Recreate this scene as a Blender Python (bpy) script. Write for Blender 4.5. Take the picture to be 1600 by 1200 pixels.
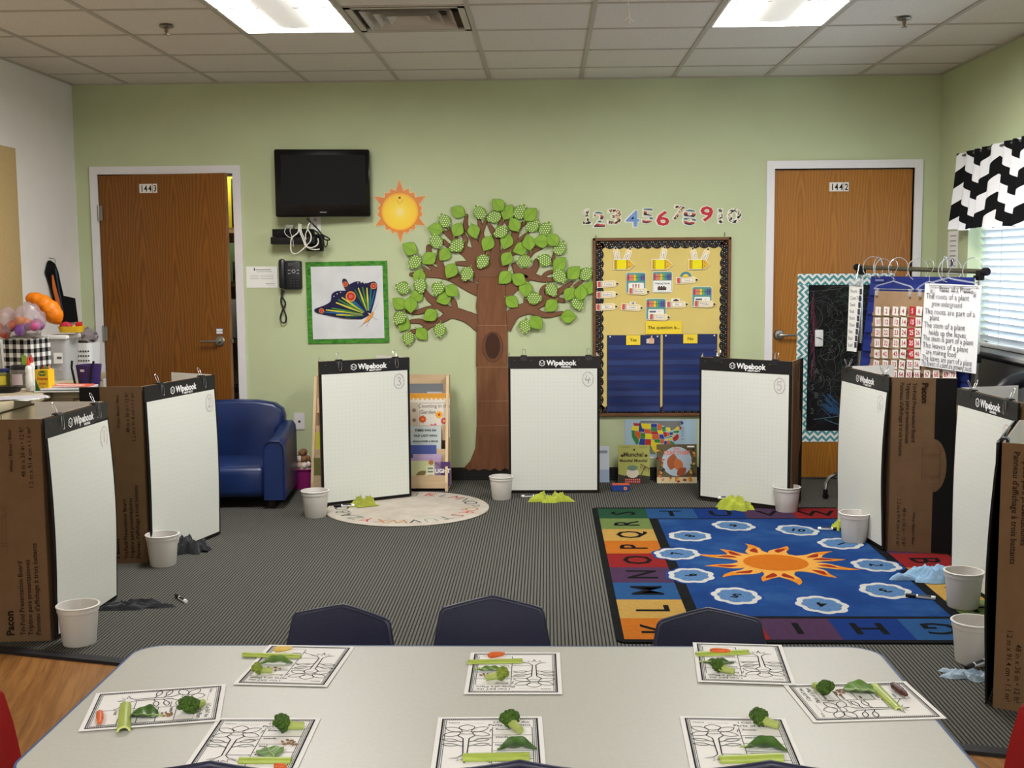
import bpy, bmesh, math, random
from mathutils import Vector, Matrix, noise

SC = bpy.context.scene
for _o in list(bpy.data.objects):
    bpy.data.objects.remove(_o)

# ------------------------------------------------------------------ camera
FPX = 1821.95                      # focal length for a 1600 px wide frame
HC = 1.4846                        # camera height
D = 7.9403                         # distance to the back wall
R0 = Vector((0.99953451, 0.02963366, -0.00725355))
R1 = Vector((0.00417397, 0.10269119, 0.99470453))
R2 = Vector((-0.03022162, 0.99427178, -0.1025197))
cam_data = bpy.data.cameras.new('camera')
cam_data.sensor_width = 36.0
cam_data.lens = 36.0 * FPX / 1600.0
cam_data.clip_start = 0.05
cam = bpy.data.objects.new('camera', cam_data)
SC.collection.objects.link(cam)
cam.matrix_world = Matrix(((R0.x, R1.x, -R2.x, 0), (R0.y, R1.y, -R2.y, 0), (R0.z, R1.z, -R2.z, HC), (0, 0, 0, 1)))
SC.camera = cam

# ------------------------------------------------------------------ world, exposure
W_ = bpy.data.worlds.new('world')
SC.world = W_
W_.use_nodes = True
_bg = W_.node_tree.nodes['Background']
_bg.inputs[0].default_value = (0.74, 0.87, 1.0, 1)
_bg.inputs[1].default_value = 6.0
SC.view_settings.view_transform = 'Standard'
SC.view_settings.look = 'None'
SC.view_settings.gamma = 1.0
SC.view_settings.use_curve_mapping = False
SC.view_settings.exposure = 0.0
LAMP = 57.0                        # radiance of the ceiling troffers

# ------------------------------------------------------------------ measuring helpers
def ray(u, v):
    return R0 * ((u - 800) / FPX) + R1 * (-(v - 600) / FPX) + R2

def at(u, v, Y):
    d = ray(u, v)
    return d * (Y / d.y) + Vector((0, 0, HC))

def fl(u, v, z=0.0):
    d = ray(u, v)
    return d * ((z - HC) / d.z) + Vector((0, 0, HC))

def wl(u, v, Y=None):
    p = at(u, v, D if Y is None else Y)
    return (p.x, p.z)

def onx(u, v, X):
    d = ray(u, v)
    return d * (X / d.x) + Vector((0, 0, HC))

# ------------------------------------------------------------------ materials
def lin(c):
    c /= 255.0
    return c / 12.92 if c <= 0.04045 else ((c + 0.055) / 1.055) ** 2.4

def rgb(c):
    return (lin(c[0]), lin(c[1]), lin(c[2]), 1)

_mc = {}
def M(r, g, b, rough=0.6, spec=0.3, metal=0.0, alpha=None):
    k = (r, g, b, rough, spec, metal, alpha)
    if k in _mc:
        return _mc[k]
    m = bpy.data.materials.new('paint_%d_%d_%d' % (r, g, b))
    m.use_nodes = True
    p = m.node_tree.nodes['Principled BSDF']
    p.inputs['Base Color'].default_value = rgb((r, g, b))
    p.inputs['Roughness'].default_value = rough
    p.inputs['Specular IOR Level'].default_value = spec
    p.inputs['Metallic'].default_value = metal
    _mc[k] = m
    return m

class NT:
    """small node-tree writer"""
    def __init__(s, name, rough=0.6, spec=0.3, metal=0.0):
        s.m = bpy.data.materials.new(name)
        s.m.use_nodes = True
        s.t = s.m.node_tree
        s.p = s.t.nodes['Principled BSDF']
        s.p.inputs['Roughness'].default_value = rough
        s.p.inputs['Specular IOR Level'].default_value = spec
        s.p.inputs['Metallic'].default_value = metal
        s.co = s.t.nodes.new('ShaderNodeTexCoord').outputs['Object']
    def n(s, kind, **kw):
        nd = s.t.nodes.new('ShaderNode' + kind)
        for k, v in kw.items():
            setattr(nd, k, v)
        return nd
    def link(s, a, b):
        s.t.links.new(a, b)
    def math(s, op, a, b=0.0, c=None):
        nd = s.n('Math', operation=op)
        for i, x in enumerate((a, b) if c is None else (a, b, c)):
            if isinstance(x, (int, float)):
                nd.inputs[i].default_value = x
            else:
                s.link(x, nd.inputs[i])
        return nd.outputs[0]
    def xyz(s, co=None):
        nd = s.n('SeparateXYZ')
        s.link(co or s.co, nd.inputs[0])
        return nd.outputs
    def mapping(s, scale=(1, 1, 1), loc=(0, 0, 0), rot=(0, 0, 0), co=None):
        nd = s.n('Mapping')
        nd.inputs['Scale'].default_value = scale
        nd.inputs['Location'].default_value = loc
        nd.inputs['Rotation'].default_value = rot
        s.link(co or s.co, nd.inputs['Vector'])
        return nd.outputs[0]
    def noise(s, scale, detail=3, rough=0.5, co=None, dist=0.0):
        nd = s.n('TexNoise')
        nd.inputs['Scale'].default_value = scale
        nd.inputs['Detail'].default_value = detail
        nd.inputs['Roughness'].default_value = rough
        nd.inputs['Distortion'].default_value = dist
        s.link(co or s.co, nd.inputs['Vector'])
        return nd.outputs[0]
    def ramp(s, fac, stops, interp='LINEAR'):
        nd = s.n('ValToRGB')
        cr = nd.color_ramp
        cr.interpolation = interp
        while len(cr.elements) < len(stops):
            cr.elements.new(0.5)
        for e, (p, c) in zip(cr.elements, stops):
            e.position = p
            e.color = rgb(c)
        s.link(fac, nd.inputs[0])
        return nd.outputs[0]
    def mix(s, fac, a, b):
        nd = s.n('Mix', data_type='RGBA')
        if isinstance(fac, (int, float)):
            nd.inputs[0].default_value = fac
        else:
            s.link(fac, nd.inputs[0])
        for i, x in ((6, a), (7, b)):
            if isinstance(x, tuple):
                nd.inputs[i].default_value = rgb(x)
            else:
                s.link(x, nd.inputs[i])
        return nd.outputs[2]
    def color(s, x):
        s.link(x, s.p.inputs['Base Color'])
    def bump(s, h, strength=0.2, dist=0.01):
        nd = s.n('Bump')
        nd.inputs['Strength'].default_value = strength
        nd.inputs['Distance'].default_value = dist
        s.link(h, nd.inputs['Height'])
        s.link(nd.outputs[0], s.p.inputs['Normal'])

def noisy(name, c1, c2, scale, rough=0.7, spec=0.25, bump=0.0, detail=3, stretch=(1, 1, 1)):
    k = NT(name, rough, spec)
    co = k.mapping(stretch)
    f = k.noise(scale, detail, 0.55, co)
    k.color(k.ramp(f, [(0.3, c1), (0.7, c2)]))
    if bump:
        k.bump(f, bump, 0.004)
    return k.m

# ------------------------------------------------------------------ mesh builder
_fc = {}
def glyphs(s, bold=0.0, res=2):
    k = (s, bold, res)
    if k not in _fc:
        cu = bpy.data.curves.new('t', 'FONT')
        cu.body = s
        cu.size = 1.0
        cu.resolution_u = res
        cu.offset = bold
        ob = bpy.data.objects.new('t', cu)
        me = ob.to_mesh()
        vs = [(v.co.x, v.co.y) for v in me.vertices]
        fs = [tuple(p.vertices) for p in me.polygons]
        ob.to_mesh_clear()
        bpy.data.objects.remove(ob)
        bpy.data.curves.remove(cu)
        w = max([v[0] for v in vs], default=0)
        _fc[k] = (vs, fs, w)
    return _fc[k]

def area2(p):
    return sum(p[i][0] * p[(i + 1) % len(p)][1] - p[(i + 1) % len(p)][0] * p[i][1] for i in range(len(p)))

def arc(cx, cy, rx, ry=None, a0=0, a1=360, n=24, rot=0):
    ry = rx if ry is None else ry
    full = abs(a1 - a0) >= 360
    out = []
    for i in range(n if full else n + 1):
        a = math.radians(a0 + (a1 - a0) * i / n)
        x, y = rx * math.cos(a), ry * math.sin(a)
        c, s_ = math.cos(math.radians(rot)), math.sin(math.radians(rot))
        out.append((cx + x * c - y * s_, cy + x * s_ + y * c))
    return out

def rect(x0, y0, x1, y1):
    return [(x0, y0), (x1, y0), (x1, y1), (x0, y1)]

def rrect(x0, y0, x1, y1, r, n=4):
    p = []
    for cx, cy, a in ((x1 - r, y0 + r, -90), (x1 - r, y1 - r, 0), (x0 + r, y1 - r, 90), (x0 + r, y0 + r, 180)):
        p += arc(cx, cy, r, r, a, a + 90, n)
    return p

class MB:
    def __init__(s, plane='up'):
        s.v = []; s.f = []; s.mi = []; s.mats = []; s.plane = plane; s.T = None
    def _m(s, m):
        if m not in s.mats:
            s.mats.append(m)
        return s.mats.index(m)
    def mp(s, u, v, w):
        p = (u, -w, v) if s.plane == 'up' else (u, v, w)
        return p
    def add(s, verts, faces, m):
        b = len(s.v)
        if s.T is not None:
            verts = [tuple(s.T @ Vector(q)) for q in verts]
        s.v += [tuple(q) for q in verts]
        k = s._m(m)
        for f in faces:
            s.f.append(tuple(i + b for i in f)); s.mi.append(k)
        return s
    # ---- flat art
    def poly(s, pts, m, w=0.0):
        if area2(pts) < 0:
            pts = pts[::-1]
        return s.add([s.mp(x, y, w) for x, y in pts], [tuple(range(len(pts)))], m)
    def slab(s, pts, m, w0, w1, side=None):
        if area2(pts) < 0:
            pts = pts[::-1]
        n = len(pts)
        vs = [s.mp(x, y, w1) for x, y in pts] + [s.mp(x, y, w0) for x, y in pts]
        s.add(vs, [tuple(range(n)), tuple(range(2 * n - 1, n - 1, -1))], m)
        sd = [(i, i + n, (i + 1) % n + n, (i + 1) % n) for i in range(n)]
        return s.add(vs, sd, side or m)
    def stroke(s, pts, width, m, w=0.0, closed=False):
        n = len(pts)
        ws = width if isinstance(width, (list, tuple)) else [width] * n
        L = []; Rr = []
        for i in range(n):
            a = pts[(i - 1) % n] if (closed or i > 0) else pts[i]
            b = pts[(i + 1) % n] if (closed or i < n - 1) else pts[i]
            dx, dy = b[0] - a[0], b[1] - a[1]
            q = math.hypot(dx, dy) or 1e-9
            nx, ny = -dy / q * ws[i] / 2, dx / q * ws[i] / 2
            L.append((pts[i][0] + nx, pts[i][1] + ny)); Rr.append((pts[i][0] - nx, pts[i][1] - ny))
        vs = [s.mp(x, y, w) for x, y in L] + [s.mp(x, y, w) for x, y in Rr]
        fs = [(i, i + n, (i + 1) % n + n, (i + 1) % n) for i in range(n if closed else n - 1)]
        return s.add(vs, fs, m)
    def text(s, t, x, y, size, m, w=0.0, rot=0, align='c', sx=1.0, bold=0.0, res=2):
        vs, fs, wd = glyphs(t, bold, res)
        ox = {'c': -wd / 2, 'l': 0, 'r': -wd}[align]
        c, q = math.cos(math.radians(rot)), math.sin(math.radians(rot))
        out = []
        for a, b in vs:
            a = (a + ox) * size * sx; b = b * size
            out.append(s.mp(x + a * c - b * q, y + a * q + b * c, w))
        return s.add(out, fs, m)
    # ---- solids
    def box(s, x0, x1, y0, y1, z0, z1, m):
        vs = [(x, y, z) for z in (z0, z1) for y in (y0, y1) for x in (x0, x1)]
        return s.add(vs, [(0, 2, 3, 1), (4, 5, 7, 6), (0, 1, 5, 4), (2, 6, 7, 3), (0, 4, 6, 2), (1, 3, 7, 5)], m)
    def rbox(s, cx, cy, cz, sx, sy, sz, r, m, seg=2, M4=None):
        bm = bmesh.new()
        bmesh.ops.create_cube(bm, size=1.0)
        for v in bm.verts:
            v.co = Vector((v.co.x * sx, v.co.y * sy, v.co.z * sz))
        r = min(r, 0.49 * min(sx, sy, sz))
        bmesh.ops.bevel(bm, geom=list(bm.edges), offset=r, segments=seg, profile=0.5, affect='EDGES')
        Mx = Matrix.Translation((cx, cy, cz)) @ (M4 or Matrix.Identity(4))
        s.bm(bm, m, Mx)
        return s
    def bm(s, bm, m, Mx=None):
        bm.verts.index_update()
        vs = [(Mx @ v.co if Mx else v.co.copy()) for v in bm.verts]
        fs = [tuple(v.index for v in f.verts) for f in bm.faces]
        s.add(vs, fs, m)
        bm.free()
    def lathe(s, prof, m, n=24, Mx=None, caps=True):
        vs = []
        for r, z in prof:
            for i in range(n):
                a = 2 * math.pi * i / n
                vs.append(Vector((r * math.cos(a), r * math.sin(a), z)))
        if Mx:
            vs = [Mx @ v for v in vs]
        fs = []
        for k in range(len(prof) - 1):
            for i in range(n):
                j = (i + 1) % n
                fs.append((k * n + i, k * n + j, (k + 1) * n + j, (k + 1) * n + i))
        if caps:
            fs.append(tuple(range(n - 1, -1, -1)))
            fs.append(tuple(range((len(prof) - 1) * n, len(prof) * n)))
        return s.add(vs, fs, m)
    def tube(s, pts, r, m, n=8, closed=False):
        pts = [Vector(p) for p in pts]
        N = len(pts)
        rs = r if isinstance(r, (list, tuple)) else [r] * N
        tang = []
        for i in range(N):
            a = pts[(i - 1) % N] if (closed or i > 0) else pts[i]
            b = pts[(i + 1) % N] if (closed or i < N - 1) else pts[i]
            tang.append((b - a).normalized())
        up = Vector((0, 0, 1)) if abs(tang[0].z) < 0.9 else Vector((1, 0, 0))
        nx = tang[0].cross(up).normalized()
        vs = []
        for i in range(N):
            nx = (nx - tang[i] * nx.dot(tang[i])).normalized()
            ny = tang[i].cross(nx)
            for k in range(n):
                a = 2 * math.pi * k / n
                vs.append(pts[i] + (nx * math.cos(a) + ny * math.sin(a)) * rs[i])
        fs = []
        for i in range(N if closed else N - 1):
            j = (i + 1) % N
            for k in range(n):
                l = (k + 1) % n
                fs.append((i * n + k, i * n + l, j * n + l, j * n + k))
        if not closed:
            fs.append(tuple(range(n - 1, -1, -1)))
            fs.append(tuple(range((N - 1) * n, N * n)))
        return s.add(vs, fs, m)
    def ball(s, c, rad, m, amp=0.0, freq=3.0, seed=0, sub=2, Mx=None):
        bm = bmesh.new()
        bmesh.ops.create_icosphere(bm, subdivisions=sub, radius=1.0)
        rx, ry, rz = rad if isinstance(rad, (list, tuple)) else (rad,) * 3
        for v in bm.verts:
            k = 1.0 + (amp * noise.noise(v.co * freq + Vector((seed * 3.7, seed * 1.3, seed))) if amp else 0)
            v.co = Vector((v.co.x * rx * k, v.co.y * ry * k, v.co.z * rz * k))
        s.bm(bm, m, Matrix.Translation(c) @ (Mx or Matrix.Identity(4)))
        return s
    def grid(s, fn, nu, nv, m):
        vs = [fn(i / nu, j / nv) for j in range(nv + 1) for i in range(nu + 1)]
        fs = [(j * (nu + 1) + i, j * (nu + 1) + i + 1, (j + 1) * (nu + 1) + i + 1, (j + 1) * (nu + 1) + i)
              for j in range(nv) for i in range(nu)]
        return s.add(vs, fs, m)
    def build(s, name, parent=None, loc=(0, 0, 0), rz=0.0, smooth=True, rot=None, sharp=35):
        me = bpy.data.meshes.new(name)
        me.from_pydata(s.v, [], s.f)
        for m in s.mats:
            me.materials.append(m)
        me.polygons.foreach_set('material_index', s.mi)
        if smooth:
            me.polygons.foreach_set('use_smooth', [True] * len(s.f))
        me.update()
        if smooth:
            me.set_sharp_from_angle(angle=math.radians(sharp))
        o = bpy.data.objects.new(name, me)
        SC.collection.objects.link(o)
        o.location = loc
        o.rotation_euler = rot if rot else (0, 0, rz)
        if parent:
            o.parent = parent
        return o

def thing(name, label, cat, loc=(0, 0, 0), rz=0.0, group=None, rot=None):
    o = bpy.data.objects.new(name, None)
    o.empty_display_size = 0.05
    SC.collection.objects.link(o)
    o.location = loc
    o.rotation_euler = rot if rot else (0, 0, rz)
    return tag(o, label, cat, group)

def tag(o, label, cat, group=None):
    o['label'] = label
    o['category'] = cat
    if group:
        o['group'] = group
    return o

def struct(o):
    o['kind'] = 'structure'
    return o

def lab(o, label):
    o['label'] = label
    return o

def ang(dx, dy):
    return math.atan2(dy, dx)

# common paints
WHITE = M(232, 231, 226, 0.5)
PAPER = M(240, 240, 236, 0.7, 0.2)
BLACK = M(14, 14, 15, 0.45, 0.4)
MATTEBLACK = M(20, 20, 21, 0.8, 0.2)
INK = M(28, 27, 30, 0.7, 0.2)
CHROME = M(190, 190, 192, 0.25, 0.5, 1.0)
STEEL = M(150, 148, 142, 0.38, 0.5, 0.9)

# ================================================================== ROOM
XL, XR, CH = -3.20, 2.61, 2.705
YB = -5.5                                   # wall behind the camera
T = 0.6096
GX0, GY0 = -2.8129, 7.512                   # ceiling grid origin

def wallmat(name, c):
    k = NT(name, 0.75, 0.2)
    f = k.noise(2.2, 4)
    c2 = tuple(int(x * 0.965) for x in c)
    k.color(k.ramp(f, [(0.3, c2), (0.7, c)]))
    k.bump(k.noise(45, 3), 0.12, 0.004)
    return k.m

GREEN = wallmat('sage_green_wall_paint', (192, 202, 162))
WHITEWALL = wallmat('off_white_wall_paint', (240, 237, 232))
TRIMW = M(226, 224, 226, 0.45, 0.35)

# ---- floor: wood plank base, carpet on top
k = NT('wood_plank_floor', 0.42, 0.35)
co = k.mapping((1, 1, 1), rot=(0, 0, math.radians(-14.5)))
br = k.n('TexBrick')
br.inputs['Scale'].default_value = 1.0
br.inputs['Brick Width'].default_value = 1.2
br.inputs['Row Height'].default_value = 0.15
br.inputs['Mortar Size'].default_value = 0.0012
br.inputs['Color1'].default_value = rgb((128, 85, 40)); br.inputs['Color2'].default_value = rgb((119, 77, 34))
br.inputs['Mortar'].default_value = rgb((84, 54, 28))
k.link(k.mapping((1, 1, 1), rot=(0, 0, math.radians(90)), co=co), br.inputs['Vector'])
g = k.noise(3.0, 6, 0.6, k.mapping((14, 1.1, 1), co=co), 0.6)
k.color(k.mix(k.ramp(g, [(0.42, (0, 0, 0)), (0.62, (210, 210, 210))]), br.outputs['Color'], (158, 112, 60)))
WOODFLOOR = k.m
b = MB(); b.box(XL - .1, XR + .1, YB, D + 1.0, -0.05, -0.006, WOODFLOOR)
struct(b.build('floor', smooth=False))

k = NT('ribbed_grey_carpet', 0.95, 0.05)
x, y, z = k.xyz()
s_ = k.math('FRACT', k.math('MULTIPLY', x, 1 / 0.0146))
tri = k.math('ABSOLUTE', k.math('SUBTRACT', s_, 0.5))
rib = k.math('SMOOTH_MIN', k.math('MULTIPLY', tri, 4.0), 1.0, 0.1)
loop = k.noise(230, 2, 0.6, k.mapping((1, 0.55, 1)))
v = k.math('MULTIPLY', rib, k.math('ADD', 0.45, k.math('MULTIPLY', loop, 0.9)))
cc = k.ramp(v, [(0.12, (30, 30, 31)), (0.42, (46, 46, 45)), (0.95, (100, 99, 92))])
k.color(k.mix(k.math('MULTIPLY', k.noise(1.3, 3), 0.18), cc, (54, 53, 51)))
k.bump(v, 0.5, 0.006)
CARPET = k.m
cut = lambda X: 4.386 - 0.262 * (X + 2.152)         # edge of the carpet, slightly diagonal
b = MB('flat')
b.slab([(XL, cut(XL)), (XR, cut(XR)), (XR, D), (XL, D)], CARPET, -0.006, 0.0)
struct(b.build('carpet', smooth=False))
b = MB('flat')
b.slab([(XL, cut(XL) - .045), (XR, cut(XR) - .045), (XR, cut(XR) + .008), (XL, cut(XL) + .008)], M(30, 31, 34, 0.5), -0.006, 0.006)
struct(b.build('trim_3', smooth=False))

# ---- ceiling tiles (holes where the troffers sit) and T-bar grid
lights = [(ci, ri) for ci in (2, 6) for ri in (4, 14, 20)]         # column, far row index; two cells deep; rows behind the camera are unseen, placed to balance the light
holes = set()
for ci, ri in lights:
    holes.add((ci, ri - 1)); holes.add((ci, ri - 2 + 0))
holes = {(ci, ri - a) for ci, ri in lights for a in (0, 1)}
k = NT('acoustic_ceiling_tile', 0.9, 0.1)
f = k.noise(160, 3, 0.7)
k.color(k.ramp(f, [(0.32, (208, 203, 195)), (0.5, (226, 221, 214)), (0.7, (230, 226, 219))]))
k.bump(f, 0.3, 0.003)
TILE = k.m
b = MB()
xs = [XL] + [GX0 + i * T for i in range(9)] + [XR]
ys = [D] + [GY0 - i * T for i in range(22)] + [YB]
for i in range(len(xs) - 1):
    for j in range(len(ys) - 1):
        if (i - 1, j) in holes:
            continue
        if i - 1 == 3 and j == 3 + 0:
            continue                                           # the air vent's cell
        b.add([(xs[i], ys[j], CH + .006), (xs[i + 1], ys[j], CH + .006), (xs[i + 1], ys[j + 1], CH + .006), (xs[i], ys[j + 1], CH + .006)],
              [(0, 1, 2, 3)], TILE)
struct(b.build('ceiling', smooth=False))
TBAR = M(186, 180, 170, 0.6)
b = MB()
for xx in xs[1:-1]:
    b.box(xx - .012, xx + .012, YB, D, CH, CH + .03, TBAR)
for yy in ys[1:-1]:
    b.box(XL, XR, yy - .011, yy + .011, CH + .0015, CH + .03, TBAR)
b.box(XL, XL + .02, YB, D, CH - .002, CH + .02, TBAR); b.box(XR - .02, XR, YB, D, CH - .002, CH + .02, TBAR)
b.box(XL, XR, D - .02, D, CH - .002, CH + .02, TBAR)
struct(b.build('trim_4', smooth=False))

# ---- walls
d1 = (-3.10, -2.069, 2.160); d2 = (1.470, 2.502, 2.155); FW = 0.053
b = MB()
y0, y1 = D, D + 0.12
b.box(XL, d1[0] + FW, y0, y1, 0, CH, GREEN); b.box(d1[1] - FW, d2[0] + FW, y0, y1, 0, CH, GREEN); b.box(d2[1] - FW, XR, y0, y1, 0, CH, GREEN)
b.box(d1[0] + FW, d1[1] - FW, y0, y1, d1[2] - FW, CH, GREEN); b.box(d2[0] + FW, d2[1] - FW, y0, y1, d2[2] - FW, CH, GREEN)
struct(b.build('wall_back', smooth=False))
b = MB(); b.box(XL - .1, XL, YB, D + .12, 0, CH, WHITEWALL); struct(b.build('wall_left', smooth=False))
b = MB(); b.box(XL, XR, YB - .1, YB, 0, CH, WHITEWALL); struct(b.build('wall_rear', smooth=False))
wy0, wy1, wz0, wz1 = 3.40, 7.36, 0.955, 2.06  # opening lengthened toward the camera, out of view, to let in more daylight
b = MB()
b.box(XR, XR + .16, YB, wy0, 0, CH, GREEN); b.box(XR, XR + .16, wy1, D + .12, 0, CH, GREEN)
b.box(XR, XR + .16, wy0, wy1, 0, wz0, GREEN); b.box(XR, XR + .16, wy0, wy1, wz1, CH, GREEN)
struct(b.build('wall_right', smooth=False))
b = MB()
VB = M(22, 22, 23, 0.5, 0.4)
for a0, a1 in ((XL, d1[0]), (d1[1], d2[0]), (d2[1], XR)):
    b.box(a0, a1, D - .006, D, 0, .088, VB); b.box(a0, a1, D - .014, D, 0, .012, VB)
struct(b.build('baseboard_back', smooth=False))
b = MB(); b.box(XR - .006, XR, 2.0, D, 0, .088, VB); struct(b.build('baseboard_right', smooth=False))

# ---- door frames
def frame(dd, name):
    b = MB()
    xa, xb, zt = dd
    for q0, q1 in ((xa, xa + FW), (xb - FW, xb)):
        b.box(q0, q1, D - .016, D + .12, 0, zt, TRIMW)
    b.box(xa + FW, xb - FW, D - .016, D + .12, zt - FW, zt, TRIMW)
    for q0, q1 in ((xa + FW, xa + FW + .014), (xb - FW - .014, xb - FW)):
        b.box(q0, q1, D + .065, D + .12, 0, zt - FW, TRIMW)
    b.box(xa + FW, xb - FW, D + .065, D + .12, zt - FW - .014, zt - FW, TRIMW)
    struct(b.build(name, smooth=False))
frame(d1, 'trim_1'); frame(d2, 'trim_2')

def oak(name, c0, c1, c2, seed, up):
    """bookmatched veneer: every leaf shows cathedral arches between bands of straight grain"""
    k = NT(name, 0.38, 0.35)
    x, y, z = k.xyz()
    leaf = .23
    xl = k.math('ABSOLUTE', k.math('SUBTRACT', k.math('FRACT', k.math('ADD', k.math('MULTIPLY', x, 1 / leaf), seed)), .5))
    warp = k.noise(2.2, 3, .55, k.mapping((3.0, 1, .8), (seed, seed * 2, 0)))
    wob = k.noise(24, 2, .5, k.mapping((1, 1, .25)))
    f = k.math('ADD', k.math('MULTIPLY', z, 2.6 * up), k.math('MULTIPLY', k.math('POWER', xl, 1.35), 13.0))
    f = k.math('ADD', f, k.math('MULTIPLY', warp, 3.6))
    f = k.math('ADD', f, k.math('MULTIPLY', wob, .30))
    rings = k.math('PINGPONG', k.math('MULTIPLY', f, 2.1), 1.0)
    fine = k.noise(70, 4, .65, k.mapping((3.2, 1, .05)))
    big = k.noise(1.6, 2, 0.5, k.mapping((2.6, 1, .3), (seed, 0, 0)))
    a = k.ramp(rings, [(0.0, c0), (0.45, c1), (1.0, c2)])
    a = k.mix(k.math('MULTIPLY', k.math('SUBTRACT', fine, .25), 1.0), a, c0)
    k.color(k.mix(k.math('MULTIPLY', big, 0.4), a, c1))
    return k.m
OAKD = oak('dark_oak_veneer', (98, 57, 15), (124, 76, 23), (142, 90, 30), 3.17, 1)
OAKL = oak('golden_oak_veneer', (138, 88, 28), (162, 106, 37), (178, 119, 46), 7.74, 1)

NUMW = M(226, 222, 214, 0.5)
def number_plate(parent, txt, x, z, yo):
    b = MB()
    h, wd = .060, .031
    tot = wd * 4 + .004
    b.slab(rect(-tot / 2, -h / 2, -tot / 2 + wd * 3, h / 2), NUMW, 0, .001)
    b.slab(rect(tot / 2 - wd, -h / 2, tot / 2, h / 2), NUMW, 0, .001)
    for i, ch in enumerate(txt):
        cx = -tot / 2 + wd * (i + .5) + (.004 if i == 3 else 0)
        b.text(ch, cx, -.021, .060, INK, .0016, sx=.78, bold=.02)
    b.build('number_plate', parent, (x, yo, z), smooth=False)

def lever(parent, x, z, yo, direction, cat='door_handle'):
    b = MB()
    Rx = Matrix.Rotation(math.radians(90), 4, 'X')
    b.lathe([(.036, 0), (.036, .006), (.030, .013), (.016, .015), (.013, .045), (.014, .055)], STEEL, 24, Matrix.Translation((0, 0, 0)) @ Rx)
    b.tube([(0, -.05, 0), (.02 * direction, -.055, 0), (.06 * direction, -.052, 0), (.115 * direction, -.05, -.002)], [.011, .010, .008, .007], STEEL, 10)
    h = b.build('door_handle', parent, (x, yo, z))
    lab(h, 'brushed steel lever handle on a round rose')
    return h

# ---- left door, ajar into the room
hx = d1[0] + FW + .006
door1 = thing('door_1', 'dark oak veneer door numbered 1443, standing slightly ajar on the left', 'door', (hx, D - .012, .008), math.radians(-8))
door1['kind'] = 'structure'
b = MB(); b.rbox(.455, .022, 1.048, .91, .044, 2.09, .002, OAKD, 1)
b.build('door_leaf', door1, smooth=False)
number_plate(door1, '1443', .362, 2.0, -.001)
lever(door1, .838, .972, 0, -1)
b = MB(); b.slab(rect(-.025, -.02, .025, .02), M(110, 112, 150), 0, .001); b.slab(rect(-.021, -.015, .021, .014), PAPER, .001, .0014)
b.text('DOOR', 0, -.007, .016, INK, .002, bold=.01)
lab(b.build('sign', door1, (.838, -.001, 1.038), smooth=False), 'tiny blue bordered label above the handle')
for zz in (.25, 1.02, 1.84):
    b = MB(); b.lathe([(.0075, -.055), (.0075, .055)], STEEL, 10); b.box(0, .03, -.002, .001, -.05, .05, STEEL)
    b.build('hinge', door1, (-.004, -.008, zz))
# latch
b = MB(); b.box(.910, .922, .014, .028, -.012, .012, STEEL); b.build('latch', door1, (0, 0, .972), smooth=False)

# ---- right door, shut, set back in its frame
door2 = thing('door_2', 'golden oak veneer door numbered 1442, closed, on the right', 'door', (d2[0] + FW + .004, D + .02, .008))
door2['kind'] = 'structure'
b = MB(); b.rbox(.459, .022, 1.045, .918, .044, 2.085, .002, OAKL, 1)
b.build('door_leaf', door2, smooth=False)
p = wl(1311, 292, D + .02)
number_plate(door2, '1442', p[0] - door2.location.x, p[1] - .008, -.001)
p = wl(1217, 523, D + .02)
lever(door2, p[0] - door2.location.x, p[1] - .008, 0, 1)

# ---- store room behind the ajar door
CW = M(196, 190, 172, 0.8)
b = MB()
b.box(XL - .1, XL, D + .12, D + 1.3, 0, CH, CW); b.box(-1.7, -1.6, D + .12, D + 1.3, 0, CH, CW); b.box(XL, -1.7, D + 1.3, D + 1.4, 0, CH, CW)
b.box(XL, -1.7, D + .12, D + 1.3, CH - .2, CH - .15, CW)
struct(b.build('wall_storeroom', smooth=False))
clo = bpy.data.lights.new('storeroom_lamp', 'AREA'); clo.energy = 25; clo.size = .5; clo.color = (1, .95, .85)
lo = bpy.data.objects.new('storeroom_lamp', clo); SC.collection.objects.link(lo); lo.location = (-2.35, D + .55, CH - .22)
sh = thing('storage_shelf', 'wooden storage shelf seen through the gap of the ajar door', 'shelf', (-2.20, 8.62, 0))
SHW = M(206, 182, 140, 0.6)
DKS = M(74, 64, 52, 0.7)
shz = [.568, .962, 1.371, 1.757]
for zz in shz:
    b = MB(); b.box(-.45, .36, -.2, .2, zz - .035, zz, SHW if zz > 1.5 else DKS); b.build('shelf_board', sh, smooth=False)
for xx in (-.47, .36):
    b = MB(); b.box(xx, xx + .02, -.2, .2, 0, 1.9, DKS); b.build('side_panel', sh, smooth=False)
b = MB(); b.box(-.45, .36, .2, .21, 0, 1.9, M(120, 108, 84)); b.build('back_panel', sh, smooth=False)
def simple(name, label, cat, x, y, z, sx, sy, sz, m, r=.006, group=None, rz=0):
    b = MB(); b.rbox(0, 0, sz / 2, sx, sy, sz, r, m)
    return tag(b.build(name, None, (x, y, z), rz), label, cat, group)
def item(u0, u1, v0, v1, zb, name, label, cat, m, Y=8.50, dep=.2, hole=False):
    xa, zt = wl(u0, v0, Y - dep / 2); xb, _ = wl(u1, v1, Y - dep / 2)
    o = simple(name, label, cat, (xa + xb) / 2, Y, zb, xb - xa, dep, zt - zb, m)
    return o
item(346, 358.5, 272, 0, 1.757, 'fabric_bag', 'yellow bag high in the storeroom gap', 'bag', M(238, 214, 60))
item(359, 374, 278, 0, 1.757, 'tote_bag', 'bright cyan and blue bag high in the storeroom gap', 'bag', M(70, 150, 196))
item(350, 361, 380, 0, 1.371, 'ring_binder', 'green edged white binder on the storeroom shelf', 'binder', M(92, 122, 80))
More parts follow.
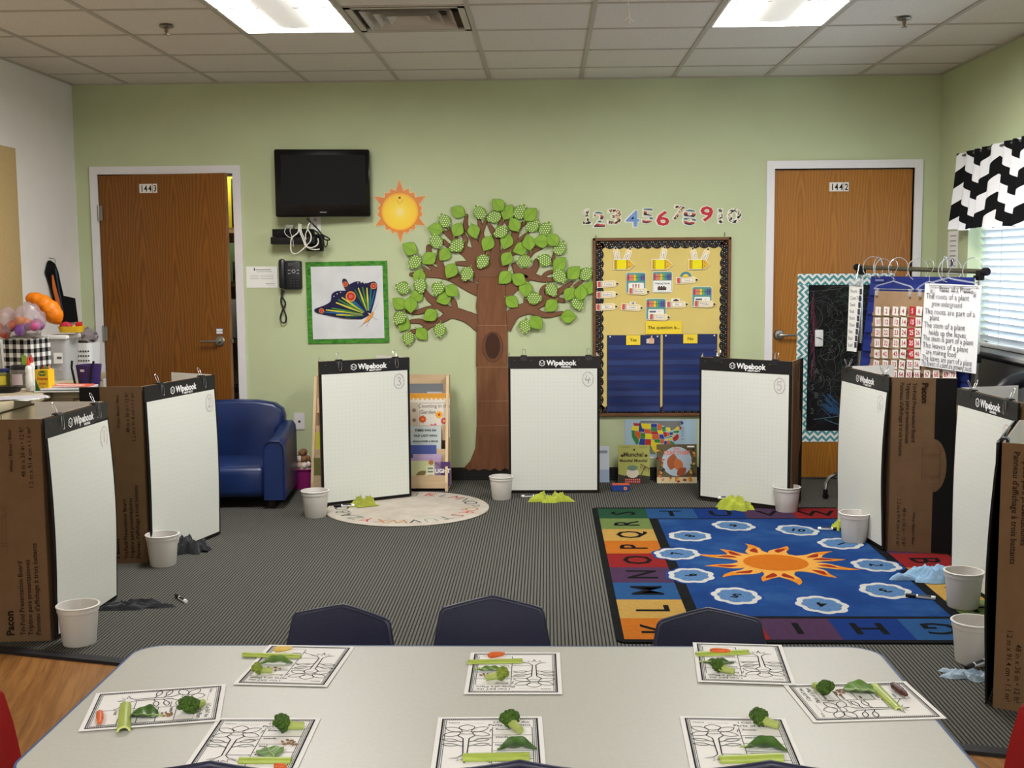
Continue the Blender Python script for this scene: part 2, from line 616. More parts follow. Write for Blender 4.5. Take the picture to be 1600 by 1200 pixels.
item(362, 374, 408, 0, 1.371, 'storage_box', 'pale cardboard box under the shelf of bags in the storeroom', 'box', M(222, 190, 150))
item(352, 366, 468, 0, .962, 'book', 'grey books standing on the lower storeroom shelf', 'book', M(120, 122, 124))
item(367, 380, 494, 0, .962, 'storage_box', 'pale cardboard box low on the storeroom shelf', 'box', M(220, 186, 146))
item(360, 384, 603, 0, .568, 'storage_bin', 'black bin with a pink lid on the lowest storeroom shelf', 'bin', M(26, 24, 28))

b = MB(); b.box(1.2, 2.75, D + .12, D + .2, 0, CH, CW)  # unseen slab added behind the right door to stop light leaking under it
struct(b.build('wall_light_block', smooth=False))

# ---- window in the right wall
b = MB()
WF = M(214, 216, 214, 0.5)
for ya, yb_, za, zb in ((wy0, wy0 + .05, wz0, wz1), (wy1 - .05, wy1, wz0, wz1), (wy0, wy1, wz0, wz0 + .05), (wy0, wy1, wz1 - .05, wz1), ((wy0 + wy1) / 2 - .02, (wy0 + wy1) / 2 + .02, wz0, wz1)):
    b.box(XR + .125, XR + .155, ya, yb_, za, zb, WF)
wnd = struct(b.build('window_1', smooth=False))
gl = bpy.data.materials.new('window_glass'); gl.use_nodes = True
_t = gl.node_tree; _t.nodes.clear()
_o = _t.nodes.new('ShaderNodeOutputMaterial'); _tr = _t.nodes.new('ShaderNodeBsdfTransparent'); _gs = _t.nodes.new('ShaderNodeBsdfGlossy'); _mx = _t.nodes.new('ShaderNodeMixShader')
_gs.inputs['Roughness'].default_value = 0.02; _mx.inputs[0].default_value = 0.06
_t.links.new(_tr.outputs[0], _mx.inputs[1]); _t.links.new(_gs.outputs[0], _mx.inputs[2]); _t.links.new(_mx.outputs[0], _o.inputs[0])
b = MB(); b.box(XR + .138, XR + .142, wy0 + .05, wy1 - .05, wz0 + .05, wz1 - .05, gl)
struct(b.build('window_pane', wnd, smooth=False))
b = MB(); b.rbox(XR + .03, (wy0 + wy1) / 2, wz0 - .012, .20, wy1 - wy0 + .04, .024, .006, M(150, 150, 146, 0.5))
struct(b.build('trim_5', smooth=False))

# blinds
SL = bpy.data.materials.new('blind_slat'); SL.use_nodes = True
_t = SL.node_tree; _p = _t.nodes['Principled BSDF']; _p.inputs['Base Color'].default_value = rgb((232, 236, 238)); _p.inputs['Roughness'].default_value = 0.5
_tl = _t.nodes.new('ShaderNodeBsdfTranslucent'); _tl.inputs[0].default_value = rgb((226, 234, 240)); _ms = _t.nodes.new('ShaderNodeMixShader'); _ms.inputs[0].default_value = 0.07
_t.links.new(_p.outputs[0], _ms.inputs[1]); _t.links.new(_tl.outputs[0], _ms.inputs[2]); _t.links.new(_ms.outputs[0], _t.nodes['Material Output'].inputs[0])
bl = thing('window_blind', 'white horizontal slat blind hanging in the window on the right', 'blind', (XR + .085, (wy0 + wy1) / 2, wz0))
hw = (wy1 - wy0) / 2 - .015
b = MB()
nz = 25
for i in range(nz):
    zc = .055 + i * .0425
    a = math.radians(-52)
    n_ = 6
    vs = []
    for e in (-hw, hw):
        for q in range(n_ + 1):
            tt = (q / n_ - .5) * .05
            sag = .003 * (1 - (2 * q / n_ - 1) ** 2)
            vs.append((tt * math.cos(a) + sag * math.sin(a), e, zc + tt * math.sin(a) + sag * math.cos(a)))
    b.add(vs, [(q, q + 1, q + n_ + 2, q + n_ + 1) for q in range(n_)], SL)
b.build('slats', bl)
b = MB(); b.rbox(0, 0, .016, .05, hw * 2, .022, .005, WHITE); b.build('bottom_rail', bl)
b = MB(); b.rbox(0, 0, 1.085, .055, hw * 2, .05, .005, WHITE); b.build('headrail', bl)
for yy in (-1.6, -1.0, -.4, .2, .7, 1.15, 1.6):
    b = MB(); b.box(-.024, -.0225, yy - .0015, yy + .0015, .01, 1.08, M(170, 178, 186)); b.build('ladder_cord', bl, smooth=False)

# valance: gathered chevron cotton on a rod
k = NT('black_white_chevron_cotton', 0.85, 0.1)
x, y, z = k.xyz()
zz = k.math('ABSOLUTE', k.math('SUBTRACT', k.math('FRACT', k.math('MULTIPLY', y, 1 / 0.56)), 0.5))
s_ = k.math('FRACT', k.math('MULTIPLY', k.math('ADD', z, k.math('MULTIPLY', zz, 0.29)), 1 / 0.200))
k.color(k.ramp(s_, [(0.0, (236, 236, 240)), (0.5, (20, 20, 22))], 'CONSTANT'))
CHEV = k.m
val = thing('window_valance', 'black and white chevron valance gathered over the top of the window', 'curtain', (XR - .06, 5.35, 1.672))
b = MB()
L_ = 4.10
def vf(u, v):
    y_ = -L_ / 2 + L_ * u
    f = math.sin(u * 178 + 1.1 * math.sin(u * 48)) * (.013 + .012 * (1 - v))
    flare = .03 * (1 - v) ** 1.5
    return (-flare - f, y_, v * .47 - .006 * math.sin(u * 68) * (1 - v))
b.grid(vf, 480, 12, CHEV)
b.build('fabric', val)
b = MB(); b.tube([(.012, -L_ / 2 - .03, .455), (.012, L_ / 2 + .02, .455)], .009, M(90, 88, 84, .4), 8); b.build('curtain_rod', val)
b = MB(); b.tube([(.012, L_ / 2 - .01, .455), (.06, L_ / 2 - .01, .455)], .007, M(90, 88, 84, .4), 8); b.build('rod_bracket', val)

# ---- ceiling troffers
EM = bpy.data.materials.new('troffer_light'); EM.use_nodes = True
_t = EM.node_tree; _t.nodes.clear(); _o = _t.nodes.new('ShaderNodeOutputMaterial'); _e = _t.nodes.new('ShaderNodeEmission')
_e.inputs[0].default_value = (1.0, 0.985, 0.955, 1); _e.inputs[1].default_value = LAMP; _t.links.new(_e.outputs[0], _o.inputs[0])
EB = bpy.data.materials.new('lamp_basket'); EB.use_nodes = True
_p = EB.node_tree.nodes['Principled BSDF']; _p.inputs['Base Color'].default_value = rgb((235, 233, 226)); _p.inputs['Emission Color'].default_value = (1, .97, .92, 1); _p.inputs['Emission Strength'].default_value = .46
TW = M(224, 222, 216, .5)
tl = ['ceiling light troffer nearest the back wall, left of the air vent', 'ceiling light troffer nearest the back wall, right of the hanging string']
for (ci, ri) in lights:
    xa = GX0 + ci * T; ya = GY0 - (ri - 1) * T - T
    lbl = 'unseen recessed ceiling light troffer added behind the viewpoint' if ri > 4 else tl[0 if ci == 2 else 1]
    t = thing('ceiling_light', lbl, 'light', (xa + T / 2, ya + T, CH), group='ceiling lights' )
    w, h = T / 2 - .013, T - .013
    b = MB()
    for q in ((-w, -w + .012, -h, h), (w - .012, w, -h, h), (-w, w, -h, -h + .012), (-w, w, h - .012, h)):
        b.box(q[0], q[1], q[2], q[3], .0, .05, TW)
    b.box(-w, w, -h, h, .052, .056, TW)
    b.build('housing', t, smooth=False)
    b = MB(); b.add([(-w + .012, -h + .012, .018), (w - .012, -h + .012, .018), (w - .012, h - .012, .018), (-w + .012, h - .012, .018)], [(0, 3, 2, 1)], EM)
    b.build('diffuser', t, smooth=False)
    b = MB()
    pr = [(-.105, .017), (-.098, .006), (-.06, -.006), (0, -.010), (.06, -.006), (.098, .006), (.105, .017)]
    hl = h - .10
    vs = []; st = [(-hl, .0), (-hl + .01, .55), (-hl + .05, .9), (-hl + .1, 1), (hl - .1, 1), (hl - .05, .9), (hl - .01, .55), (hl, 0)]
    for yy, sc in st:
        for px, pz in pr:
            vs.append((px * (.35 + .65 * sc), yy, .017 - (.017 - pz) * max(sc, .02)))
    nn = len(pr)
    b.add(vs, [(i * nn + q, i * nn + q + 1, (i + 1) * nn + q + 1, (i + 1) * nn + q) for i in range(len(st) - 1) for q in range(nn - 1)], EB)
    b.build('lamp_basket', t)

# ---- air vent, sprinklers, string
VT = M(196, 190, 180, .6); VD = M(52, 48, 44, .8)
t = thing('ceiling_vent', 'square four-way air vent in the ceiling beside the left light', 'vent', (GX0 + 3.5 * T, GY0 - 2.5 * T, CH))
b = MB(); w = T / 2 - .013
b.box(-w, w, -w, w, .10, .11, VD)
for s0, s1, z0, z1 in ((w, w - .03, .0, .0),):
    pass
for q in ((-w, -w + .035, -w, w), (w - .035, w, -w, w), (-w, w, -w, -w + .035), (-w, w, w - .035, w)):
    b.box(q[0], q[1], q[2], q[3], 0, .012, VT)
for q in ((-w, -w + .003, -w, w), (w - .003, w, -w, w), (-w, w, -w, -w + .003), (-w, w, w - .003, w)):
    b.box(q[0], q[1], q[2], q[3], 0, .10, VT)
b.build('vent_frame', t, smooth=False)
for o_, i_, zt in ((.225, .175, .052), (.165, .115, .05), (.105, .06, .046)):
    b = MB()
    vs = [(sx * o_, sy * o_, -.004) for sx, sy in ((-1, -1), (1, -1), (1, 1), (-1, 1))] + [(sx * i_, sy * i_, zt) for sx, sy in ((-1, -1), (1, -1), (1, 1), (-1, 1))]
    vs += [(p_[0] * .985, p_[1] * .985, p_[2] + .004) for p_ in vs]
    b.add(vs, [(i, (i + 1) % 4, (i + 1) % 4 + 4, i + 4) for i in range(4)] + [(i + 8, i + 12, (i + 1) % 4 + 12, (i + 1) % 4 + 8) for i in range(4)], VT)
    b.build('louver', t, smooth=False)
b = MB(); b.box(-.06, .06, -.06, .06, .035, .04, VT); b.build('centre_plate', t, smooth=False)
for (u, v, l) in ((260, 40, 'small metal fire sprinkler head in the ceiling left of the lights'), (1413, 28, 'small metal fire sprinkler head in the ceiling right of the lights')):
    p = fl(u, v, CH)
    t = thing('fire_sprinkler', l, 'sprinkler', (p.x, p.y, CH), group='sprinkler heads')
    b = MB(); b.lathe([(.035, 0), (.038, -.005), (.030, -.011), (.012, -.013)], STEEL, 20); b.build('escutcheon', t)
    b = MB(); b.lathe([(.010, -.012), (.009, -.03), (.006, -.034), (.006, -.044)], M(120, 104, 84, .4, .5, .7), 14); b.build('body', t)
    b = MB(); b.lathe([(.016, -.044), (.016, -.047)], STEEL, 16); b.build('deflector', t)
p = fl(981, 0, CH)
b = MB(); SW = M(226, 222, 214, .8)
px_ = at(983, 22, p.y); pb = at(984, 38, p.y); 
b.tube([(0, 0, 0), (.002, 0, (px_.z - CH) * .5), (px_.x - p.x, 0, px_.z - CH)], .0035, SW, 6)
q = Vector((px_.x - p.x, 0, px_.z - CH))
for dx, dz in ((-.022, -.03), (.004, -.045), (.02, -.036)):
    b.tube([q, q + Vector((dx * .4, 0, dz * .6)), q + Vector((dx, 0, dz))], .0028, SW, 6)
tag(b.build('hanging_string', None, (p.x, p.y, CH)), 'frayed white string hanging from the ceiling near the top centre', 'string')

# ================================================================== ON THE BACK WALL
def onwall(pts, o=None):
    """trace in photo pixels -> metres on the wall, relative to o"""
    out = [wl(u, v) for u, v in pts]
    return [(x - o[0], z - o[1]) for x, z in out] if o else out

# ---- paper tree -----------------------------------------------------------
BARK = noisy('brown_kraft_bark', (112, 74, 50), (130, 88, 62), 9, .8, .2, 0, 4, (6, 6, .7))
BARKL = noisy('brown_crown_paper', (112, 76, 54), (126, 86, 62), 5, .7, .25)
BARKD = M(58, 36, 24, .8)
KNOT = M(66, 40, 28, .8); KNOTR = M(104, 68, 44, .8); CREASE = M(160, 120, 92, .8)
to = wl(768, 733)
tree = thing('paper_tree', 'tall brown cardboard tree with green paper leaves taped to the wall', 'wall decoration', (to[0], D - .004, to[1]))
def tz(pts):                    # traced on a 4.706x enlargement of the photo
    return onwall([(600 + x / 4.706, 300 + y / 4.706) for x, y in pts], to)
def smooth_line(pts, wd, n=5):
    out = []; ow = []
    N = len(pts)
    for i in range(N - 1):
        p0 = pts[max(i - 1, 0)]; p1 = pts[i]; p2 = pts[i + 1]; p3 = pts[min(i + 2, N - 1)]
        for j in range(n):
            t = j / n
            f = lambda a, b_, c, d: .5 * ((2 * b_) + (-a + c) * t + (2 * a - 5 * b_ + 4 * c - d) * t * t + (-a + 3 * b_ - 3 * c + d) * t ** 3)
            out.append((f(p0[0], p1[0], p2[0], p3[0]), f(p0[1], p1[1], p2[1], p3[1])))
            ow.append(wd[i] * (1 - t) + wd[i + 1] * t)
    out.append(pts[-1]); ow.append(wd[-1])
    return out, ow
SCZ = 1 / (4.706 * 231.0)
_lk = [0]
def limb(strokes):
    b = MB()
    for li, (mat, gx, wv) in enumerate(((BARKD, 7, .0), (BARKL, 0, .0022))):
        for pts, wd in strokes:
            _lk[0] += 1; wv_ = wv + .00003 * _lk[0]
            ww_ = .001 + wv_
            p_, w_ = smooth_line(tz(pts), [(x + gx) * SCZ for x in wd])
            b.stroke(p_, w_, mat, ww_)
            e = p_[-1]; b.poly(arc(e[0], e[1], w_[-1] / 2, n=10), mat, ww_ + .000012)
    return b.build('branch', tree, (0, -.001, 0), smooth=False)
limb([([(740, 985), (690, 960), (600, 915), (500, 890), (430, 935), (330, 975), (265, 950), (200, 952)], [110, 105, 80, 80, 46, 42, 34, 24]),
      ([(700, 1010), (640, 950)], [50, 60]),
      ([(500, 890), (400, 825), (330, 775), (300, 728)], [70, 58, 44, 26]), ([(380, 850), (300, 868), (240, 885), (170, 878)], [40, 38, 30, 20]),
      ([(520, 865), (515, 810), (500, 790)], [46, 34, 22]), ([(350, 968), (300, 1008), (205, 1026)], [36, 30, 26])])
limb([([(760, 730), (690, 720), (600, 680), (520, 630), (430, 605), (330, 603), (200, 606)], [110, 84, 72, 74, 62, 46, 24]),
      ([(440, 610), (415, 530), (405, 430)], [60, 44, 18]), ([(420, 590), (360, 560), (310, 515)], [44, 32, 20]), ([(340, 600), (290, 556)], [34, 16]), ([(405, 520), (340, 480), (330, 405)], [26, 34, 34])])
limb([([(720, 650), (690, 560), (610, 530), (535, 525)], [120, 80, 36, 22]), ([(740, 620), (640, 470), (580, 420), (520, 350), (440, 288)], [120, 92, 66, 46, 20]),
      ([(540, 430), (480, 400), (440, 362)], [36, 28, 26]), ([(505, 335), (470, 255)], [34, 14]), ([(590, 400), (600, 350), (578, 305)], [30, 34, 20])])
limb([([(770, 640), (700, 480), (670, 380), (640, 310), (600, 250), (610, 172)], [120, 86, 52, 44, 34, 16]),
      ([(720, 470), (716, 310), (698, 195)], [52, 34, 18]), ([(718, 290), (752, 205)], [28, 16])])
limb([([(800, 645), (815, 500), (825, 350), (790, 270), (768, 232)], [170, 74, 44, 30, 16]), ([(830, 350), (850, 260), (876, 190)], [40, 34, 20]), ([(770, 470), (760, 400)], [40, 20])])
limb([([(830, 640), (890, 470), (950, 350), (985, 270), (1035, 225)], [130, 82, 56, 40, 18]), ([(970, 300), (925, 250), (895, 215)], [40, 30, 16]), ([(910, 450), (990, 360), (1060, 300)], [40, 24, 14]), ([(940, 455), (1010, 430)], [26, 20])])
limb([([(880, 760), (980, 670), (1050, 610), (990, 590), (955, 535)], [100, 66, 84, 60, 28]), ([(1050, 610), (1110, 560), (1120, 505)], [74, 46, 26]), ([(1060, 480), (1100, 430), (1160, 408)], [30, 34, 18]),
      ([(1070, 615), (1180, 645), (1265, 640)], [56, 34, 24]), ([(1165, 640), (1195, 600), (1250, 580)], [34, 26, 18]), ([(1235, 530), (1255, 450)], [24, 16])])
limb([([(880, 990), (960, 890), (1080, 845), (1170, 800), (1270, 745), (1380, 665)], [120, 84, 82, 64, 46, 20]), ([(1165, 790), (1165, 720), (1190, 690)], [44, 32, 18]), ([(1240, 780), (1320, 800)], [40, 26]),
      ([(1070, 865), (1190, 905), (1310, 888)], [56, 36, 20]), ([(1050, 840), (1040, 785)], [40, 24]), ([(1395, 700), (1455, 655)], [24, 20])])
tp = lambda pts: onwall(pts, to)
panels = [[(748, 433), (789, 433), (789, 438), (792, 508), (748, 508), (744, 480)],
          [(745, 508), (793, 508), (793, 573), (744, 573)], [(745, 573), (796, 573), (797, 626), (745, 626)],
          [(745, 626), (797, 626), (798, 664), (745, 664)],
          [(745, 664), (798, 664), (800, 700), (806, 722), (815, 733), (803, 731), (797, 735), (789, 731), (781, 736), (773, 731), (766, 735), (757, 732), (748, 735), (741, 732), (733, 735), (728, 731), (722, 734), (735, 720), (743, 700)]]
for i, pp in enumerate(panels):
    b = MB()
    q = tp(pp)
    b.slab(q, BARK, .003, .0088, BARKD)
    b.stroke(q[:], .0022, BARKD, .0092, closed=True)
    xa = min(a for a, _ in q); zt = max(c for _, c in q)
    if i:
        xs_ = [a for a, c in q if c > zt - .02]
        b.stroke([(min(xs_), zt - .002), (max(xs_), zt - .002)], .003, CREASE, .0096)
    b.build('trunk_panel', tree, smooth=False)
kc = wl(770, 542)
b = MB(); cx_, cz_ = kc[0] - to[0], kc[1] - to[1]
b.poly(arc(cx_, cz_, .072, .105, n=28), BARKD, .0094); b.poly(arc(cx_, cz_, .069, .102, n=28), KNOTR, .0098); b.poly(arc(cx_, cz_ + .008, .05, .088, n=28), BARKD, .0102); b.poly(arc(cx_, cz_ + .008, .047, .085, n=28), KNOT, .0106)
lab(b.build('knot_hole', tree, smooth=False), 'dark oval knot hole')

LEAFG = noisy('leaf_green_paper', (120, 160, 44), (136, 176, 54), 14, .5, .35)
LEAFD = M(112, 154, 42, .5, .35); LEAFE = M(74, 104, 30, .6); DOT = M(226, 234, 190, .6)
def leafh(t):
    return (math.sin(math.pi * t) ** .95) * (1.0 + .16 * math.cos(math.pi * t))
def leafpts(L, Wd, n=16):
    up_ = []; lo_ = []
    for i in range(n + 1):
        t = i / n
        h = Wd / 2 * leafh(t)
        up_.append((-L / 2 + L * t, h)); lo_.append((-L / 2 + L * t, -h))
    return lo_ + up_[::-1][1:-1]
def leafmesh(dotted):
    b = MB()
    L, Wd = .112, .090
    b.slab(leafpts(L, Wd), LEAFE, 0, .0012)
    b.poly(leafpts(L * .955, Wd * .94), LEAFD if dotted else LEAFG, .0022)
    b.stroke([(-L / 2 + .004, 0), (-L / 2 - .013, -.005)], .005, LEAFD, .0018)
    if dotted:
        for i in range(-4, 5):
            for j in range(-3, 4):
                x = i * .0165 + (.00825 if j % 2 else 0); y = j * .0132
                t = (x + L / 2) / L
                if 0.06 < t < .94 and abs(y) < Wd / 2 * leafh(t) * .86:
                    b.poly(arc(x, y, .0042, n=8), DOT, .0032)
    else:
        b.stroke([(-L * .46, 0), (0, .003), (L * .42, 0)], .0012, LEAFE, .003)
    return b
LV = [(545,145,0,150),(447,210,1,115),(380,275,0,170),(703,150,1,120),(840,95,0,135),(808,185,1,200),(912,148,0,60),(1003,145,1,60),(1078,165,0,45),(960,240,0,120),(1095,245,1,45),(1187,270,1,60),(545,275,0,60),(663,290,0,285),(858,295,1,210),(763,380,0,240),(902,365,0,250),(1065,370,0,100),(1158,362,0,180),(1240,350,0,130),(1003,418,0,200),(1293,410,1,60),(385,360,1,120),(535,397,1,210),(193,415,0,150),(448,460,0,230),(333,490,0,215),(228,517,1,230),(725,512,1,240),(903,492,0,240),(1030,508,1,180),(1180,500,1,150),(1293,527,0,45),(495,580,0,240),(612,603,1,240),(260,622,0,260),(890,630,0,225),(988,640,0,150),(1293,620,1,315),(1395,592,0,45),(1487,600,1,45),(140,703,1,160),(270,690,1,280),(398,710,1,240),(502,725,0,320),(242,765,0,220),(1042,712,0,270),(1233,720,1,300),(1362,750,0,240),(1445,738,0,90),(1505,703,0,60),(442,783,0,200),(1108,780,1,0),(113,818,0,140),(200,828,0,270),(942,808,0,320),(1228,835,0,225),(1425,820,1,300),(343,905,0,215),(117,925,1,230),(147,975,0,240),(1357,915,0,0),(413,1015,1,260),(1040,985,1,265),(1122,960,0,310),(280,1043,0,310),(182,1075,1,265)]
protos = {}
rnd = random.Random(4)
for i, (x, y, dt, a) in enumerate(LV):
    lx, lz = tz([(x, y)])[0]
    yo = -.0135 - .0045 * (i % 5)
    rot = (0, -math.radians(a), 0)
    if dt not in protos:
        o = leafmesh(dt).build('leaf', tree, (lx, yo, lz), rot=rot, smooth=False); protos[dt] = o
    else:
        o = protos[dt].copy(); SC.collection.objects.link(o); o.parent = tree; o.location = (lx, yo, lz); o.rotation_euler = rot
    o.scale = (rnd.uniform(.96, 1.06),) * 3
    if dt:
        lab(o, 'polka-dot green leaf')

# ---- sun cut-out -----------------------------------------------------------
so = wl(625, 330)
b = MB()
k = NT('sun_face_paper', .4, .4)
x, y, z = k.xyz()
rr = k.math('POWER', k.math('ADD', k.math('POWER', x, 2.0), k.math('POWER', k.math('ADD', z, .006), 2.0)), .5)
k.color(k.ramp(k.math('MULTIPLY', rr, 1 / .14), [(0.0, (248, 226, 150)), (0.3, (246, 214, 60)), (0.75, (244, 200, 40)), (0.95, (236, 150, 44)), (1.0, (222, 116, 30))]))
RAY_ = noisy('sun_ray_paper', (206, 116, 42), (226, 142, 52), 9, .35, .45)
pts = []
tips = [(0, .213), (22, .165), (38, .16), (60, .205), (82, .155), (98, .158), (120, .195), (142, .158), (160, .16), (180, .213), (200, .16), (218, .158), (240, .195), (262, .158), (278, .155), (300, .205), (322, .16), (338, .165)]
for i, (a, r) in enumerate(tips):
    a2 = tips[(i + 1) % len(tips)][0] + (360 if i == len(tips) - 1 else 0)
    mid = (a + a2) / 2
    pts.append((r * math.sin(math.radians(a)), r * math.cos(math.radians(a))))
    pts.append((.138 * math.sin(math.radians(mid)), .138 * math.cos(math.radians(mid))))
pts = pts[::-1]
b.slab([(x_ * 1.03, z_ * 1.03) for x_, z_ in pts], M(238, 214, 170, .6), 0, .0018); b.poly(pts, RAY_, .0022)
b.poly(arc(0, -.003, .133, n=40), M(216, 128, 44, .4), .0026); b.poly(arc(0, -.003, .125, n=40), k.m, .003)
DK = M(150, 96, 20)
b.stroke([(-.022, .078), (-.004, .052), (0, .05), (.022, .07), (.022, .078)], .0018, DK, .0035); b.slab(rect(-.007, .083, .007, .096), M(90, 60, 20), .003, .0036)
tag(b.build('paper_sun', None, (so[0], D - .003, so[1]), smooth=False), 'orange and yellow paper sun cut-out on the wall between screen and tree', 'wall decoration')

# ---- television, boxes, cables ---------------------------------------------
YT = D - .13
pa = at(427, 231, YT - .03); pb = at(577, 340, YT)
tvw, tvh = 0.628, 0.445
ct = ((pa.x + pb.x) / 2 + .004, (pa.z + pb.z) / 2)
tv = thing('television', 'black flat television mounted high on the wall beside the ajar door', 'television', (ct[0], YT, ct[1]), math.radians(7))
GLOSS = M(9, 9, 10, .18, .3); SCRN = M(9, 10, 9, .55, .12)
b = MB(); b.rbox(0, .035, 0, tvw, .07, tvh, .012, GLOSS); b.rbox(0, .085, -.01, tvw * .72, .06, tvh * .7, .02, MATTEBLACK); b.build('casing', tv)
b = MB(); b.slab(rect(-tvw / 2 + .042, -tvh / 2 + .078, tvw / 2 - .030, tvh / 2 - .038), SCRN, 0, .001); lab(b.build('screen', tv, (0, 0, 0), smooth=False), 'dark grey matte screen')
b = MB(); b.poly(rect(-.022, -.195, .022, -.190), M(150, 150, 152, .4), .001); b.build('badge', tv, smooth=False)
b = MB(); b.slab(rect(-.05, -.1, .05, .1), M(40, 40, 42, .5), -.13, -.11); b.build('wall_mount', tv, (0, 0, 0), smooth=False)
def wbox(u0, v0, u1, v1, dep, name, label, cat, m, off=0.0, group=None):
    xa, za = wl(u0, v0, D - off - dep); xb, zb = wl(u1, v1, D - off - dep)
    b = MB(); b.rbox(0, -dep / 2, 0, xb - xa, dep, za - zb, .004, m)
    return tag(b.build(name, None, ((xa + xb) / 2, D - off, (za + zb) / 2)), label, cat, group)
wbox(425, 358, 487, 369.5, .11, 'media_box', 'upper black media box under the wall television', 'box', MATTEBLACK)
wbox(422.5, 370.5, 492, 381, .13, 'media_box', 'lower and longer black media box under the wall television', 'box', M(16, 16, 17, .6))
wbox(446, 351, 458, 357.5, .05, 'cable_adapter', 'small grey adapter on top of the upper media box', 'adapter', M(150, 150, 138, .5), .03)
oc = wl(493, 348)
o = thing('power_outlet', 'white power outlet plate just below the wall television', 'outlet', (oc[0], D, oc[1]))
b = MB(); b.slab(rrect(-.035, -.057, .035, .057, .006), WHITE, 0, .006); b.build('cover_plate', o, smooth=False)
for q in (-.02, .02):
    b = MB(); b.slab(rrect(-.014, q - .013, .014, q + .013, .01), M(200, 198, 190), .006, .008); b.slab(rect(-.006, q - .005, -.004, q + .005), INK, .008, .0082); b.slab(rect(.004, q - .005, .006, q + .005), INK, .008, .0082); b.build('socket', o, smooth=False)
CB = M(228, 226, 214, .5, .35); CK = M(18, 18, 18, .5, .35)
def cable(pts, r, m, label, name='cable', grp=None, base=.15):
    ps = []
    for i, q in enumerate(pts):
        v = at(410 + q[0] / 13.33, 330 + q[1] / 13.33, D - base - (.012 * (i % 2)))
        ps.append(v)
    sm = []
    for i in range(len(ps) - 1):
        p0, p1, p2, p3 = ps[max(i - 1, 0)], ps[i], ps[i + 1], ps[min(i + 2, len(ps) - 1)]
        for j in range(6):
            t = j / 6
            sm.append(.5 * ((2 * p1) + (p2 - p0) * t + (2 * p0 - 5 * p1 + 4 * p2 - p3) * t * t + (3 * p1 - p0 - 3 * p2 + p3) * t ** 3))
    sm.append(ps[-1])
    c0 = sm[0]
    b = MB(); b.tube([p - c0 for p in sm], r, m, 6)
    return tag(b.build(name, None, c0), label, 'cable', grp)
cable([(980, 240), (930, 400), (900, 480), (905, 590)], .0035, CB, 'short white cable end dangling in the middle of the bundle under the television', base=.165)
cable([(760, 260), (780, 420), (850, 600), (900, 720), (1010, 760), (1120, 720), (1165, 650), (1155, 570)], .0045, CB, 'thick white cable curling right into a hook under the television', base=.17)
cable([(985, 240), (940, 350), (1010, 500), (1000, 620), (930, 700), (800, 830), (690, 885), (610, 850), (590, 740), (610, 560), (740, 440), (760, 270)], .004, CB, 'white cable making the longest hanging loop under the television', base=.18)
cable([(800, 270), (810, 420), (870, 560), (900, 660), (940, 760), (1080, 800), (1190, 790)], .004, CB, 'white cable running along the bottom right of the bundle under the television', base=.155)
cable([(490, 350), (460, 420), (500, 500), (600, 545), (740, 440), (760, 300)], .0028, M(200, 198, 196, .5), 'thin grey cable looping over the upper media box', base=.16)
cable([(600, 360), (575, 410), (610, 520), (640, 640), (640, 740)], .0026, M(200, 198, 196, .5), 'thin grey cable hanging down in front of both media boxes', base=.165)
cable([(930, 150), (1050, 270), (1150, 370), (1240, 480), (1380, 560), (1390, 600), (1300, 590), (1270, 520)], .005, CK, 'black power cord running from the television to the right with a small knot', base=.12)
cable([(1000, 380), (1130, 430), (1230, 560), (1240, 680), (1180, 760), (1040, 790), (940, 800)], .0055, CK, 'black cord curving round the right side of the cable bundle', base=.13)
cable([(1230, 470), (1270, 600), (1300, 740), (1350, 700), (1350, 610)], .0035, CK, 'black cord with the thin loop farthest right of the bundle', base=.12)
wbox(478, 366, 503, 392, .07, 'power_adapter', 'black power adapter hidden in the cable bundle', 'adapter', MATTEBLACK, .01)

# ---- framed paper notice and wall phone
def sheetwall(u0, v0, u1, v1, name, label, cat, art, m=PAPER, t=.0008, off=.002):
    xa, za = wl(u0, v0); xb, zb = wl(u1, v1)
    w, h = xb - xa, za - zb
    b = MB(); b.slab(rect(-w / 2, -h / 2, w / 2, h / 2), m, 0, t)
    art(b, w, h, t + .0004)
    return tag(b.build(name, None, ((xa + xb) / 2, D - off, (za + zb) / 2), smooth=False), label, cat)
def notice(b, w, h, q):
    G = M(110, 108, 106)
    b.slab(rect(-w * .25, h * .30, -w * .22, h * .43), INK, 0, q)
    b.poly(rect(-w * .2, h * .33, w * .3, h * .36), G, q); b.poly(rect(-w * .16, h * .24, w * .34, h * .255), G, q)
    for i in range(3):
        b.poly(rect(-w * .38, h * (.08 - i * .08), -w * .1, h * (.09 - i * .08)), G, q); b.poly(rect(-w * .05, h * (.08 - i * .08), w * .38, h * (.09 - i * .08)), G, q)
    b.poly(rect(w * .12, -h * .32, w * .42, -h * .3), G, q); b.poly(rect(w * .16, -h * .38, w * .4, -h * .37), G, q)
sheetwall(384.5, 416.5, 434, 449.5, 'wall_notice', 'white printed notice taped between the door frame and the phone', 'notice', notice)
po = wl(456, 430)
ph = thing('wall_phone', 'black office phone mounted on the wall left of the butterfly quilt', 'phone', (po[0], D, po[1]))
PH = M(28, 29, 34, .45, .4); PH2 = M(44, 46, 50, .5, .4)
b = MB(); b.rbox(.012, -.03, 0, .125, .055, .195, .012, PH); b.build('body', ph)
b = MB(); b.rbox(-.052, -.06, .010, .046, .05, .20, .018, M(24, 25, 30, .35, .45)); b.build('handset', ph)
b = MB(); b.slab(rect(-.012, .064, .062, .084), M(74, 78, 80, .3), .0575, .059); b.build('display', ph, smooth=False)
b = MB()
for i in range(4):
    for j in range(3):
        b.rbox(.003 + j * .022, -.060, -.022 - i * .017, .015, .006, .010, .002, PH2, 1)
b.build('keypad', ph)
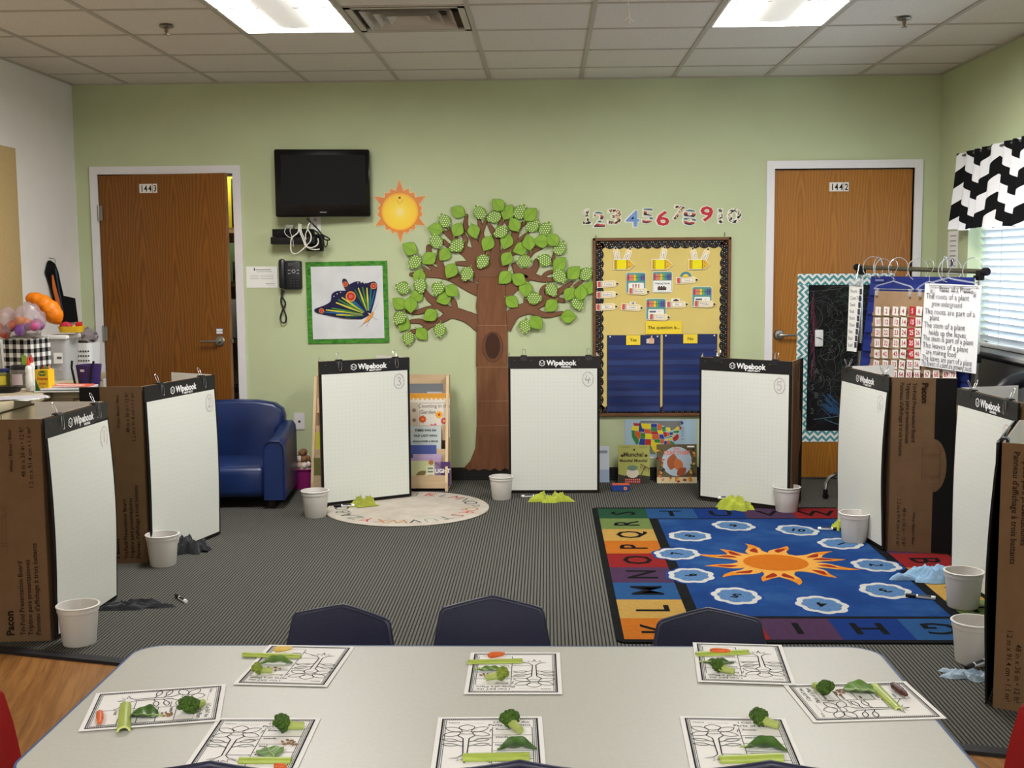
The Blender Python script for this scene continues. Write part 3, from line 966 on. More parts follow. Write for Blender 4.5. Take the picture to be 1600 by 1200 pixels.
b = MB(); LG = M(170, 172, 174, .4)
b.poly(arc(.025, .026, .013, n=16), LG, .0585); b.poly(arc(.025, .026, .009, n=16), PH2, .059)
for q in (.034, .012):
    b.poly(rect(-.014, q - .002, .004, q + .002), LG, .0585); b.poly(rect(.046, q - .002, .062, q + .002), LG, .0585)
b.build('navigation_keys', ph, smooth=False)
b = MB()
cpts = [(441, 452), (440, 462), (446, 474), (441, 486), (438, 497), (441, 504), (446, 503), (447, 494), (442, 480), (439, 468), (445, 452)]
ps = [at(u, v, D - .03 - .006 * (i % 2)) - Vector((po[0], D, po[1])) for i, (u, v) in enumerate(cpts)]
sm = []
for i in range(len(ps) - 1):
    for j in range(5):
        t = j / 5; p0, p1, p2, p3 = ps[max(i - 1, 0)], ps[i], ps[i + 1], ps[min(i + 2, len(ps) - 1)]
        sm.append(.5 * ((2 * p1) + (p2 - p0) * t + (2 * p0 - 5 * p1 + 4 * p2 - p3) * t * t + (3 * p1 - p0 - 3 * p2 + p3) * t ** 3))
b.tube(sm, [.0052 + .0009 * (i % 2) for i in range(len(sm))], PH, 8); b.build('coiled_cord', ph)

# ---- butterfly quilt (plain generic butterfly)
xa, za = wl(478, 409); xb, zb = wl(608, 536)
w, h = xb - xa, za - zb
qu = thing('quilted_wall_hanging', 'white fabric wall hanging with a colourful butterfly and green border', 'wall hanging', ((xa + xb) / 2, D - .006, (za + zb) / 2), rot=(0, math.radians(-.6), 0))
GB = noisy('mottled_green_fabric', (40, 104, 36), (94, 158, 66), 26, .9, .1, 0, 4, (1, 1, 2.2))
b = MB()
def wavy(u, v):
    return (-w / 2 + w * u, -.002 - .004 * math.sin(u * 9 + v * 3) * math.sin(v * 6), -h / 2 + h * v)
b.grid(wavy, 16, 16, GB); b.build('border', qu)
CL = noisy('white_quilt_cotton', (206, 208, 212), (220, 221, 222), 6, .9, .1)
b = MB(); e = .036; e2 = .032
def wavy2(u, v):
    x_, z_ = -w / 2 + e + (w - 2 * e + .004) * u, -h / 2 + e2 + (h - 2 * e2) * v
    uu, vv = (x_ + w / 2) / w, (z_ + h / 2) / h
    return (x_, -.0045 - .004 * math.sin(uu * 9 + vv * 3) * math.sin(vv * 6), z_)
b.grid(wavy2, 16, 16, CL); b.build('centre_panel', qu)
b = MB()
def bp(pts):
    return [((x - 265 * 4 + 0) / 4 * 0 + x, y) for x, y in pts]
def bz(pts):     # traced on the 4x enlargement at (380,360)
    o_ = wl(543, 472.5)
    return [(a - o_[0], c - o_[1]) for a, c in [wl(380 + x / 4, 360 + y / 4) for x, y in pts]]
NV = M(30, 28, 66, .8); BGN = M(34, 96, 66, .8); BLU = M(40, 96, 150, .8); YLW = M(206, 200, 70, .8); RED_ = M(184, 52, 44, .8); ORG = M(226, 150, 60, .8); GRN = M(60, 130, 60, .8); TEAL = M(30, 120, 130, .8)
L0 = .011
hind = smooth_line(bz([(800, 520), (825, 430), (840, 350), (825, 322), (795, 325), (770, 330), (720, 318), (680, 330), (665, 350), (690, 440), (740, 500)]), [1] * 11)[0]
fore = smooth_line(bz([(790, 530), (740, 460), (700, 400), (665, 380), (620, 375), (580, 380), (555, 400), (548, 440), (510, 465), (455, 485), (447, 500), (470, 515), (540, 530), (640, 548), (740, 555)]), [1] * 15)[0]
tip_ = smooth_line(bz([(690, 440), (650, 385), (632, 350), (622, 318), (630, 300), (648, 306), (662, 330), (680, 370), (720, 430)]), [1] * 9)[0]
b.poly(tip_, M(52, 40, 60, .8), L0 - .0005); b.poly(hind, NV, L0); b.poly(fore, NV, L0 + .0006)
root = bz([(785, 530)])[0]
def feather(px, wd, m, lay, s0=.15, s1=.9):
    q = bz([px])[0]
    a = (root[0] + (q[0] - root[0]) * s0, root[1] + (q[1] - root[1]) * s0); c = (root[0] + (q[0] - root[0]) * s1, root[1] + (q[1] - root[1]) * s1)
    mid = ((a[0] + c[0]) / 2, (a[1] + c[1]) / 2)
    b.stroke([a, mid, c], [wd * .25, wd, wd * .6], m, L0 + lay)
for px, m in (((830, 360), BLU), ((805, 340), TEAL), ((775, 340), YLW), ((745, 335), GRN), ((715, 340), YLW), ((690, 350), BGN)):
    feather(px, .012, m, .0009)
for px, m in (((650, 400), BLU), ((625, 400), TEAL), ((600, 405), YLW), ((575, 420), GRN), ((560, 440), YLW), ((530, 478), GRN), ((490, 490), YLW), ((480, 505), BLU), ((560, 525), YLW), ((620, 540), BGN)):
    feather(px, .013, m, .0012)
for px, r in (((675, 412), .028), ((818, 348), .017), ((642, 335), .014), ((492, 500), .014)):
    q = bz([px])[0]
    b.poly(arc(q[0], q[1], r * 1.25, n=18), ORG, L0 + .0018); b.poly(arc(q[0], q[1], r, n=18), RED_, L0 + .0022); b.poly(arc(q[0], q[1], r * .5, n=14), M(206, 96, 90, .8), L0 + .0026)
for px in ((590, 395), (570, 410), (612, 385), (740, 325), (720, 328), (760, 330)):
    q = bz([px])[0]; b.poly(arc(q[0], q[1], .004, n=8), M(214, 214, 220), L0 + .002)
bd = bz([(815, 512), (790, 545), (755, 580)]); b.stroke(bd, [.012, .022, .008], ORG, L0 + .0028)
for tpx in ((840, 560), (845, 455), (725, 605), (770, 605)):
    b.stroke(bz([(800, 535), tpx]), .0014, M(60, 40, 30), L0 + .001)
b.build('butterfly', qu, smooth=False)

# ---- light / data plate low on the wall
so_ = wl(468, 658)
o = thing('wall_plate', 'white data jack wall plate low on the wall beside the blue armchair', 'wall plate', (so_[0], D, so_[1]))
b = MB(); b.slab(rrect(-.035, -.058, .035, .058, .005), M(222, 218, 222, .45), 0, .006); b.build('cover_plate', o, smooth=False)
b = MB(); b.slab(rect(-.008, -.010, .008, .006), M(60, 40, 34), .006, .0065); b.build('jack', o, smooth=False)

# ---- numbers 1..10
def pat(kind):
    k = NT('number_pattern_' + kind, .6, .3)
    if kind == 'leopard':
        f = k.noise(52, 3, .6); k.color(k.ramp(f, [(0.0, (30, 26, 26)), (0.5, (226, 216, 200))], 'CONSTANT'))
    elif kind == 'floral':
        f = k.noise(40, 3, .6); k.color(k.ramp(f, [(0.0, (30, 28, 28)), (0.46, (196, 70, 70)), (0.485, (226, 218, 190)), (0.54, (200, 160, 90)), (0.57, (40, 36, 34))], 'CONSTANT'))
    elif kind == 'stripe':
        x, y, z = k.xyz(); f = k.math('FRACT', k.math('MULTIPLY', k.math('ADD', z, k.math('MULTIPLY', x, .12)), 17))
        k.color(k.ramp(f, [(0.0, (40, 40, 54)), (0.22, (176, 60, 62)), (0.42, (206, 200, 176)), (0.6, (72, 110, 130)), (0.8, (206, 200, 190))], 'CONSTANT'))
    elif kind == 'gingham':
        x, y, z = k.xyz()
        f = k.math('ADD', k.math('GREATER_THAN', k.math('FRACT', k.math('MULTIPLY', x, 90)), .5), k.math('GREATER_THAN', k.math('FRACT', k.math('MULTIPLY', z, 90)), .5))
        k.color(k.ramp(k.math('MULTIPLY', f, .5), [(0, (140, 170, 214)), (.5, (110, 146, 202)), (1, (84, 124, 190))]))
    else:
        f = k.noise(70, 2, .5); k.color(k.ramp(f, [(0.0, (176, 34, 48)), (0.9, (196, 48, 60))]))
    return k.m
PT = {q: pat(q) for q in ('leopard', 'floral', 'stripe', 'gingham', 'red')}
WB = M(226, 226, 214, .5)
for ch, u0, u1, v0, v1, pk, desc in (('1', 911, 924, 327, 350, 'leopard', 'narrow black and white patterned number 1, leftmost in the row'), ('2', 927.5, 945, 330, 354, 'stripe', 'dark striped number 2 cut-out'), ('3', 949.5, 970, 326, 349.5, 'floral', 'floral number 3 cut-out'), ('4', 978, 999, 328.5, 353.5, 'gingham', 'blue gingham number 4 cut-out'),
                               ('5', 1003, 1020, 325, 348, 'stripe', 'striped number 5 cut-out'), ('6', 1025, 1045.5, 328.5, 352, 'red', 'red number 6 cut-out'), ('7', 1050, 1065.5, 320.5, 343.5, 'floral', 'tilted floral number 7 cut-out'), ('8', 1067, 1087.5, 326, 351, 'stripe', 'striped number 8 cut-out'),
                               ('9', 1094, 1114, 321, 345, 'red', 'red number 9 cut-out'), ('10', 1119, 1154, 325, 348, 'leopard', 'black and white patterned number 10, rightmost in the row')):
    xa, za = wl(u0, v0); xb, zb = wl(u1, v1)
    b = MB()
    hh = za - zb
    size = hh / .70
    gv = glyphs(ch, .02)[0]
    x0_, x1_ = min(a for a, _ in gv), max(a for a, _ in gv); y0_, y1_ = min(c for _, c in gv), max(c for _, c in gv)
    sx = (xb - xa) / ((x1_ - x0_) * size)
    kk = hh / ((y1_ - y0_) * size)
    size *= kk; sx /= kk
    if ch == '1':
        one = [(-.5, -.5), (.5, -.5), (.5, -.34), (.2, -.34), (.2, .5), (-.1, .5), (-.5, .3), (-.44, .16), (-.2, .26), (-.2, -.34), (-.5, -.34)]
        W1, H1 = xb - xa, hh
        b.slab([(x_ * W1 * 1.22, z_ * H1 * 1.12) for x_, z_ in one], WB, 0, .0012); b.poly([(x_ * W1, z_ * H1) for x_, z_ in one], PT[pk], .0022)
        tag(b.build('paper_number', None, ((xa + xb) / 2, D - .002, (za + zb) / 2), smooth=False), desc + ' above the bulletin board', 'number', 'paper numbers on the wall')
        continue
    rot = -12 if ch == '7' else 0
    b.text(ch, 0, -hh / 2, size, WB, .0012, rot=rot, sx=sx, bold=.055)
    b.text(ch, 0, -hh / 2, size, PT[pk], .0018, rot=rot, sx=sx, bold=.02)
    if ch in '123':
        pass
    tag(b.build('paper_number', None, ((xa + xb) / 2, D - .002, (za + zb) / 2), smooth=False), desc + ' above the bulletin board', 'number', 'paper numbers on the wall')

# ---- bulletin board ----------------------------------------------------------
xa, za = wl(926, 372); xb, zb = wl(1139, 649.5)
bw, bh = xb - xa, za - zb
bc = ((xa + xb) / 2, (za + zb) / 2)
BY = D
bb = thing('bulletin_board', 'wood framed bulletin board with yellow paper and black polka dot border', 'bulletin board', (bc[0], BY, bc[1]))
FWD = noisy('brown_frame_wood', (98, 66, 40), (120, 82, 52), 8, .5, .3, 0, 3, (1, 1, 6))
fr = .021
b = MB()
for x0, x1, z0, z1 in ((-bw / 2, bw / 2, bh / 2 - fr, bh / 2), (-bw / 2, bw / 2, -bh / 2, -bh / 2 + fr), (-bw / 2, -bw / 2 + fr, -bh / 2, bh / 2), (bw / 2 - fr, bw / 2, -bh / 2, bh / 2)):
    b.rbox((x0 + x1) / 2, -.012, (z0 + z1) / 2, x1 - x0, .024, z1 - z0, .004, FWD, 1)
b.build('frame', bb)
YP = noisy('tan_yellow_paper', (212, 190, 112), (220, 199, 122), 3, .8, .2)
b = MB(); b.box(-bw / 2 + .01, bw / 2 - .01, -.008, -.001, -bh / 2 + .01, bh / 2 - .01, YP); b.build('backing_paper', bb, smooth=False)
b = MB()
BB_ = M(20, 20, 22, .6); bt = .052
iw, ih = bw / 2 - fr, bh / 2 - fr
rnd = random.Random(9)
DOTS = [M(214, 206, 190), M(120, 150, 176), M(196, 120, 90), M(150, 100, 90), M(206, 190, 130)]
def strip(L, place):
    n = max(1, int(round(L / .062)))
    p = [place(0, 0), place(L, 0)]
    for i in range(n, 0, -1):
        for j in range(7):
            a = L * (i - j / 7) / n
            p.append(place(a, bt - .010 + .012 * math.sin(math.pi * j / 7)))
    p.append(place(0, bt - .010))
    b.poly(p, BB_, .0095 + .0004)
    m = int(L / .014)
    for i in range(m):
        for r_ in range(3):
            x = (i + .5 + (.5 if r_ % 2 else 0)) * L / m; y = .009 + r_ * .0145
            if (i * 2 + r_) % 3 != 2 and x < L:
                q = place(x, y); b.poly(arc(q[0], q[1], .0030, n=6), rnd.choice(DOTS), .0104)
strip(2 * iw, lambda a, t: (-iw + a, ih - t))
strip(2 * iw, lambda a, t: (-iw + a, -ih + t))
strip(2 * ih, lambda a, t: (-iw + t, -ih + a))
strip(2 * ih, lambda a, t: (iw - t, -ih + a))
lab(b.build('scalloped_border', bb, smooth=False), 'black scalloped paper border with coloured dots')
YB_ = BY - .0125
def bz2(u, v):                         # enlarged 7.111x at (920,370)
    x, z = wl(920 + u / 7.111, 370 + v / 7.111); return x, z
S7 = 1 / (7.111 * 229.5)
CREAM = M(240, 222, 172, .7); PINK = M(206, 84, 84, .7); SILV = M(176, 172, 170, .6); GOLD = M(214, 168, 70, .7); CARDW = M(238, 236, 230, .7)
def pencil_art(b, L, H, q, txt=None):
    out = [(-L / 2, -H / 2), (L * .27, -H / 2), (L / 2, 0), (L * .27, H / 2), (-L / 2, H / 2)]
    b.slab(out, CARDW, 0, q)
    k_ = .88
    b.poly([(x * .965, y * k_) for x, y in out], CREAM, q + .0004)
    b.poly(rrect(-L / 2 + .006, -H * .42, -L * .33, H * .42, .006), PINK, q + .0008); b.poly(rect(-L * .345, -H * .43, -L * .28, H * .43), SILV, q + .0009)
    b.poly([(L * .355, -H * .21), (L * .475, 0), (L * .355, H * .21)], INK, q + .0008)
    b.stroke([(-L * .25, -H * .30), (L * .22, -H * .30), (L * .22, H * .30), (-L * .25, H * .30)], .003, GOLD, q + .0009, closed=True)
    b.poly(rect(-L * .23, -H * .26, L * .2, H * .26), CARDW, q + .0008)
    if txt:
        b.text(txt, -.003, -H * .13, H * .42, M(80, 80, 96), q + .0012, sx=1.1)
def pencil_card(u, v, L, rot, txt, label, off=0.0, extra=None):
    x, z = bz2(u, v)
    b = MB()
    LL = L * S7
    pencil_art(b, LL, LL * .30, .001, txt)
    if extra:
        extra(b, LL)
    return tag(b.build('pencil_name_card', None, (x, YB_ - off, z), rot=(0, -math.radians(rot), 0), smooth=False), label, 'name card', 'pencil name cards on the bulletin board')
def sunbit(b, L):
    b.slab(arc(-.012, .022, .038, .036, 0, 180, 14), M(70, 130, 160), -.001, .0006); b.slab(arc(-.012, .012, .024, .03, 0, 180, 14), M(240, 206, 50), -.001, .0010)
def carbit(b, L):
    b.slab(rect(-L * .28, .012, L * .1, .040), CARDW, -.001, .0006); b.poly(rect(-L * .2, .022, L * .04, .031), INK, .001); b.poly(rect(-L * .14, .03, -L * .02, .036), M(120, 60, 50), .001)
def tinybit(b, L):
    b.slab(rect(-L * .12, .012, L * .12, .038), CARDW, -.001, .0006); b.poly(rect(-L * .05, .02, -.001, .034), M(70, 60, 60), .001); b.poly(rect(.002, .02, L * .06, .034), M(70, 60, 60), .001)
pencil_card(215, 525, 250, 2, 'Coras', 'pencil name card over the left dotted border, top of a column of three')
pencil_card(210, 642, 250, 2, 'Anders', 'pencil name card over the left dotted border, middle of a column of three')
pencil_card(204, 778, 250, 2, 'Elin', 'pencil name card over the left dotted border, bottom of a column of three')
pencil_card(485, 783, 250, -4, 'Cailin', 'pencil name card with two tiny figures on top, left of the lowest crayon box', 0, tinybit)
pencil_card(985, 750, 250, 0, 'Kit', 'pencil name card with a small toy vehicle picture on top', 0, carbit)
pencil_card(1095, 482, 250, 2, 'Luca', 'pencil name card with a yellow sun picture peeking over it', 0, sunbit)
TEALC = M(92, 150, 140, .7)
CRAY = [(196, 58, 70), (226, 120, 120), (226, 132, 60), (240, 206, 60), (110, 168, 74), (66, 140, 150), (60, 88, 160), (110, 64, 130)]
def crayon_card(u0, v0, u1, v1, label, kind):
    xa, za = bz2(u0, v0); xb, zb = bz2(u1, v1)
    w, h = xb - xa, za - zb
    b = MB()
    b.slab(rrect(-w / 2, -h / 2, w / 2, h / 2, .012), CARDW, 0, .0012); b.poly(rrect(-w / 2 + .003, -h / 2 + .003, w / 2 - .003, h / 2 - .003, .011), TEALC, .0016)
    cw = w * .88 / 8
    for i, c in enumerate(CRAY):
        x = -w * .44 + cw * i; m = M(*c, .6)
        b.poly([(x + .001, h * .10), (x + cw - .001, h * .10), (x + cw - .001, h * .34), (x + cw * .62, h * .40), (x + cw * .38, h * .40), (x + .001, h * .34)], m, .002)
    b.poly(rect(-w * .44, h * .24, w * .44, h * .26), M(80, 60, 70), .0022)
    if kind == 'title':
        b.poly(rect(-w * .46, -h * .46, w * .46, h * .07), CARDW, .0026); b.text('Helping Hands', 0, -h * .10, .017, M(70, 96, 120), .003, bold=.02, sx=1.0)
        b.poly(rect(-w * .24, -h * .38, w * .2, -h * .24), M(80, 62, 60), .003)
        for q in (-.16, -.04, .08):
            b.poly(arc(w * q, -h * .22, .006, n=8), M(50, 44, 46), .0032)
    else:
        b.poly(rrect(-w * .38, -h * .46, w * .40, 0, .008), CARDW, .0026)
        if kind == 'kids':
            for q, c in ((-.14, (196, 96, 80)), (0, (120, 70, 60)), (.14, (200, 90, 70))):
                b.poly(arc(w * q, -h * .11, .006, n=8), M(*c), .003); b.poly(rect(w * q - .004, -h * .26, w * q + .004, -h * .15), M(200, 120, 90), .003)
        else:
            b.poly(rect(-w * .32, -h * .16, w * .0, -h * .08), M(84, 100, 112), .003); b.poly(rect(w * .12, -h * .12, w * .24, -h * .11), INK, .003)
    return tag(b.build('crayon_box_card', None, ((xa + xb) / 2, YB_, (za + zb) / 2), smooth=False), label, 'card', 'crayon box cards on the bulletin board')
crayon_card(412, 395, 632, 625, 'crayon box card with children\'s faces, left of the centre title card', 'kids')
crayon_card(705, 385, 925, 620, 'crayon box card reading Helping Hands in the middle of the board', 'title')
crayon_card(1145, 553, 1365, 780, 'crayon box card at the right side of the bulletin board', 'a')
crayon_card(632, 685, 855, 920, 'crayon box card lowest of all, just above the question sign', 'a')
pencil_card(560, 605, 240, -3, 'Sander', 'pencil name card overlapping the crayon box with children\'s faces', .004)
pencil_card(788, 890, 240, -2, 'Dustin', 'pencil name card overlapping the lowest crayon box card', .004)
pencil_card(1290, 745, 250, -2, 'Wilder', 'pencil name card overlapping the crayon box card at the right side', .004)
# yellow pencils holding upright name pencils
def yellow_pencil(u0, v0, u1, v1, ups, label, lbls):
    xa, za = bz2(u0, v0); xb, zb = bz2(u1, v1)
    w, h = xb - xa, za - zb
    b = MB()
    out = [(-w / 2, -h / 2), (w * .26, -h / 2), (w / 2, 0), (w * .26, h / 2), (-w / 2, h / 2)]
    b.slab(out, CARDW, 0, .0012); b.poly([(x * .95, y * .9) for x, y in out], M(226, 178, 50, .7), .0016)
    b.poly(rect(-w * .36, -h * .45, w * .12, h * .45), M(236, 222, 20, .7), .002)
    for q in (-.40, -.34, .13):
        b.poly(rect(w * q, -h * .45, w * (q + .025), h * .45), M(110, 90, 30), .0024)
    for dx, dz in ((.24, .2), (.24, -.2)):
        b.poly(arc(w * dx, h * dz, .003, n=6), INK, .0024)
    tag(b.build('yellow_pencil_card', None, ((xa + xb) / 2, YB_ - .004, (za + zb) / 2), smooth=False), label, 'card', 'yellow pencil cards on the bulletin board')
    for (ub, vb, ut, vt, nm), lb in zip(ups, lbls):
        x0_, z0_ = bz2(ub, vb); x1_, z1_ = bz2(ut, vt)
        L = math.hypot(x1_ - x0_, z1_ - z0_)
        b = MB(); pencil_art(b, L * 1.0, .042, .001, nm)
        tag(b.build('pencil_name_card', None, ((x0_ + x1_) / 2, YB_, (z0_ + z1_) / 2), rot=(0, -ang(x1_ - x0_, z1_ - z0_), 0), smooth=False), lb, 'name card', 'pencil name cards on the bulletin board')
yellow_pencil(268, 250, 506, 365, [(330, 320, 292, 105, 'Nora'), (390, 320, 465, 112, 'Milo')], 'yellow pencil card holding two name cards, top left of the board', ['upright pencil name card, left one above the top left yellow pencil', 'upright pencil name card, right one above the top left yellow pencil'])
yellow_pencil(690, 250, 930, 365, [(805, 320, 845, 95, 'Jude')], 'yellow pencil card holding a single name card, top centre of the board', ['single upright pencil name card above the top centre yellow pencil'])
yellow_pencil(1100, 250, 1345, 362, [(1190, 320, 1148, 110, 'Cleo'), (1245, 320, 1330, 118, 'Finn')], 'yellow pencil card holding two name cards, top right of the board', ['upright pencil name card, left one above the top right yellow pencil', 'upright pencil name card, right one above the top right yellow pencil'])
YC = M(240, 210, 60, .7)
def strip_card(u0, v0, u1, v1, txt, sz, label, off):
    xa, za = wl(u0, v0); xb, zb = wl(u1, v1)
    w, h = xb - xa, za - zb
    b = MB(); b.slab(rect(-w / 2, -h / 2, w / 2, h / 2), YC, 0, .001); b.text(txt, 0, -sz * .3, sz, INK, .0016, bold=.015)
    return tag(b.build('yellow_sign_card', None, ((xa + xb) / 2, YB_ - off, (za + zb) / 2), smooth=False), label, 'sign')
strip_card(1008.5, 502, 1064.5, 521.5, 'The question is...', .0315, 'yellow card reading The question is above the pocket charts', .002)
NAVY = M(30, 42, 92, .55, .35); NAVYL = M(38, 54, 110, .35, .45); CLEARP = M(56, 72, 124, .2, .5)
def pocket_chart(u0, v0, u1, v1, label):
    xa, za = wl(u0, v0); xb, zb = wl(u1, v1)
    w, h = xb - xa, za - zb
    t = thing('pocket_chart', label, 'pocket chart', ((xa + xb) / 2, YB_ - .002, (za + zb) / 2), group='pocket charts on the bulletin board')
    b = MB(); b.slab(rect(-w / 2, -h / 2, w / 2, h / 2), NAVY, -.001, .001); b.build('backing', t, smooth=False)
    n = 9
    ph_ = h * .9 / n
    for i in range(n):
        b = MB(); z0 = -h / 2 + .006 + i * ph_
        b.grid(lambda a, c: (-w / 2 + .004 + (w - .008) * a, -.002 - .0035 * c - .002 * math.sin(a * 5 + i) * c, z0 + ph_ * .62 * c), 10, 3, CLEARP if i % 2 == 0 else NAVYL)
        b.build('pocket', t)
    for x in (-w / 2 + .02, w / 2 - .02):
        b = MB(); b.lathe([(.006, 0), (.005, .004)], WHITE, 10, Matrix.Translation((x, -.001, h / 2 - .010)) @ Matrix.Rotation(math.radians(90), 4, 'X')); b.build('push_pin', t)
    return t
pocket_chart(948.5, 523.5, 1031, 643, 'navy pocket chart under the Yes card, left half of the board')
pocket_chart(1035.5, 522, 1119, 642, 'navy pocket chart under the No card, right half of the board')
strip_card(978, 523.5, 1000, 538.5, 'Yes', .031, 'small yellow Yes card on the left pocket chart', .012)
strip_card(1067, 522, 1089, 536, 'No', .031, 'small yellow No card on the right pocket chart', .012)
th = wl(1015.5, 531)
b = MB(); SK = M(226, 178, 140, .6)
b.slab(rrect(-.012, -.024, .026, .012, .008), CARDW, 0, .0008); b.slab(rrect(-.010, -.022, .024, .010, .007), SK, .0008, .0014); b.slab(rrect(.004, .004, .014, .030, .004), SK, 0, .0014); b.slab(rect(-.026, -.022, -.012, .008), M(206, 206, 206), 0, .0014)
tag(b.build('thumbs_up_cutout', None, (th[0], YB_ - .013, th[1]), smooth=False), 'small thumbs up cut-out beside the Yes card', 'cut-out')
for u, l in ((931, 'left'), (1132, 'right')):
    x_, z_ = wl(u, 371 if u < 1000 else 366.5)
    b = MB(); b.tube([(0, 0, -.012), (0, -.012, 0), (0, -.004, .014)], .002, INK, 6)
    tag(b.build('picture_hook', None, (x_, D - .002, z_)), 'tiny dark hook over the top %s corner of the bulletin board' % l, 'hook')

# ---- map under the board
xa, za = wl(976, 655.5); xb, zb = wl(1088, 716)
w, h = xb - xa, za - zb
b = MB()
b.slab(rect(-w / 2, -h / 2, w / 2, h / 2), M(170, 196, 212, .5), 0, .001)
mo = ((xa + xb) / 2, (za + zb) / 2)
def mz(p): 
    return [(a - mo[0], c - mo[1]) for a, c in [wl(930 + x / 8.889, 640 + y / 8.889) for x, y in p]]
GRY = M(122, 122, 120, .6)
b.poly(mz([(620, 155), (1200, 155), (1180, 230), (1060, 290), (940, 220), (860, 190), (630, 190)]), GRY, .0014)
b.poly(mz([(690, 490), (780, 500), (850, 600), (830, 620), (770, 620)]), GRY, .0014)
CR, CY, CBl, CG, CO = M(184, 48, 40, .6), M(232, 212, 40, .6), M(40, 66, 150, .6), M(52, 134, 62, .6), M(210, 96, 46, .6)
SA = [(CR, [(527, 185), (615, 190), (615, 225), (540, 222)]), (CY, [(520, 225), (610, 232), (600, 298), (505, 282)]), (CBl, [(615, 175), (632, 190), (650, 260), (682, 268), (678, 312), (604, 300)]), (CY, [(632, 188), (772, 198), (770, 268), (656, 264)]),
      (CG, [(503, 285), (552, 295), (545, 335), (605, 420), (600, 470), (570, 486), (510, 380)]), (CO, [(552, 295), (632, 305), (628, 390), (606, 416), (548, 338)]), (CG, [(634, 318), (694, 326), (692, 402), (630, 396)]), (CO, [(682, 268), (770, 272), (770, 332), (680, 326)]),
      (CY, [(696, 332), (790, 338), (788, 408), (692, 404)]), (CBl, [(626, 398), (692, 406), (690, 490), (606, 484)]), (CR, [(694, 408), (775, 412), (772, 495), (692, 492)]), (CBl, [(776, 195), (856, 196), (858, 246), (774, 246)]),
      (CG, [(774, 250), (858, 250), (862, 300), (774, 298)]), (CR, [(774, 302), (862, 302), (880, 345), (776, 340)]), (CO, [(794, 346), (886, 348), (892, 408), (790, 408)]), (CG, [(780, 412), (900, 412), (902, 460), (830, 455), (820, 420)]),
      (CY, [(778, 416), (820, 424), (830, 458), (905, 465), (905, 500), (860, 540), (845, 610), (800, 560), (775, 500)]), (CO, [(862, 200), (930, 210), (915, 285), (864, 285)]), (CY, [(866, 290), (938, 288), (948, 330), (884, 338)]), (CBl, [(890, 345), (940, 345), (965, 405), (896, 402)]),
      (CO, [(905, 408), (955, 412), (955, 470), (905, 468)]), (CG, [(920, 240), (975, 235), (978, 300), (938, 305)]), (CR, [(942, 310), (990, 312), (1000, 365), (968, 390), (948, 345)]), (CY, [(990, 240), (1040, 250), (1045, 300), (1000, 305)]),
      (CBl, [(1030, 318), (1075, 312), (1080, 345), (1040, 355)]), (CO, [(994, 318), (1030, 320), (1030, 365), (1002, 365)]), (CG, [(985, 385), (1070, 362), (1070, 376), (980, 396)]), (CY, [(970, 410), (1085, 388), (1085, 405), (970, 432)]), (CBl, [(958, 436), (992, 434), (992, 485), (958, 480)]),
      (CO, [(996, 432), (1035, 430), (1042, 480), (996, 480)]), (CG, [(1040, 428), (1085, 450), (1105, 480), (1045, 478)]), (CR, [(1070, 395), (1140, 335), (1165, 365), (1150, 410), (1100, 445)]), (CG, [(1085, 300), (1165, 290), (1162, 320), (1085, 322)]), (CY, [(1100, 270), (1150, 225), (1168, 280), (1100, 290)]),
      (CR, [(1168, 240), (1195, 232), (1195, 272), (1172, 276)]), (CBl, [(1190, 165), (1215, 160), (1225, 190), (1195, 218)]), (CY, [(1065, 350), (1100, 325), (1110, 335), (1070, 375)])]
for m, p in SA:
    b.poly(mz(p), m, .0018)
b.poly(rect(-w / 2, -h / 2, w / 2, -h / 2 + .012), PAPER, .0014)
for y in (250, 275, 300, 325, 355, 405):
    b.poly(mz([(1190, y), (1235, y), (1235, y + 6), (1190, y + 6)]), M(100, 120, 140), .0018)
tag(b.build('wall_map', None, (mo[0], D - .002, mo[1]), smooth=False), 'colourful map of the United States on the wall under the bulletin board', 'map')

# ---- right wall notice
p0 = onx(1480, 362, XR); p1 = onx(1499, 428, XR)
b = MB()
zt, zb_ = p0.z, p1.z; hh = zt - zb_; ww = .19
for q in range(8):
    zz = hh / 2 - .03 - q * hh / 8.5
    b.box(-.0014, -.0012, -ww * .3, ww * .3, zz - .003, zz + .003, M(130, 130, 130))
b.box(-.0012, 0, -ww / 2, ww / 2, -hh / 2, hh / 2, PAPER)
b.box(-.0016, -.0012, -.03, .03, -hh / 2 + .05, -hh / 2 + .10, M(90, 90, 100))
tag(b.build('wall_notice', None, (XR - .002, (p0.y + p1.y) / 2, (zt + zb_) / 2), smooth=False), 'tall white printed notice on the right wall beside the window', 'notice')

# ---- left wall panel
p0 = onx(23, 233, XL); p1 = onx(23, 475, XL)
b = MB(); b.rbox(.012, -1.0, 0, .024, 2.0, p0.z - p1.z + .12, .004, noisy('tan_tackboard', (190, 164, 116), (198, 172, 124), 60, .9, .1))
tag(b.build('tack_board', None, (XL + .004, 6.99, (p0.z + p1.z) / 2 - .06)), 'plain tan tack board on the white wall at the far left', 'board')

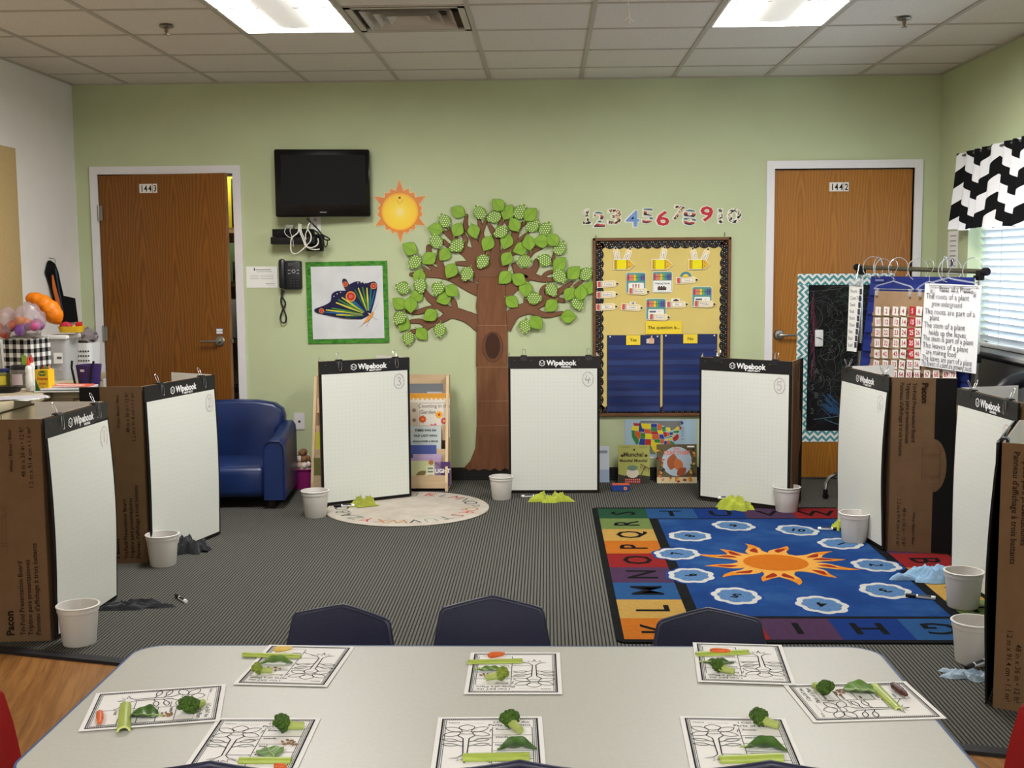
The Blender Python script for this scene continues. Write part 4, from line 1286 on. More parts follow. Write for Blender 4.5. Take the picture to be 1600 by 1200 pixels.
# ================================================================== TRI-FOLD BOARDS WITH FLIP PADS
KRAFT = noisy('kraft_cardboard', (108, 84, 60), (116, 91, 66), 14, .8, .15)
KEDGE = M(140, 116, 90, .9); KPRINT = M(44, 31, 24, .9, .1); KFAINT = M(94, 68, 48, .9, .1)
BWHITE = M(222, 218, 212, .75, .15); BBLACK = M(17, 16, 16, .7, .2)
HEADM = M(20, 20, 22, .38, .45)
k = NT('gridded_pad_paper', .55, .25)
x, y, z = k.xyz()
def gl_(c, w=.0009):
    f = k.math('ABSOLUTE', k.math('SUBTRACT', k.math('FRACT', k.math('MULTIPLY', c, 1 / .0254)), .5))
    return k.math('LESS_THAN', f, w / .0254)
lines = k.math('MAXIMUM', gl_(x), gl_(z))
k.color(k.mix(k.math('MULTIPLY', lines, .22), (211, 213, 205), (172, 175, 170)))
GRIDP = k.m
BH = .893

def wing(b, side):
    """printed outside of a board wing; side -1 = wing left of the fold"""
    def X(s_): return side * s_
    def slabx(s0, s1, z0, z1, m, w): b.poly(rect(min(X(s0), X(s1)), z0, max(X(s0), X(s1)), z1), m, w)
    slabx(.205, .305, 0.002, BH - .002, BBLACK, .0030)
    bump = arc(X(.205), .45, .062, .135, -90, 90, 14)
    if side < 0:
        bump = [(2 * X(.205) - a, c) for a, c in bump]
    b.poly(bump, KRAFT, .0036)
    rot = 90 if side < 0 else -90
    z0 = .025 if side < 0 else BH - .025
    def line(t, s_, size, al, zz, m=KPRINT, bold=.012, sx=1.0):
        b.text(t, X(s_), zz, size, m, .0046, rot=rot, align=al, bold=bold, sx=sx)
    zf = BH - .03 if side < 0 else .03
    line("Panneau d'affichage à trois battants", .036, .0265, 'l', z0)
    line('Tríptico para presentaciones', .066, .0265, 'l', z0)
    line('Tri-Fold Presentation Board', .096, .0265, 'l', z0)
    line('Pacon', .140, .042, 'l', z0, bold=.035)
    line('1.2 m x 91.4 cm • 1.1 m²', .036, .0245, 'r', zf, bold=.004)
    line('48 in x 36 in • 12 ft²', .064, .0245, 'r', zf, bold=.004)
    line('White / Blanco / Blanc', .112, .0185, 'r', zf - (.01 if side < 0 else -.01), bold=.012)
    for q in ((.150, .36, .235, .54), (.165, .39, .235, .51), (.150, .39, .232, .40), (.150, .50, .232, .51)):
        b.stroke([(X(q[0]), q[1]), (X(q[2]), q[1]), (X(q[2]), q[3]), (X(q[0]), q[3])], .0016, KFAINT, .0046, closed=True)

def board(n, L, R, dl, dr, label, h=BH):
    bz_ = {3: .011, 5: .009, 6: .009, 7: .009}.get(n, 0)
    L = Vector((L[0], L[1], bz_)); R = Vector((R[0], R[1], bz_))
    w = (R - L).length
    a = ang(R.x - L.x, R.y - L.y)
    t = thing('tri_fold_board', label, 'display board', L, a, 'tri-fold boards standing on the floor')
    b = MB(); b.box(0, w, -.0018, .0018, 0, h, KRAFT); b.box(.002, w - .002, .0018, .003, 0, h, BWHITE)
    b.build('centre_panel', t, smooth=False)
    for side, dv, ox in ((-1, dl, 0.0), (1, dr, w)):
        b = MB()
        xs_ = (-.305, 0) if side < 0 else (0, .305)
        b.box(xs_[0], xs_[1], -.0018, .0018, 0, h, KRAFT); b.box(xs_[0], xs_[1], .0018, .003, .0, h, BWHITE)
        wing(b, side)
        aw = ang(-dv[0], -dv[1]) if side < 0 else ang(dv[0], dv[1])
        b.build('side_panel', t, (ox, 0, 0), aw - a, smooth=False)
    return t, w, a

def pad(n, t, w, a, label, sub, hd, ink, bulge=0.0, num_dx=0.0, zoff=.006, gap=.004):
    """flip pad clipped to the front of a board"""
    org = Vector(t.location)
    p = thing('flip_chart_pad', label, 'flip chart pad', org, a, 'flip chart pads clipped to the boards')
    H = BH - .0015
    def bow(z, x=0):
        zz = min(max((H - z) / H, 0), 1)
        return -gap - .010 - bulge * math.sin(math.pi * zz * .92) * (.8 + .4 * x / w) - (.02 * bulge / .03 if bulge else 0) * max(0, zz - .8) * 2
    b = MB()
    b.grid(lambda u, v: (w * u, bow(zoff + (H - zoff) * v, w * u) + .006, zoff + (H - zoff) * v), 4, 24, BBLACK)
    b.grid(lambda u, v: (w * u, bow(zoff + (H - zoff) * v, w * u), zoff + (H - zoff) * v), 4, 24, BBLACK)
    for xx in (0, w):
        b.grid(lambda u, v: (xx, bow(zoff + (H - zoff) * v, xx) + .006 * u, zoff + (H - zoff) * v), 1, 24, BBLACK)
    b.build('cover', p)
    zt = H - .078
    b = MB(); b.grid(lambda u, v: (.014 + (w - .03) * u, bow(zoff + .016 + (zt - zoff - .016) * v, w * u) - .0022, zoff + .016 + (zt - zoff - .016) * v), 8, 30, GRIDP)
    s_ = b.build('sheets', p)
    b = MB()
    cx, cz = w - .075 + num_dx, zt - .068
    def nz(zz): return zz
    b.T = Matrix.Translation((0, bow(cz, w) - .0032 - .0014, 0))
    b.stroke(arc(cx, cz, .034, .046, 20, 375, 26), .0024, ink, .0)
    b.T = Matrix.Translation((0, bow(cz, w) - .0036 - .0014, 0))
    if n:
        b.stroke(smooth_line([(cx + x_, cz + z_) for x_, z_ in NUMS[n]], [1] * len(NUMS[n]))[0], .0028, ink, 0)
        if n == 4: b.stroke([(cx + .008, cz + .012), (cx + .001, cz - .030)], .0028, ink, 0)
        if n == 5: b.stroke([(cx - .010, cz + .022), (cx + .016, cz + .024)], .0028, ink, 0)
    lab(b.build('handwritten_number', p, smooth=False), 'circled handwritten number in marker')
    b = MB(); yb = bow(H - .04) - .0015
    b.box(0, w, yb - .002, yb + .004, zt, H, HEADM)
    hb = b.build('header_strip', p, smooth=False)
    b = MB(); b.T = Matrix.Translation((0, yb - .0032, 0))
    LW = M(232, 232, 232, .5); lx = w * .37; lz = zt + .036
    b.stroke(arc(lx, lz, .019, n=6, rot=30), .0042, LW, 0, closed=True)
    b.stroke([(lx - .011, lz + .007), (lx - .004, lz - .009), (lx, lz + .003), (lx + .005, lz - .009), (lx + .011, lz + .009)], .0034, LW, .0003)
    b.text('Wipebook', lx + .030, lz - .014, .046, LW, 0, align='l', bold=.035, sx=.94)
    b.text(sub, lx + .125 + .06, lz - .029, .0135, LW, 0, align='r', bold=.05)
    for q in (.04, w * .25, w * .77):
        b.poly(arc(q, zt + .055, .0028, n=8), M(120, 120, 122, .3), 0)
    lab(b.build('printed_logo', hb, smooth=False), 'white printed logo and lettering')
    # binder clips
    for cxp, folded, side in hd:
        clip(org, a, cxp * w, yb, H, folded, n, side)
    return p

NUMS = {1: [(-.003, .020), (.002, .026), (.002, 0), (.001, -.024)], 2: [(-.012, .014), (-.002, .026), (.010, .016), (.002, -.004), (-.012, -.022), (.0, -.020), (.016, -.020)],
        3: [(-.012, .018), (0, .026), (.011, .014), (-.002, .002), (.012, -.010), (.002, -.026), (-.014, -.018)], 4: [(-.006, .026), (-.010, .012), (-.017, -.004), (.0, -.005), (.017, -.003)],
        5: [(-.010, .022), (-.012, .004), (.004, .006), (.012, -.010), (0, -.026), (-.014, -.020)], 6: [(.006, .026), (-.010, .004), (-.008, -.018), (.006, -.022), (.010, -.006), (-.006, -.002)], 7: [(-.012, .022), (.012, .024), (.002, 0), (-.004, -.026)]}

def clip(org, a, x, y, z, folded, n, side):
    o = Vector(org) + Matrix.Rotation(a, 3, 'Z') @ Vector((x, y + .012, z))
    lbl = 'black binder clip on the top edge of the number %s pad, %s one' % (n, side) if n else 'black binder clip on the top edge of the nearest right board, %s one' % side
    t = thing('binder_clip', lbl, 'binder clip', o, a, 'binder clips on the boards')
    b = MB()
    pr = [(-.0165, -.026), (-.014, .0), (-.005, .008), (.013, .008), (.019, 0), (.016, -.026), (.0115, -.026), (.012, -.002), (-.0095, -.002), (-.0125, -.026)]
    vs = [(xx, q[0], q[1]) for xx in (-.020, .020) for q in pr]
    m_ = len(pr)
    b.add(vs, [(i, (i + 1) % m_, (i + 1) % m_ + m_, i + m_) for i in range(m_)] + [tuple(range(m_)), tuple(range(2 * m_ - 1, m_ - 1, -1))], M(18, 18, 19, .35, .5))
    b.build('clip_body', t, smooth=False)
    for sy, up_ in ((-1, folded), (1, True)):
        b = MB()
        dz = 1 if up_ == 'up' or up_ is True else -1
        z0 = .008 if dz > 0 else -.004
        yy = -.017 if sy < 0 else .017
        if dz > 0:
            pts = [(-.006, yy * .3, z0), (-.010, yy * .8, z0 + .02), (-.009, yy * 1.2, z0 + .036), (0, yy * 1.3, z0 + .041), (.009, yy * 1.2, z0 + .036), (.010, yy * .8, z0 + .02), (.006, yy * .3, z0)]
        else:
            pts = [(-.006, -.018, z0), (-.011, -.0195, z0 - .03), (-.008, -.020, z0 - .052), (0, -.0205, z0 - .057), (.008, -.020, z0 - .052), (.011, -.0195, z0 - .03), (.006, -.018, z0)]
        b.tube(pts, .0013, CHROME, 6)
        b.build('wire_handle', t)

PURP = M(150, 122, 146, .7); REDI = M(176, 104, 104, .7); GREYI = M(138, 134, 142, .7)
F2 = lambda u, v: fl(u, v)[:2]
t, w, a = board(1, (-1.988, 4.475), (-1.962, 5.062), (-1, -.09), (-1, -.02), 'tri-fold board at far left front, brown back with print, holding pad 1')
pad(1, t, w, a, 'flip chart pad numbered 1 on the board nearest the left edge', 'ORIGINAL', [(.24, 'down', 'left'), (.84, 'down', 'right')], REDI, .022)
t, w, a = board(2, (-2.012, 5.69), (-1.838, 6.315), (-1, -.05), (-.283, .15), 'tri-fold board with pad 2, in front of the ajar door')
pad(2, t, w, a, 'flip chart pad numbered 2 beside the blue armchair', 'HEAVY DUTY', [(.23, 'down', 'left'), (.83, 'down', 'right')], PURP, .012)
t, w, a = board(3, (-1.388, 7.010), (-.876, 7.318), (-.05, .3), (-.205, .18), 'tri-fold board with pad 3, in front of the book rack')
pad(3, t, w, a, 'flip chart pad numbered 3 in front of the book rack', 'HEAVY DUTY', [(.22, 'down', 'left'), (.85, 'down', 'right')], PURP)
t, w, a = board(4, (-.250, 7.474), (.336, 7.482), (0, 1), (-.02, 1), 'tri-fold board with pad 4, between the paper tree and the bulletin board')
pad(4, t, w, a, 'flip chart pad numbered 4 between tree and bulletin board', 'ORIGINAL', [(.17, 'up', 'left'), (.88, 'up', 'right')], GREYI)
t, w, a = board(5, (.955, 7.250), (1.446, 6.884), (.05, .3), (.10, .235), 'tri-fold board with pad 5, at the back edge of the alphabet rug')
pad(5, t, w, a, 'flip chart pad numbered 5 beside the chalkboard door', 'HEAVY DUTY', [(.19, 'up', 'left'), (.82, 'up', 'right')], PURP)
t, w, a = board(6, (1.660, 6.535), (1.742, 5.905), (.277, .075), (.3, -.073), 'tri-fold board on the alphabet rug showing a full printed brown side, holding pad 6')
pad(6, t, w, a, 'flip chart pad numbered 6 standing on the alphabet rug', 'HEAVY DUTY', [(.10, 'up', 'left'), (.86, 'up', 'right')], GREYI, .022)
t, w, a = board(7, (1.908, 5.405), (1.950, 4.815), (.27, .08), (.3, .03), 'tri-fold board with pad 7, at the right edge of the alphabet rug')
pad(7, t, w, a, 'flip chart pad numbered 7 near the right edge of the picture', 'ORIGINAL', [(.22, 'up', 'left'), (.82, 'down', 'right')], REDI, .015)
t, w, a = board(8, (1.752, 4.348), (1.484, 3.809), (.3, .10), (.27, -.16), 'nearest tri-fold board, cut off by the right edge, brown printed side toward us')
pad(0, t, w, a, 'flip chart pad seen edge-on on the nearest right board', 'HEAVY DUTY', [(.86, 'down', 'right')], REDI, .02)

# ================================================================== BUCKETS, CLOTHS, MARKERS
PAIL = NT('white_translucent_plastic', .42, .4)
PAIL.p.inputs['Base Color'].default_value = rgb((206, 202, 196)); PAIL.p.inputs['Subsurface Weight'].default_value = .0
PAILM = PAIL.m
def bucket(u, v, s, label, ry=0.0, z=0.0):
    c = fl(u, v)
    r1, r0, h = .079 * s, .064 * s, .158 * s
    c = c + Vector((0, r0 * .92, 0))
    t = thing('plastic_bucket', label, 'bucket', (c.x, c.y, z), group='white plastic buckets')
    b = MB(); th = .0022
    b.lathe([(.001, .003), (r0 * .93, .003), (r0 * .96, 0), (r0, .004), (r0 + (r1 - r0) * .84, h * .84), (r0 + (r1 - r0) * .84 + .0035, h * .85), (r1 + .001, h * .985), (r1 - th, h * .985), (r0 + (r1 - r0) * .84 - th, h * .85), (r0 - th, .008), (.001, .008)], PAILM, 32)
    b.build('body', t)
    b = MB(); b.lathe([(r1 - .001, h * .965), (r1 + .0045, h * .965), (r1 + .0055, h * .985), (r1 + .003, h), (r1 - .002, h), (r1 - .003, h * .985)], PAILM, 32, caps=False)
    b.build('rim', t)
    return t
bucket(115, 1012, 1.0, 'white plastic bucket in front of the number 1 pad')
bucket(249, 887, 1.0, 'white plastic bucket in front of the number 2 pad, black marker inside')
bucket(490, 810, 1.0, 'white plastic bucket at the left corner of the number 3 pad')
bucket(783, 782, .93, 'white plastic bucket at the left corner of the number 4 pad')
bucket(1232, 803, .98, 'white plastic bucket at the right corner of the number 5 pad')
bucket(1339, 852, .98, 'white plastic bucket on the alphabet rug in front of the number 6 pad', z=.009)
bucket(1512, 957, 1.0, 'white plastic bucket beside the light blue cloth on the right edge of the alphabet rug', z=.009)
b8 = bucket(1533, 1042, 1.0, 'white plastic bucket half hidden behind the nearest right board')
b8.location.x = 1.580

def cloth(u, v, wx, wy, h, col, seed, rz, label, z=0.0, lobes=5, name='cleaning_cloth', fold=2.6):
    c = fl(u, v)
    rnd = random.Random(seed)
    ph = [rnd.uniform(0, 6.28) for _ in range(6)]
    b = MB()
    nr, na = 20, 72
    vs = [(0, 0, 0)]
    def H_(x, y, rr):
        q = noise.noise(Vector((x / wx * fold + seed, y / wy * fold * .8, seed * .37)))
        q2 = abs(noise.noise(Vector((x / wx * fold * 1.3 + 5, y / wy * fold * .9, seed * 1.7))))
        q3 = abs(noise.noise(Vector((x / wx * fold * 2.4, y / wy * fold * 2.0 + 3, seed * .7))))
        return max(0.0015, (1 - rr ** 5) * h * (.42 + .55 * q + .55 * max(0, 1 - 4.0 * q2) + .22 * max(0, 1 - 4.5 * q3)))
    for i in range(1, nr + 1):
        for j in range(na):
            an = 2 * math.pi * j / na
            rr = i / nr
            e = 1 + .20 * math.sin(lobes * an + ph[0]) + .12 * math.sin((lobes + 3) * an + ph[1]) + .07 * math.sin(11 * an + ph[2])
            x, y = wx / 2 * rr * e * math.cos(an), wy / 2 * rr * e * math.sin(an)
            vs.append((x, y, H_(x, y, rr)))
    vs[0] = (0, 0, H_(0, 0, 0))
    fs = [(0, 1 + j, 1 + (j + 1) % na) for j in range(na)]
    for i in range(nr - 1):
        for j in range(na):
            fs.append((1 + i * na + j, 1 + (i + 1) * na + j, 1 + (i + 1) * na + (j + 1) % na, 1 + i * na + (j + 1) % na))
    fs.append(tuple(1 + (nr - 1) * na + j for j in range(na - 1, -1, -1)))
    b.add(vs, fs, col)
    o = b.build(name, None, (c.x, c.y, z), rz, sharp=80)
    return tag(o, label, 'cloth')
def terry(name, c1, c2):
    k = NT(name, .95, .05)
    f = k.noise(160, 3, .6)
    k.color(k.ramp(f, [(.3, c1), (.7, c2)])); k.bump(f, .5, .004)
    k.p.inputs['Sheen Weight'].default_value = .2
    return k.m
DGREY = terry('charcoal_microfibre', (36, 38, 41), (50, 51, 55)); LIME = terry('lime_microfibre', (150, 160, 52), (168, 178, 68)); OLIV = terry('lime_microfibre_dull', (134, 140, 50), (152, 156, 62)); SKYB = terry('light_blue_microfibre', (116, 150, 182), (140, 172, 198)); PBLU = terry('pale_blue_microfibre', (132, 150, 166), (158, 176, 190))
cloth(206, 949, .31, .10, .030, DGREY, 3, math.radians(4), 'long dark grey cloth laid out beside the number 1 pad bucket', lobes=3)
cloth(298, 862, .17, .13, .085, DGREY, 8, .3, 'bunched dark grey cloth beside the number 2 pad bucket')
cloth(567, 793, .16, .11, .055, OLIV, 5, .2, 'bunched yellow-green cloth on the round rug', z=.012)
cloth(859, 783, .24, .12, .055, LIME, 12, 0, 'lime cloth bunched in front of the number 4 pad')
cloth(1150, 797, .21, .12, .070, LIME, 21, -.2, 'lime cloth bunched at the back edge of the alphabet rug')
cloth(1312, 829, .10, .08, .045, LIME, 31, .4, 'lime cloth behind the bucket on the alphabet rug', z=.009)
cloth(1452, 908, .30, .15, .055, SKYB, 17, -.1, 'light blue cloth spread on the right side of the alphabet rug', z=.009)
cloth(1520, 1057, .22, .10, .032, PBLU, 41, -.1, 'pale blue cloth on the carpet under a white marker at the right')

def marker(u, v, rz, label, z=0.0, L=.125, tilt=0.0):
    c = fl(u, v)
    r = .0085
    t = thing('dry_erase_marker', label, 'marker', (c.x, c.y, z + r), rz, 'dry erase markers on the floor', rot=(0, tilt, rz))
    Ry = Matrix.Rotation(math.radians(90), 4, 'Y')
    b = MB(); b.lathe([(r * .9, -L / 2), (r, -L / 2 + .002), (r, L * .14)], M(226, 226, 226, .4), 16, Ry); b.build('barrel', t)
    b = MB(); b.lathe([(r * 1.06, L * .14), (r * 1.08, L * .2), (r * .98, L / 2 - .003), (r * .8, L / 2)], M(14, 14, 15, .4), 16, Ry); b.build('cap', t)
    b = MB()
    vs = []; n_ = 8
    for i in range(n_ + 1):
        a_ = math.radians(20 + 140 * i / n_)
        for xx in (-L * .36, L * .08):
            vs.append((xx, -(r + .0003) * math.cos(a_), (r + .0003) * math.sin(a_)))
    b.add(vs, [(2 * i, 2 * i + 1, 2 * i + 3, 2 * i + 2) for i in range(n_)], M(40, 42, 48, .5)); b.build('printed_band', t)
    return t
marker(283, 938, math.radians(128), 'white marker lying alone on the carpet left of the chairs')
marker(308, 862, math.radians(-14), 'white marker with black cap beside the bunched dark grey cloth')
marker(538, 795, math.radians(187), 'marker with black cap beside the cloth on the round rug', .012)
marker(830, 777, math.radians(8), 'marker tucked behind the lime cloth at the number 4 pad')
marker(1137, 787, math.radians(8), 'marker lying over the lime cloth at the number 5 pad', .03)
marker(1296, 831, math.radians(-8), 'marker on the alphabet rug near the cloud numbered 10', .009)
marker(1438, 938, math.radians(158), 'marker on the alphabet rug near the cloud numbered 3', .009)
marker(1524, 1056, math.radians(218), 'white marker leaning on the pale blue cloth near the right edge', .035)
c = fl(258, 866) ; 
t = thing('dry_erase_marker', 'black capped marker standing inside the number 2 bucket', 'marker', (c.x + .02, c.y + .06, .012), group='dry erase markers on the floor', rot=(math.radians(-8), math.radians(16), 0))
b = MB(); b.lathe([(.008, 0), (.0085, .002), (.0085, .085)], M(226, 226, 226, .4), 14); b.build('barrel', t)
b = MB(); b.lathe([(.009, .085), (.0085, .125), (.007, .128)], M(14, 14, 15, .4), 14); b.build('cap', t)

# ================================================================== RUGS
# ---- big alphabet rug
RX0, RX1, RY0, RY1 = .268, 2.05, 4.452, 6.985
rug = thing('alphabet_rug', 'large blue alphabet rug with a sun and numbered clouds', 'rug', (RX0, RY0, 0))
RW, RL = RX1 - RX0, RY1 - RY0
def rugmat(name, c1, c2, sc=60):
    return noisy(name, c1, c2, sc, .95, .05)
RBLK = rugmat('rug_black', (16, 17, 18), (24, 25, 26))
k = NT('rug_blue_field', .95, .05)
f = k.noise(2.6, 4, .6); f2 = k.noise(220, 2, .5)
k.color(k.mix(k.math('MULTIPLY', f2, .35), k.ramp(f, [(.3, (20, 46, 96)), (.5, (26, 58, 110)), (.72, (46, 82, 124))]), (17, 38, 80)))
RBLUE = k.m
b = MB('flat'); b.slab(rrect(0, 0, RW, RL, .04), RBLK, 0, .0075); b.build('rug_base', rug, smooth=False)
rc = {'g': (44, 88, 62), 'b': (46, 92, 146), 'B': (26, 58, 132), 'p': (84, 56, 88), 'r': (152, 40, 40), 'l': (122, 144, 80), 'y': (206, 164, 84), 'o': (208, 118, 36)}
RM = {q: rugmat('rug_colour_' + q, tuple(int(x * .70) for x in v_), tuple(int(x * .77) for x in v_)) for q, v_ in rc.items()}
cols = [RW / 6 * i for i in range(7)]; rows = [RL / 9 * i for i in range(10)]
bd = .032; sqw = .285
lay = {}
left = 'KLMNOPQRS'; lc = 'oybproylg'
for i, ch in enumerate(left): lay[ch] = (0, i, 90, lc[i])
top = 'TUVW'; tc = 'bBpr'
for i, ch in enumerate(top): lay[ch] = (i + 1, 8, 0, tc[i])
right = 'XYZABCDEF'; rcol = 'olgproylg'
for i, ch in enumerate(right): lay[ch] = (5, 8 - i, -90, rcol[i])
bot = 'GHIJ'; bc_ = 'bBpr'
for i, ch in enumerate(bot): lay[ch] = (4 - i, 0, 180, bc_[i])
b = MB('flat')
iy0, iy1 = sqw + .0, RL - sqw
for ch, (ci, ri, rot, cm) in lay.items():
    x0 = bd + (RW - 2 * bd) * ci / 6; x1 = bd + (RW - 2 * bd) * (ci + 1) / 6
    y0 = bd + (RL - 2 * bd) * ri / 9; y1 = bd + (RL - 2 * bd) * (ri + 1) / 9
    b.poly(rect(x0, y0, x1, y1), RM[cm], .0079)
b.build('letter_squares', rug, smooth=False)
x0 = bd + (RW - 2 * bd) / 6; x1 = RW - x0; y0 = bd + (RL - 2 * bd) / 9; y1 = RL - y0
b = MB('flat')
b.poly(rect(x0, y0, x1, y1), RBLK, .0081)
ie = .038
b.poly(rect(x0 + ie + .012, y0 + ie * .8, x1 - ie - .012, y1 - ie * .6), RBLUE, .0085)
b.build('blue_field', rug, smooth=False)
RLET = M(16, 17, 18, .95, .05)
for ch, (ci, ri, rot, cm) in lay.items():
    cx = bd + (RW - 2 * bd) * (ci + .5) / 6; cy = bd + (RL - 2 * bd) * (ri + .5) / 9
    b = MB('flat')
    q = .205
    c_, s_ = math.cos(math.radians(rot)), math.sin(math.radians(rot))
    b.text(ch, 0 + q * .36 * s_, -q * .36 * c_, q, RLET, 0, rot=rot, bold=.012, sx=1.05)
    b.build('letter', rug, (cx, cy, .0086), smooth=False)
# sun
b = MB('flat')
sc_ = fl(1212, 882); sx_, sy_ = sc_.x - RX0, sc_.y - RY0
SUNO = rugmat('rug_sun_orange', (158, 84, 18), (166, 93, 25)); SUNY = rugmat('rug_sun_yellow', (184, 132, 56), (190, 140, 66)); SUNR = rugmat('rug_sun_red', (118, 34, 22), (128, 42, 28)); SUNT = rugmat('rug_sun_tip', (172, 103, 27), (180, 114, 36))
nr_ = 12
for i in range(nr_):
    a = 360 / nr_ * i + 8
    ar = math.radians(a)
    sw = -1 if i % 4 == 1 else 1
    def pt(r, t):
        bend = sw * (.034 * math.sin((r - .15) * 19) + .55 * max(0, r - .29))
        tx, ty = -math.sin(ar), math.cos(ar)
        return (sx_ + r * math.cos(ar) + (t + bend) * tx, sy_ + r * math.sin(ar) + (t + bend) * ty)
    Lr = .40 if i % 2 else .36
    rr = [.15 + (Lr - .15) * j / 10 for j in range(11)]
    wd = [.054 * (1 - (j / 10) ** 1.5) + .003 for j in range(11)]
    out = [pt(r, w_) for r, w_ in zip(rr, wd)] + [pt(r, -w_) for r, w_ in list(zip(rr, wd))[::-1]]
    b.poly(out, SUNT, .0089 + i * .00002)
    h_ = 7
    out = [pt(r, w_ * .96) for r, w_ in list(zip(rr, wd))[:h_]] + [pt(r, -w_ * .96) for r, w_ in list(zip(rr, wd))[:h_][::-1]]
    b.poly(out, SUNY, .0094 + i * .00002)
    rr2 = [.20 + .10 * j / 8 for j in range(9)]
    out = [pt(r, (.021 * math.sin(math.pi * (j + .3) / 8.6))) for j, r in enumerate(rr2)] + [pt(r, -(.021 * math.sin(math.pi * (j + .3) / 8.6))) for j, r in list(enumerate(rr2))[::-1]]
    b.poly(out, SUNR, .0099 + i * .00002)
b.poly(arc(sx_, sy_, .185, n=40), SUNY, .0103); b.poly(arc(sx_, sy_, .158, n=40), SUNO, .0106)
b.build('sun_motif', rug, smooth=False)
CLW = rugmat('rug_cloud_white', (160, 160, 154), (176, 175, 168), 160)
k = NT('rug_cloud_blue', .95, .05); f = k.noise(190, 3, .8)
k.color(k.ramp(f, [(.38, (50, 82, 124)), (.58, (78, 110, 146)), (.78, (150, 160, 166))])); CLB = k.m
rnd = random.Random(2)
ctr = (RW / 2, RL / 2)
for n_, (u, v) in {'10': (1246, 831), '9': (1146, 824), '8': (1078, 840), '7': (1058, 868), '6': (1080, 902), '5': (1150, 934), '4': (1284, 948), '3': (1383, 926), '2': (1369, 886), '1': (1313, 852)}.items():
    c = fl(u, v); cx, cy = c.x - RX0, c.y - RY0
    b = MB('flat')
    tiltd = rnd.uniform(-14, 14)
    def cloudpts(k_):
        p = []
        for j in range(72):
            a = 2 * math.pi * j / 72
            r = 1 + .13 * abs(math.sin(4.0 * a + n_.__len__() + len(n_) * .7 + int(n_) * .9)) + .05 * math.sin(2 * a + int(n_))
            x_, y_ = .102 * k_ * r * math.cos(a), .118 * k_ * r * math.sin(a)
            q = math.radians(tiltd)
            p.append((cx + x_ * math.cos(q) - y_ * math.sin(q), cy + x_ * math.sin(q) + y_ * math.cos(q)))
        return p
    b.poly(cloudpts(1.12), M(24, 56, 116, .95, .05), .0089); b.poly(cloudpts(1.0), CLW, .0093); b.poly(cloudpts(.76), CLB, .0097)
    ro = math.degrees(ang(cx - ctr[0], cy - ctr[1])) - 90
    c_, s_ = math.cos(math.radians(ro)), math.sin(math.radians(ro))
    b.text(n_, cx + .030 * s_, cy - .030 * c_, .088, RLET, .0101, rot=ro, bold=.03)
    b.build('numbered_cloud', rug, smooth=False)

# ---- round alphabet rug
rp = fl(638, 795)
RR = .492
rr_ = thing('round_rug', 'round cream rug with an alphabet ring in front of pad 3', 'rug', (-.855, 6.985, 0))
k = NT('cream_rug_pile', .95, .05)
f = k.noise(7, 4, .6); f2 = k.noise(220, 2, .5)
k.color(k.mix(k.math('MULTIPLY', f2, .25), k.ramp(f, [(.3, (168, 160, 148)), (.7, (188, 180, 168))]), (140, 132, 122)))
b = MB('flat'); b.lathe([(RR, 0), (RR + .006, .005), (RR, .010), (RR - .03, .0105), (.001, .0105)], k.m, 72); b.build('rug_base', rr_)
lcols = [(150, 76, 66), (92, 108, 96), (60, 60, 66), (120, 130, 116), (160, 116, 74), (104, 112, 118)]
for i in range(26):
    a = 75 - (i - 10) * 360 / 26
    ar = math.radians(a)
    ch = chr(65 + i)
    rot = a - 90
    rb = RR - .135
    b = MB('flat')
    b.text(ch, 0, 0, .125, M(*({10: (196, 62, 74), 14: (44, 58, 60), 17: (192, 74, 70), 20: (120, 146, 130), 21: (40, 42, 46), 23: (164, 110, 66), 24: (176, 62, 66), 0: (52, 60, 58)}.get(i, lcols[i % 6])), .95, .05), 0, rot=rot, bold=-.004, sx=1.0)
    b.build('letter', rr_, (rb * math.cos(ar), rb * math.sin(ar), .0112), smooth=False)

# ================================================================== TABLE AND CHAIRS
TZ = .545
TX0, TX1, TY0, TY1 = -1.018, .800, 2.045, 2.800
tbl = thing('activity_table', 'grey laminate activity table with a blue edge band in the foreground', 'table', ((TX0 + TX1) / 2, (TY0 + TY1) / 2, 0))
tw, td = TX1 - TX0, TY1 - TY0
LAM = noisy('grey_laminate', (184, 185, 177), (189, 190, 182), 90, .42, .4)
b = MB('flat'); b.slab(rrect(-tw / 2 + .004, -td / 2 + .004, tw / 2 - .004, td / 2 - .004, .070, 8), LAM, TZ - .024, TZ); b.build('table_top', tbl, smooth=False)
b = MB('flat')
o_ = rrect(-tw / 2, -td / 2, tw / 2, td / 2, .074, 8); i_ = rrect(-tw / 2 + .005, -td / 2 + .005, tw / 2 - .005, td / 2 - .005, .069, 8)
n_ = len(o_)
for zt, zb in ((TZ + .0005, TZ - .027),):
    vs = [(x, y, zt) for x, y in o_] + [(x, y, zb) for x, y in o_] + [(x, y, zt) for x, y in i_] + [(x, y, zb) for x, y in i_]
    fs = []
    for i in range(n_):
        j = (i + 1) % n_
        fs += [(i, i + n_, j + n_, j), (i, j, j + 2 * n_, i + 2 * n_), (i + n_, i + 3 * n_, j + 3 * n_, j + n_)]
    b.add(vs, fs, M(52, 82, 134, .45, .4))
b.build('edge_band', tbl)
for sx in (-1, 1):
    for sy in (-1, 1):
        b = MB(); b.tube([(sx * (tw / 2 - .14), sy * (td / 2 - .12), TZ - .025), (sx * (tw / 2 - .10), sy * (td / 2 - .09), .02)], .016, CHROME, 12); b.tube([(sx * (tw / 2 - .10), sy * (td / 2 - .09), .02), (sx * (tw / 2 - .10), sy * (td / 2 - .09), 0)], .02, MATTEBLACK, 12)
        b.build('leg', tbl)

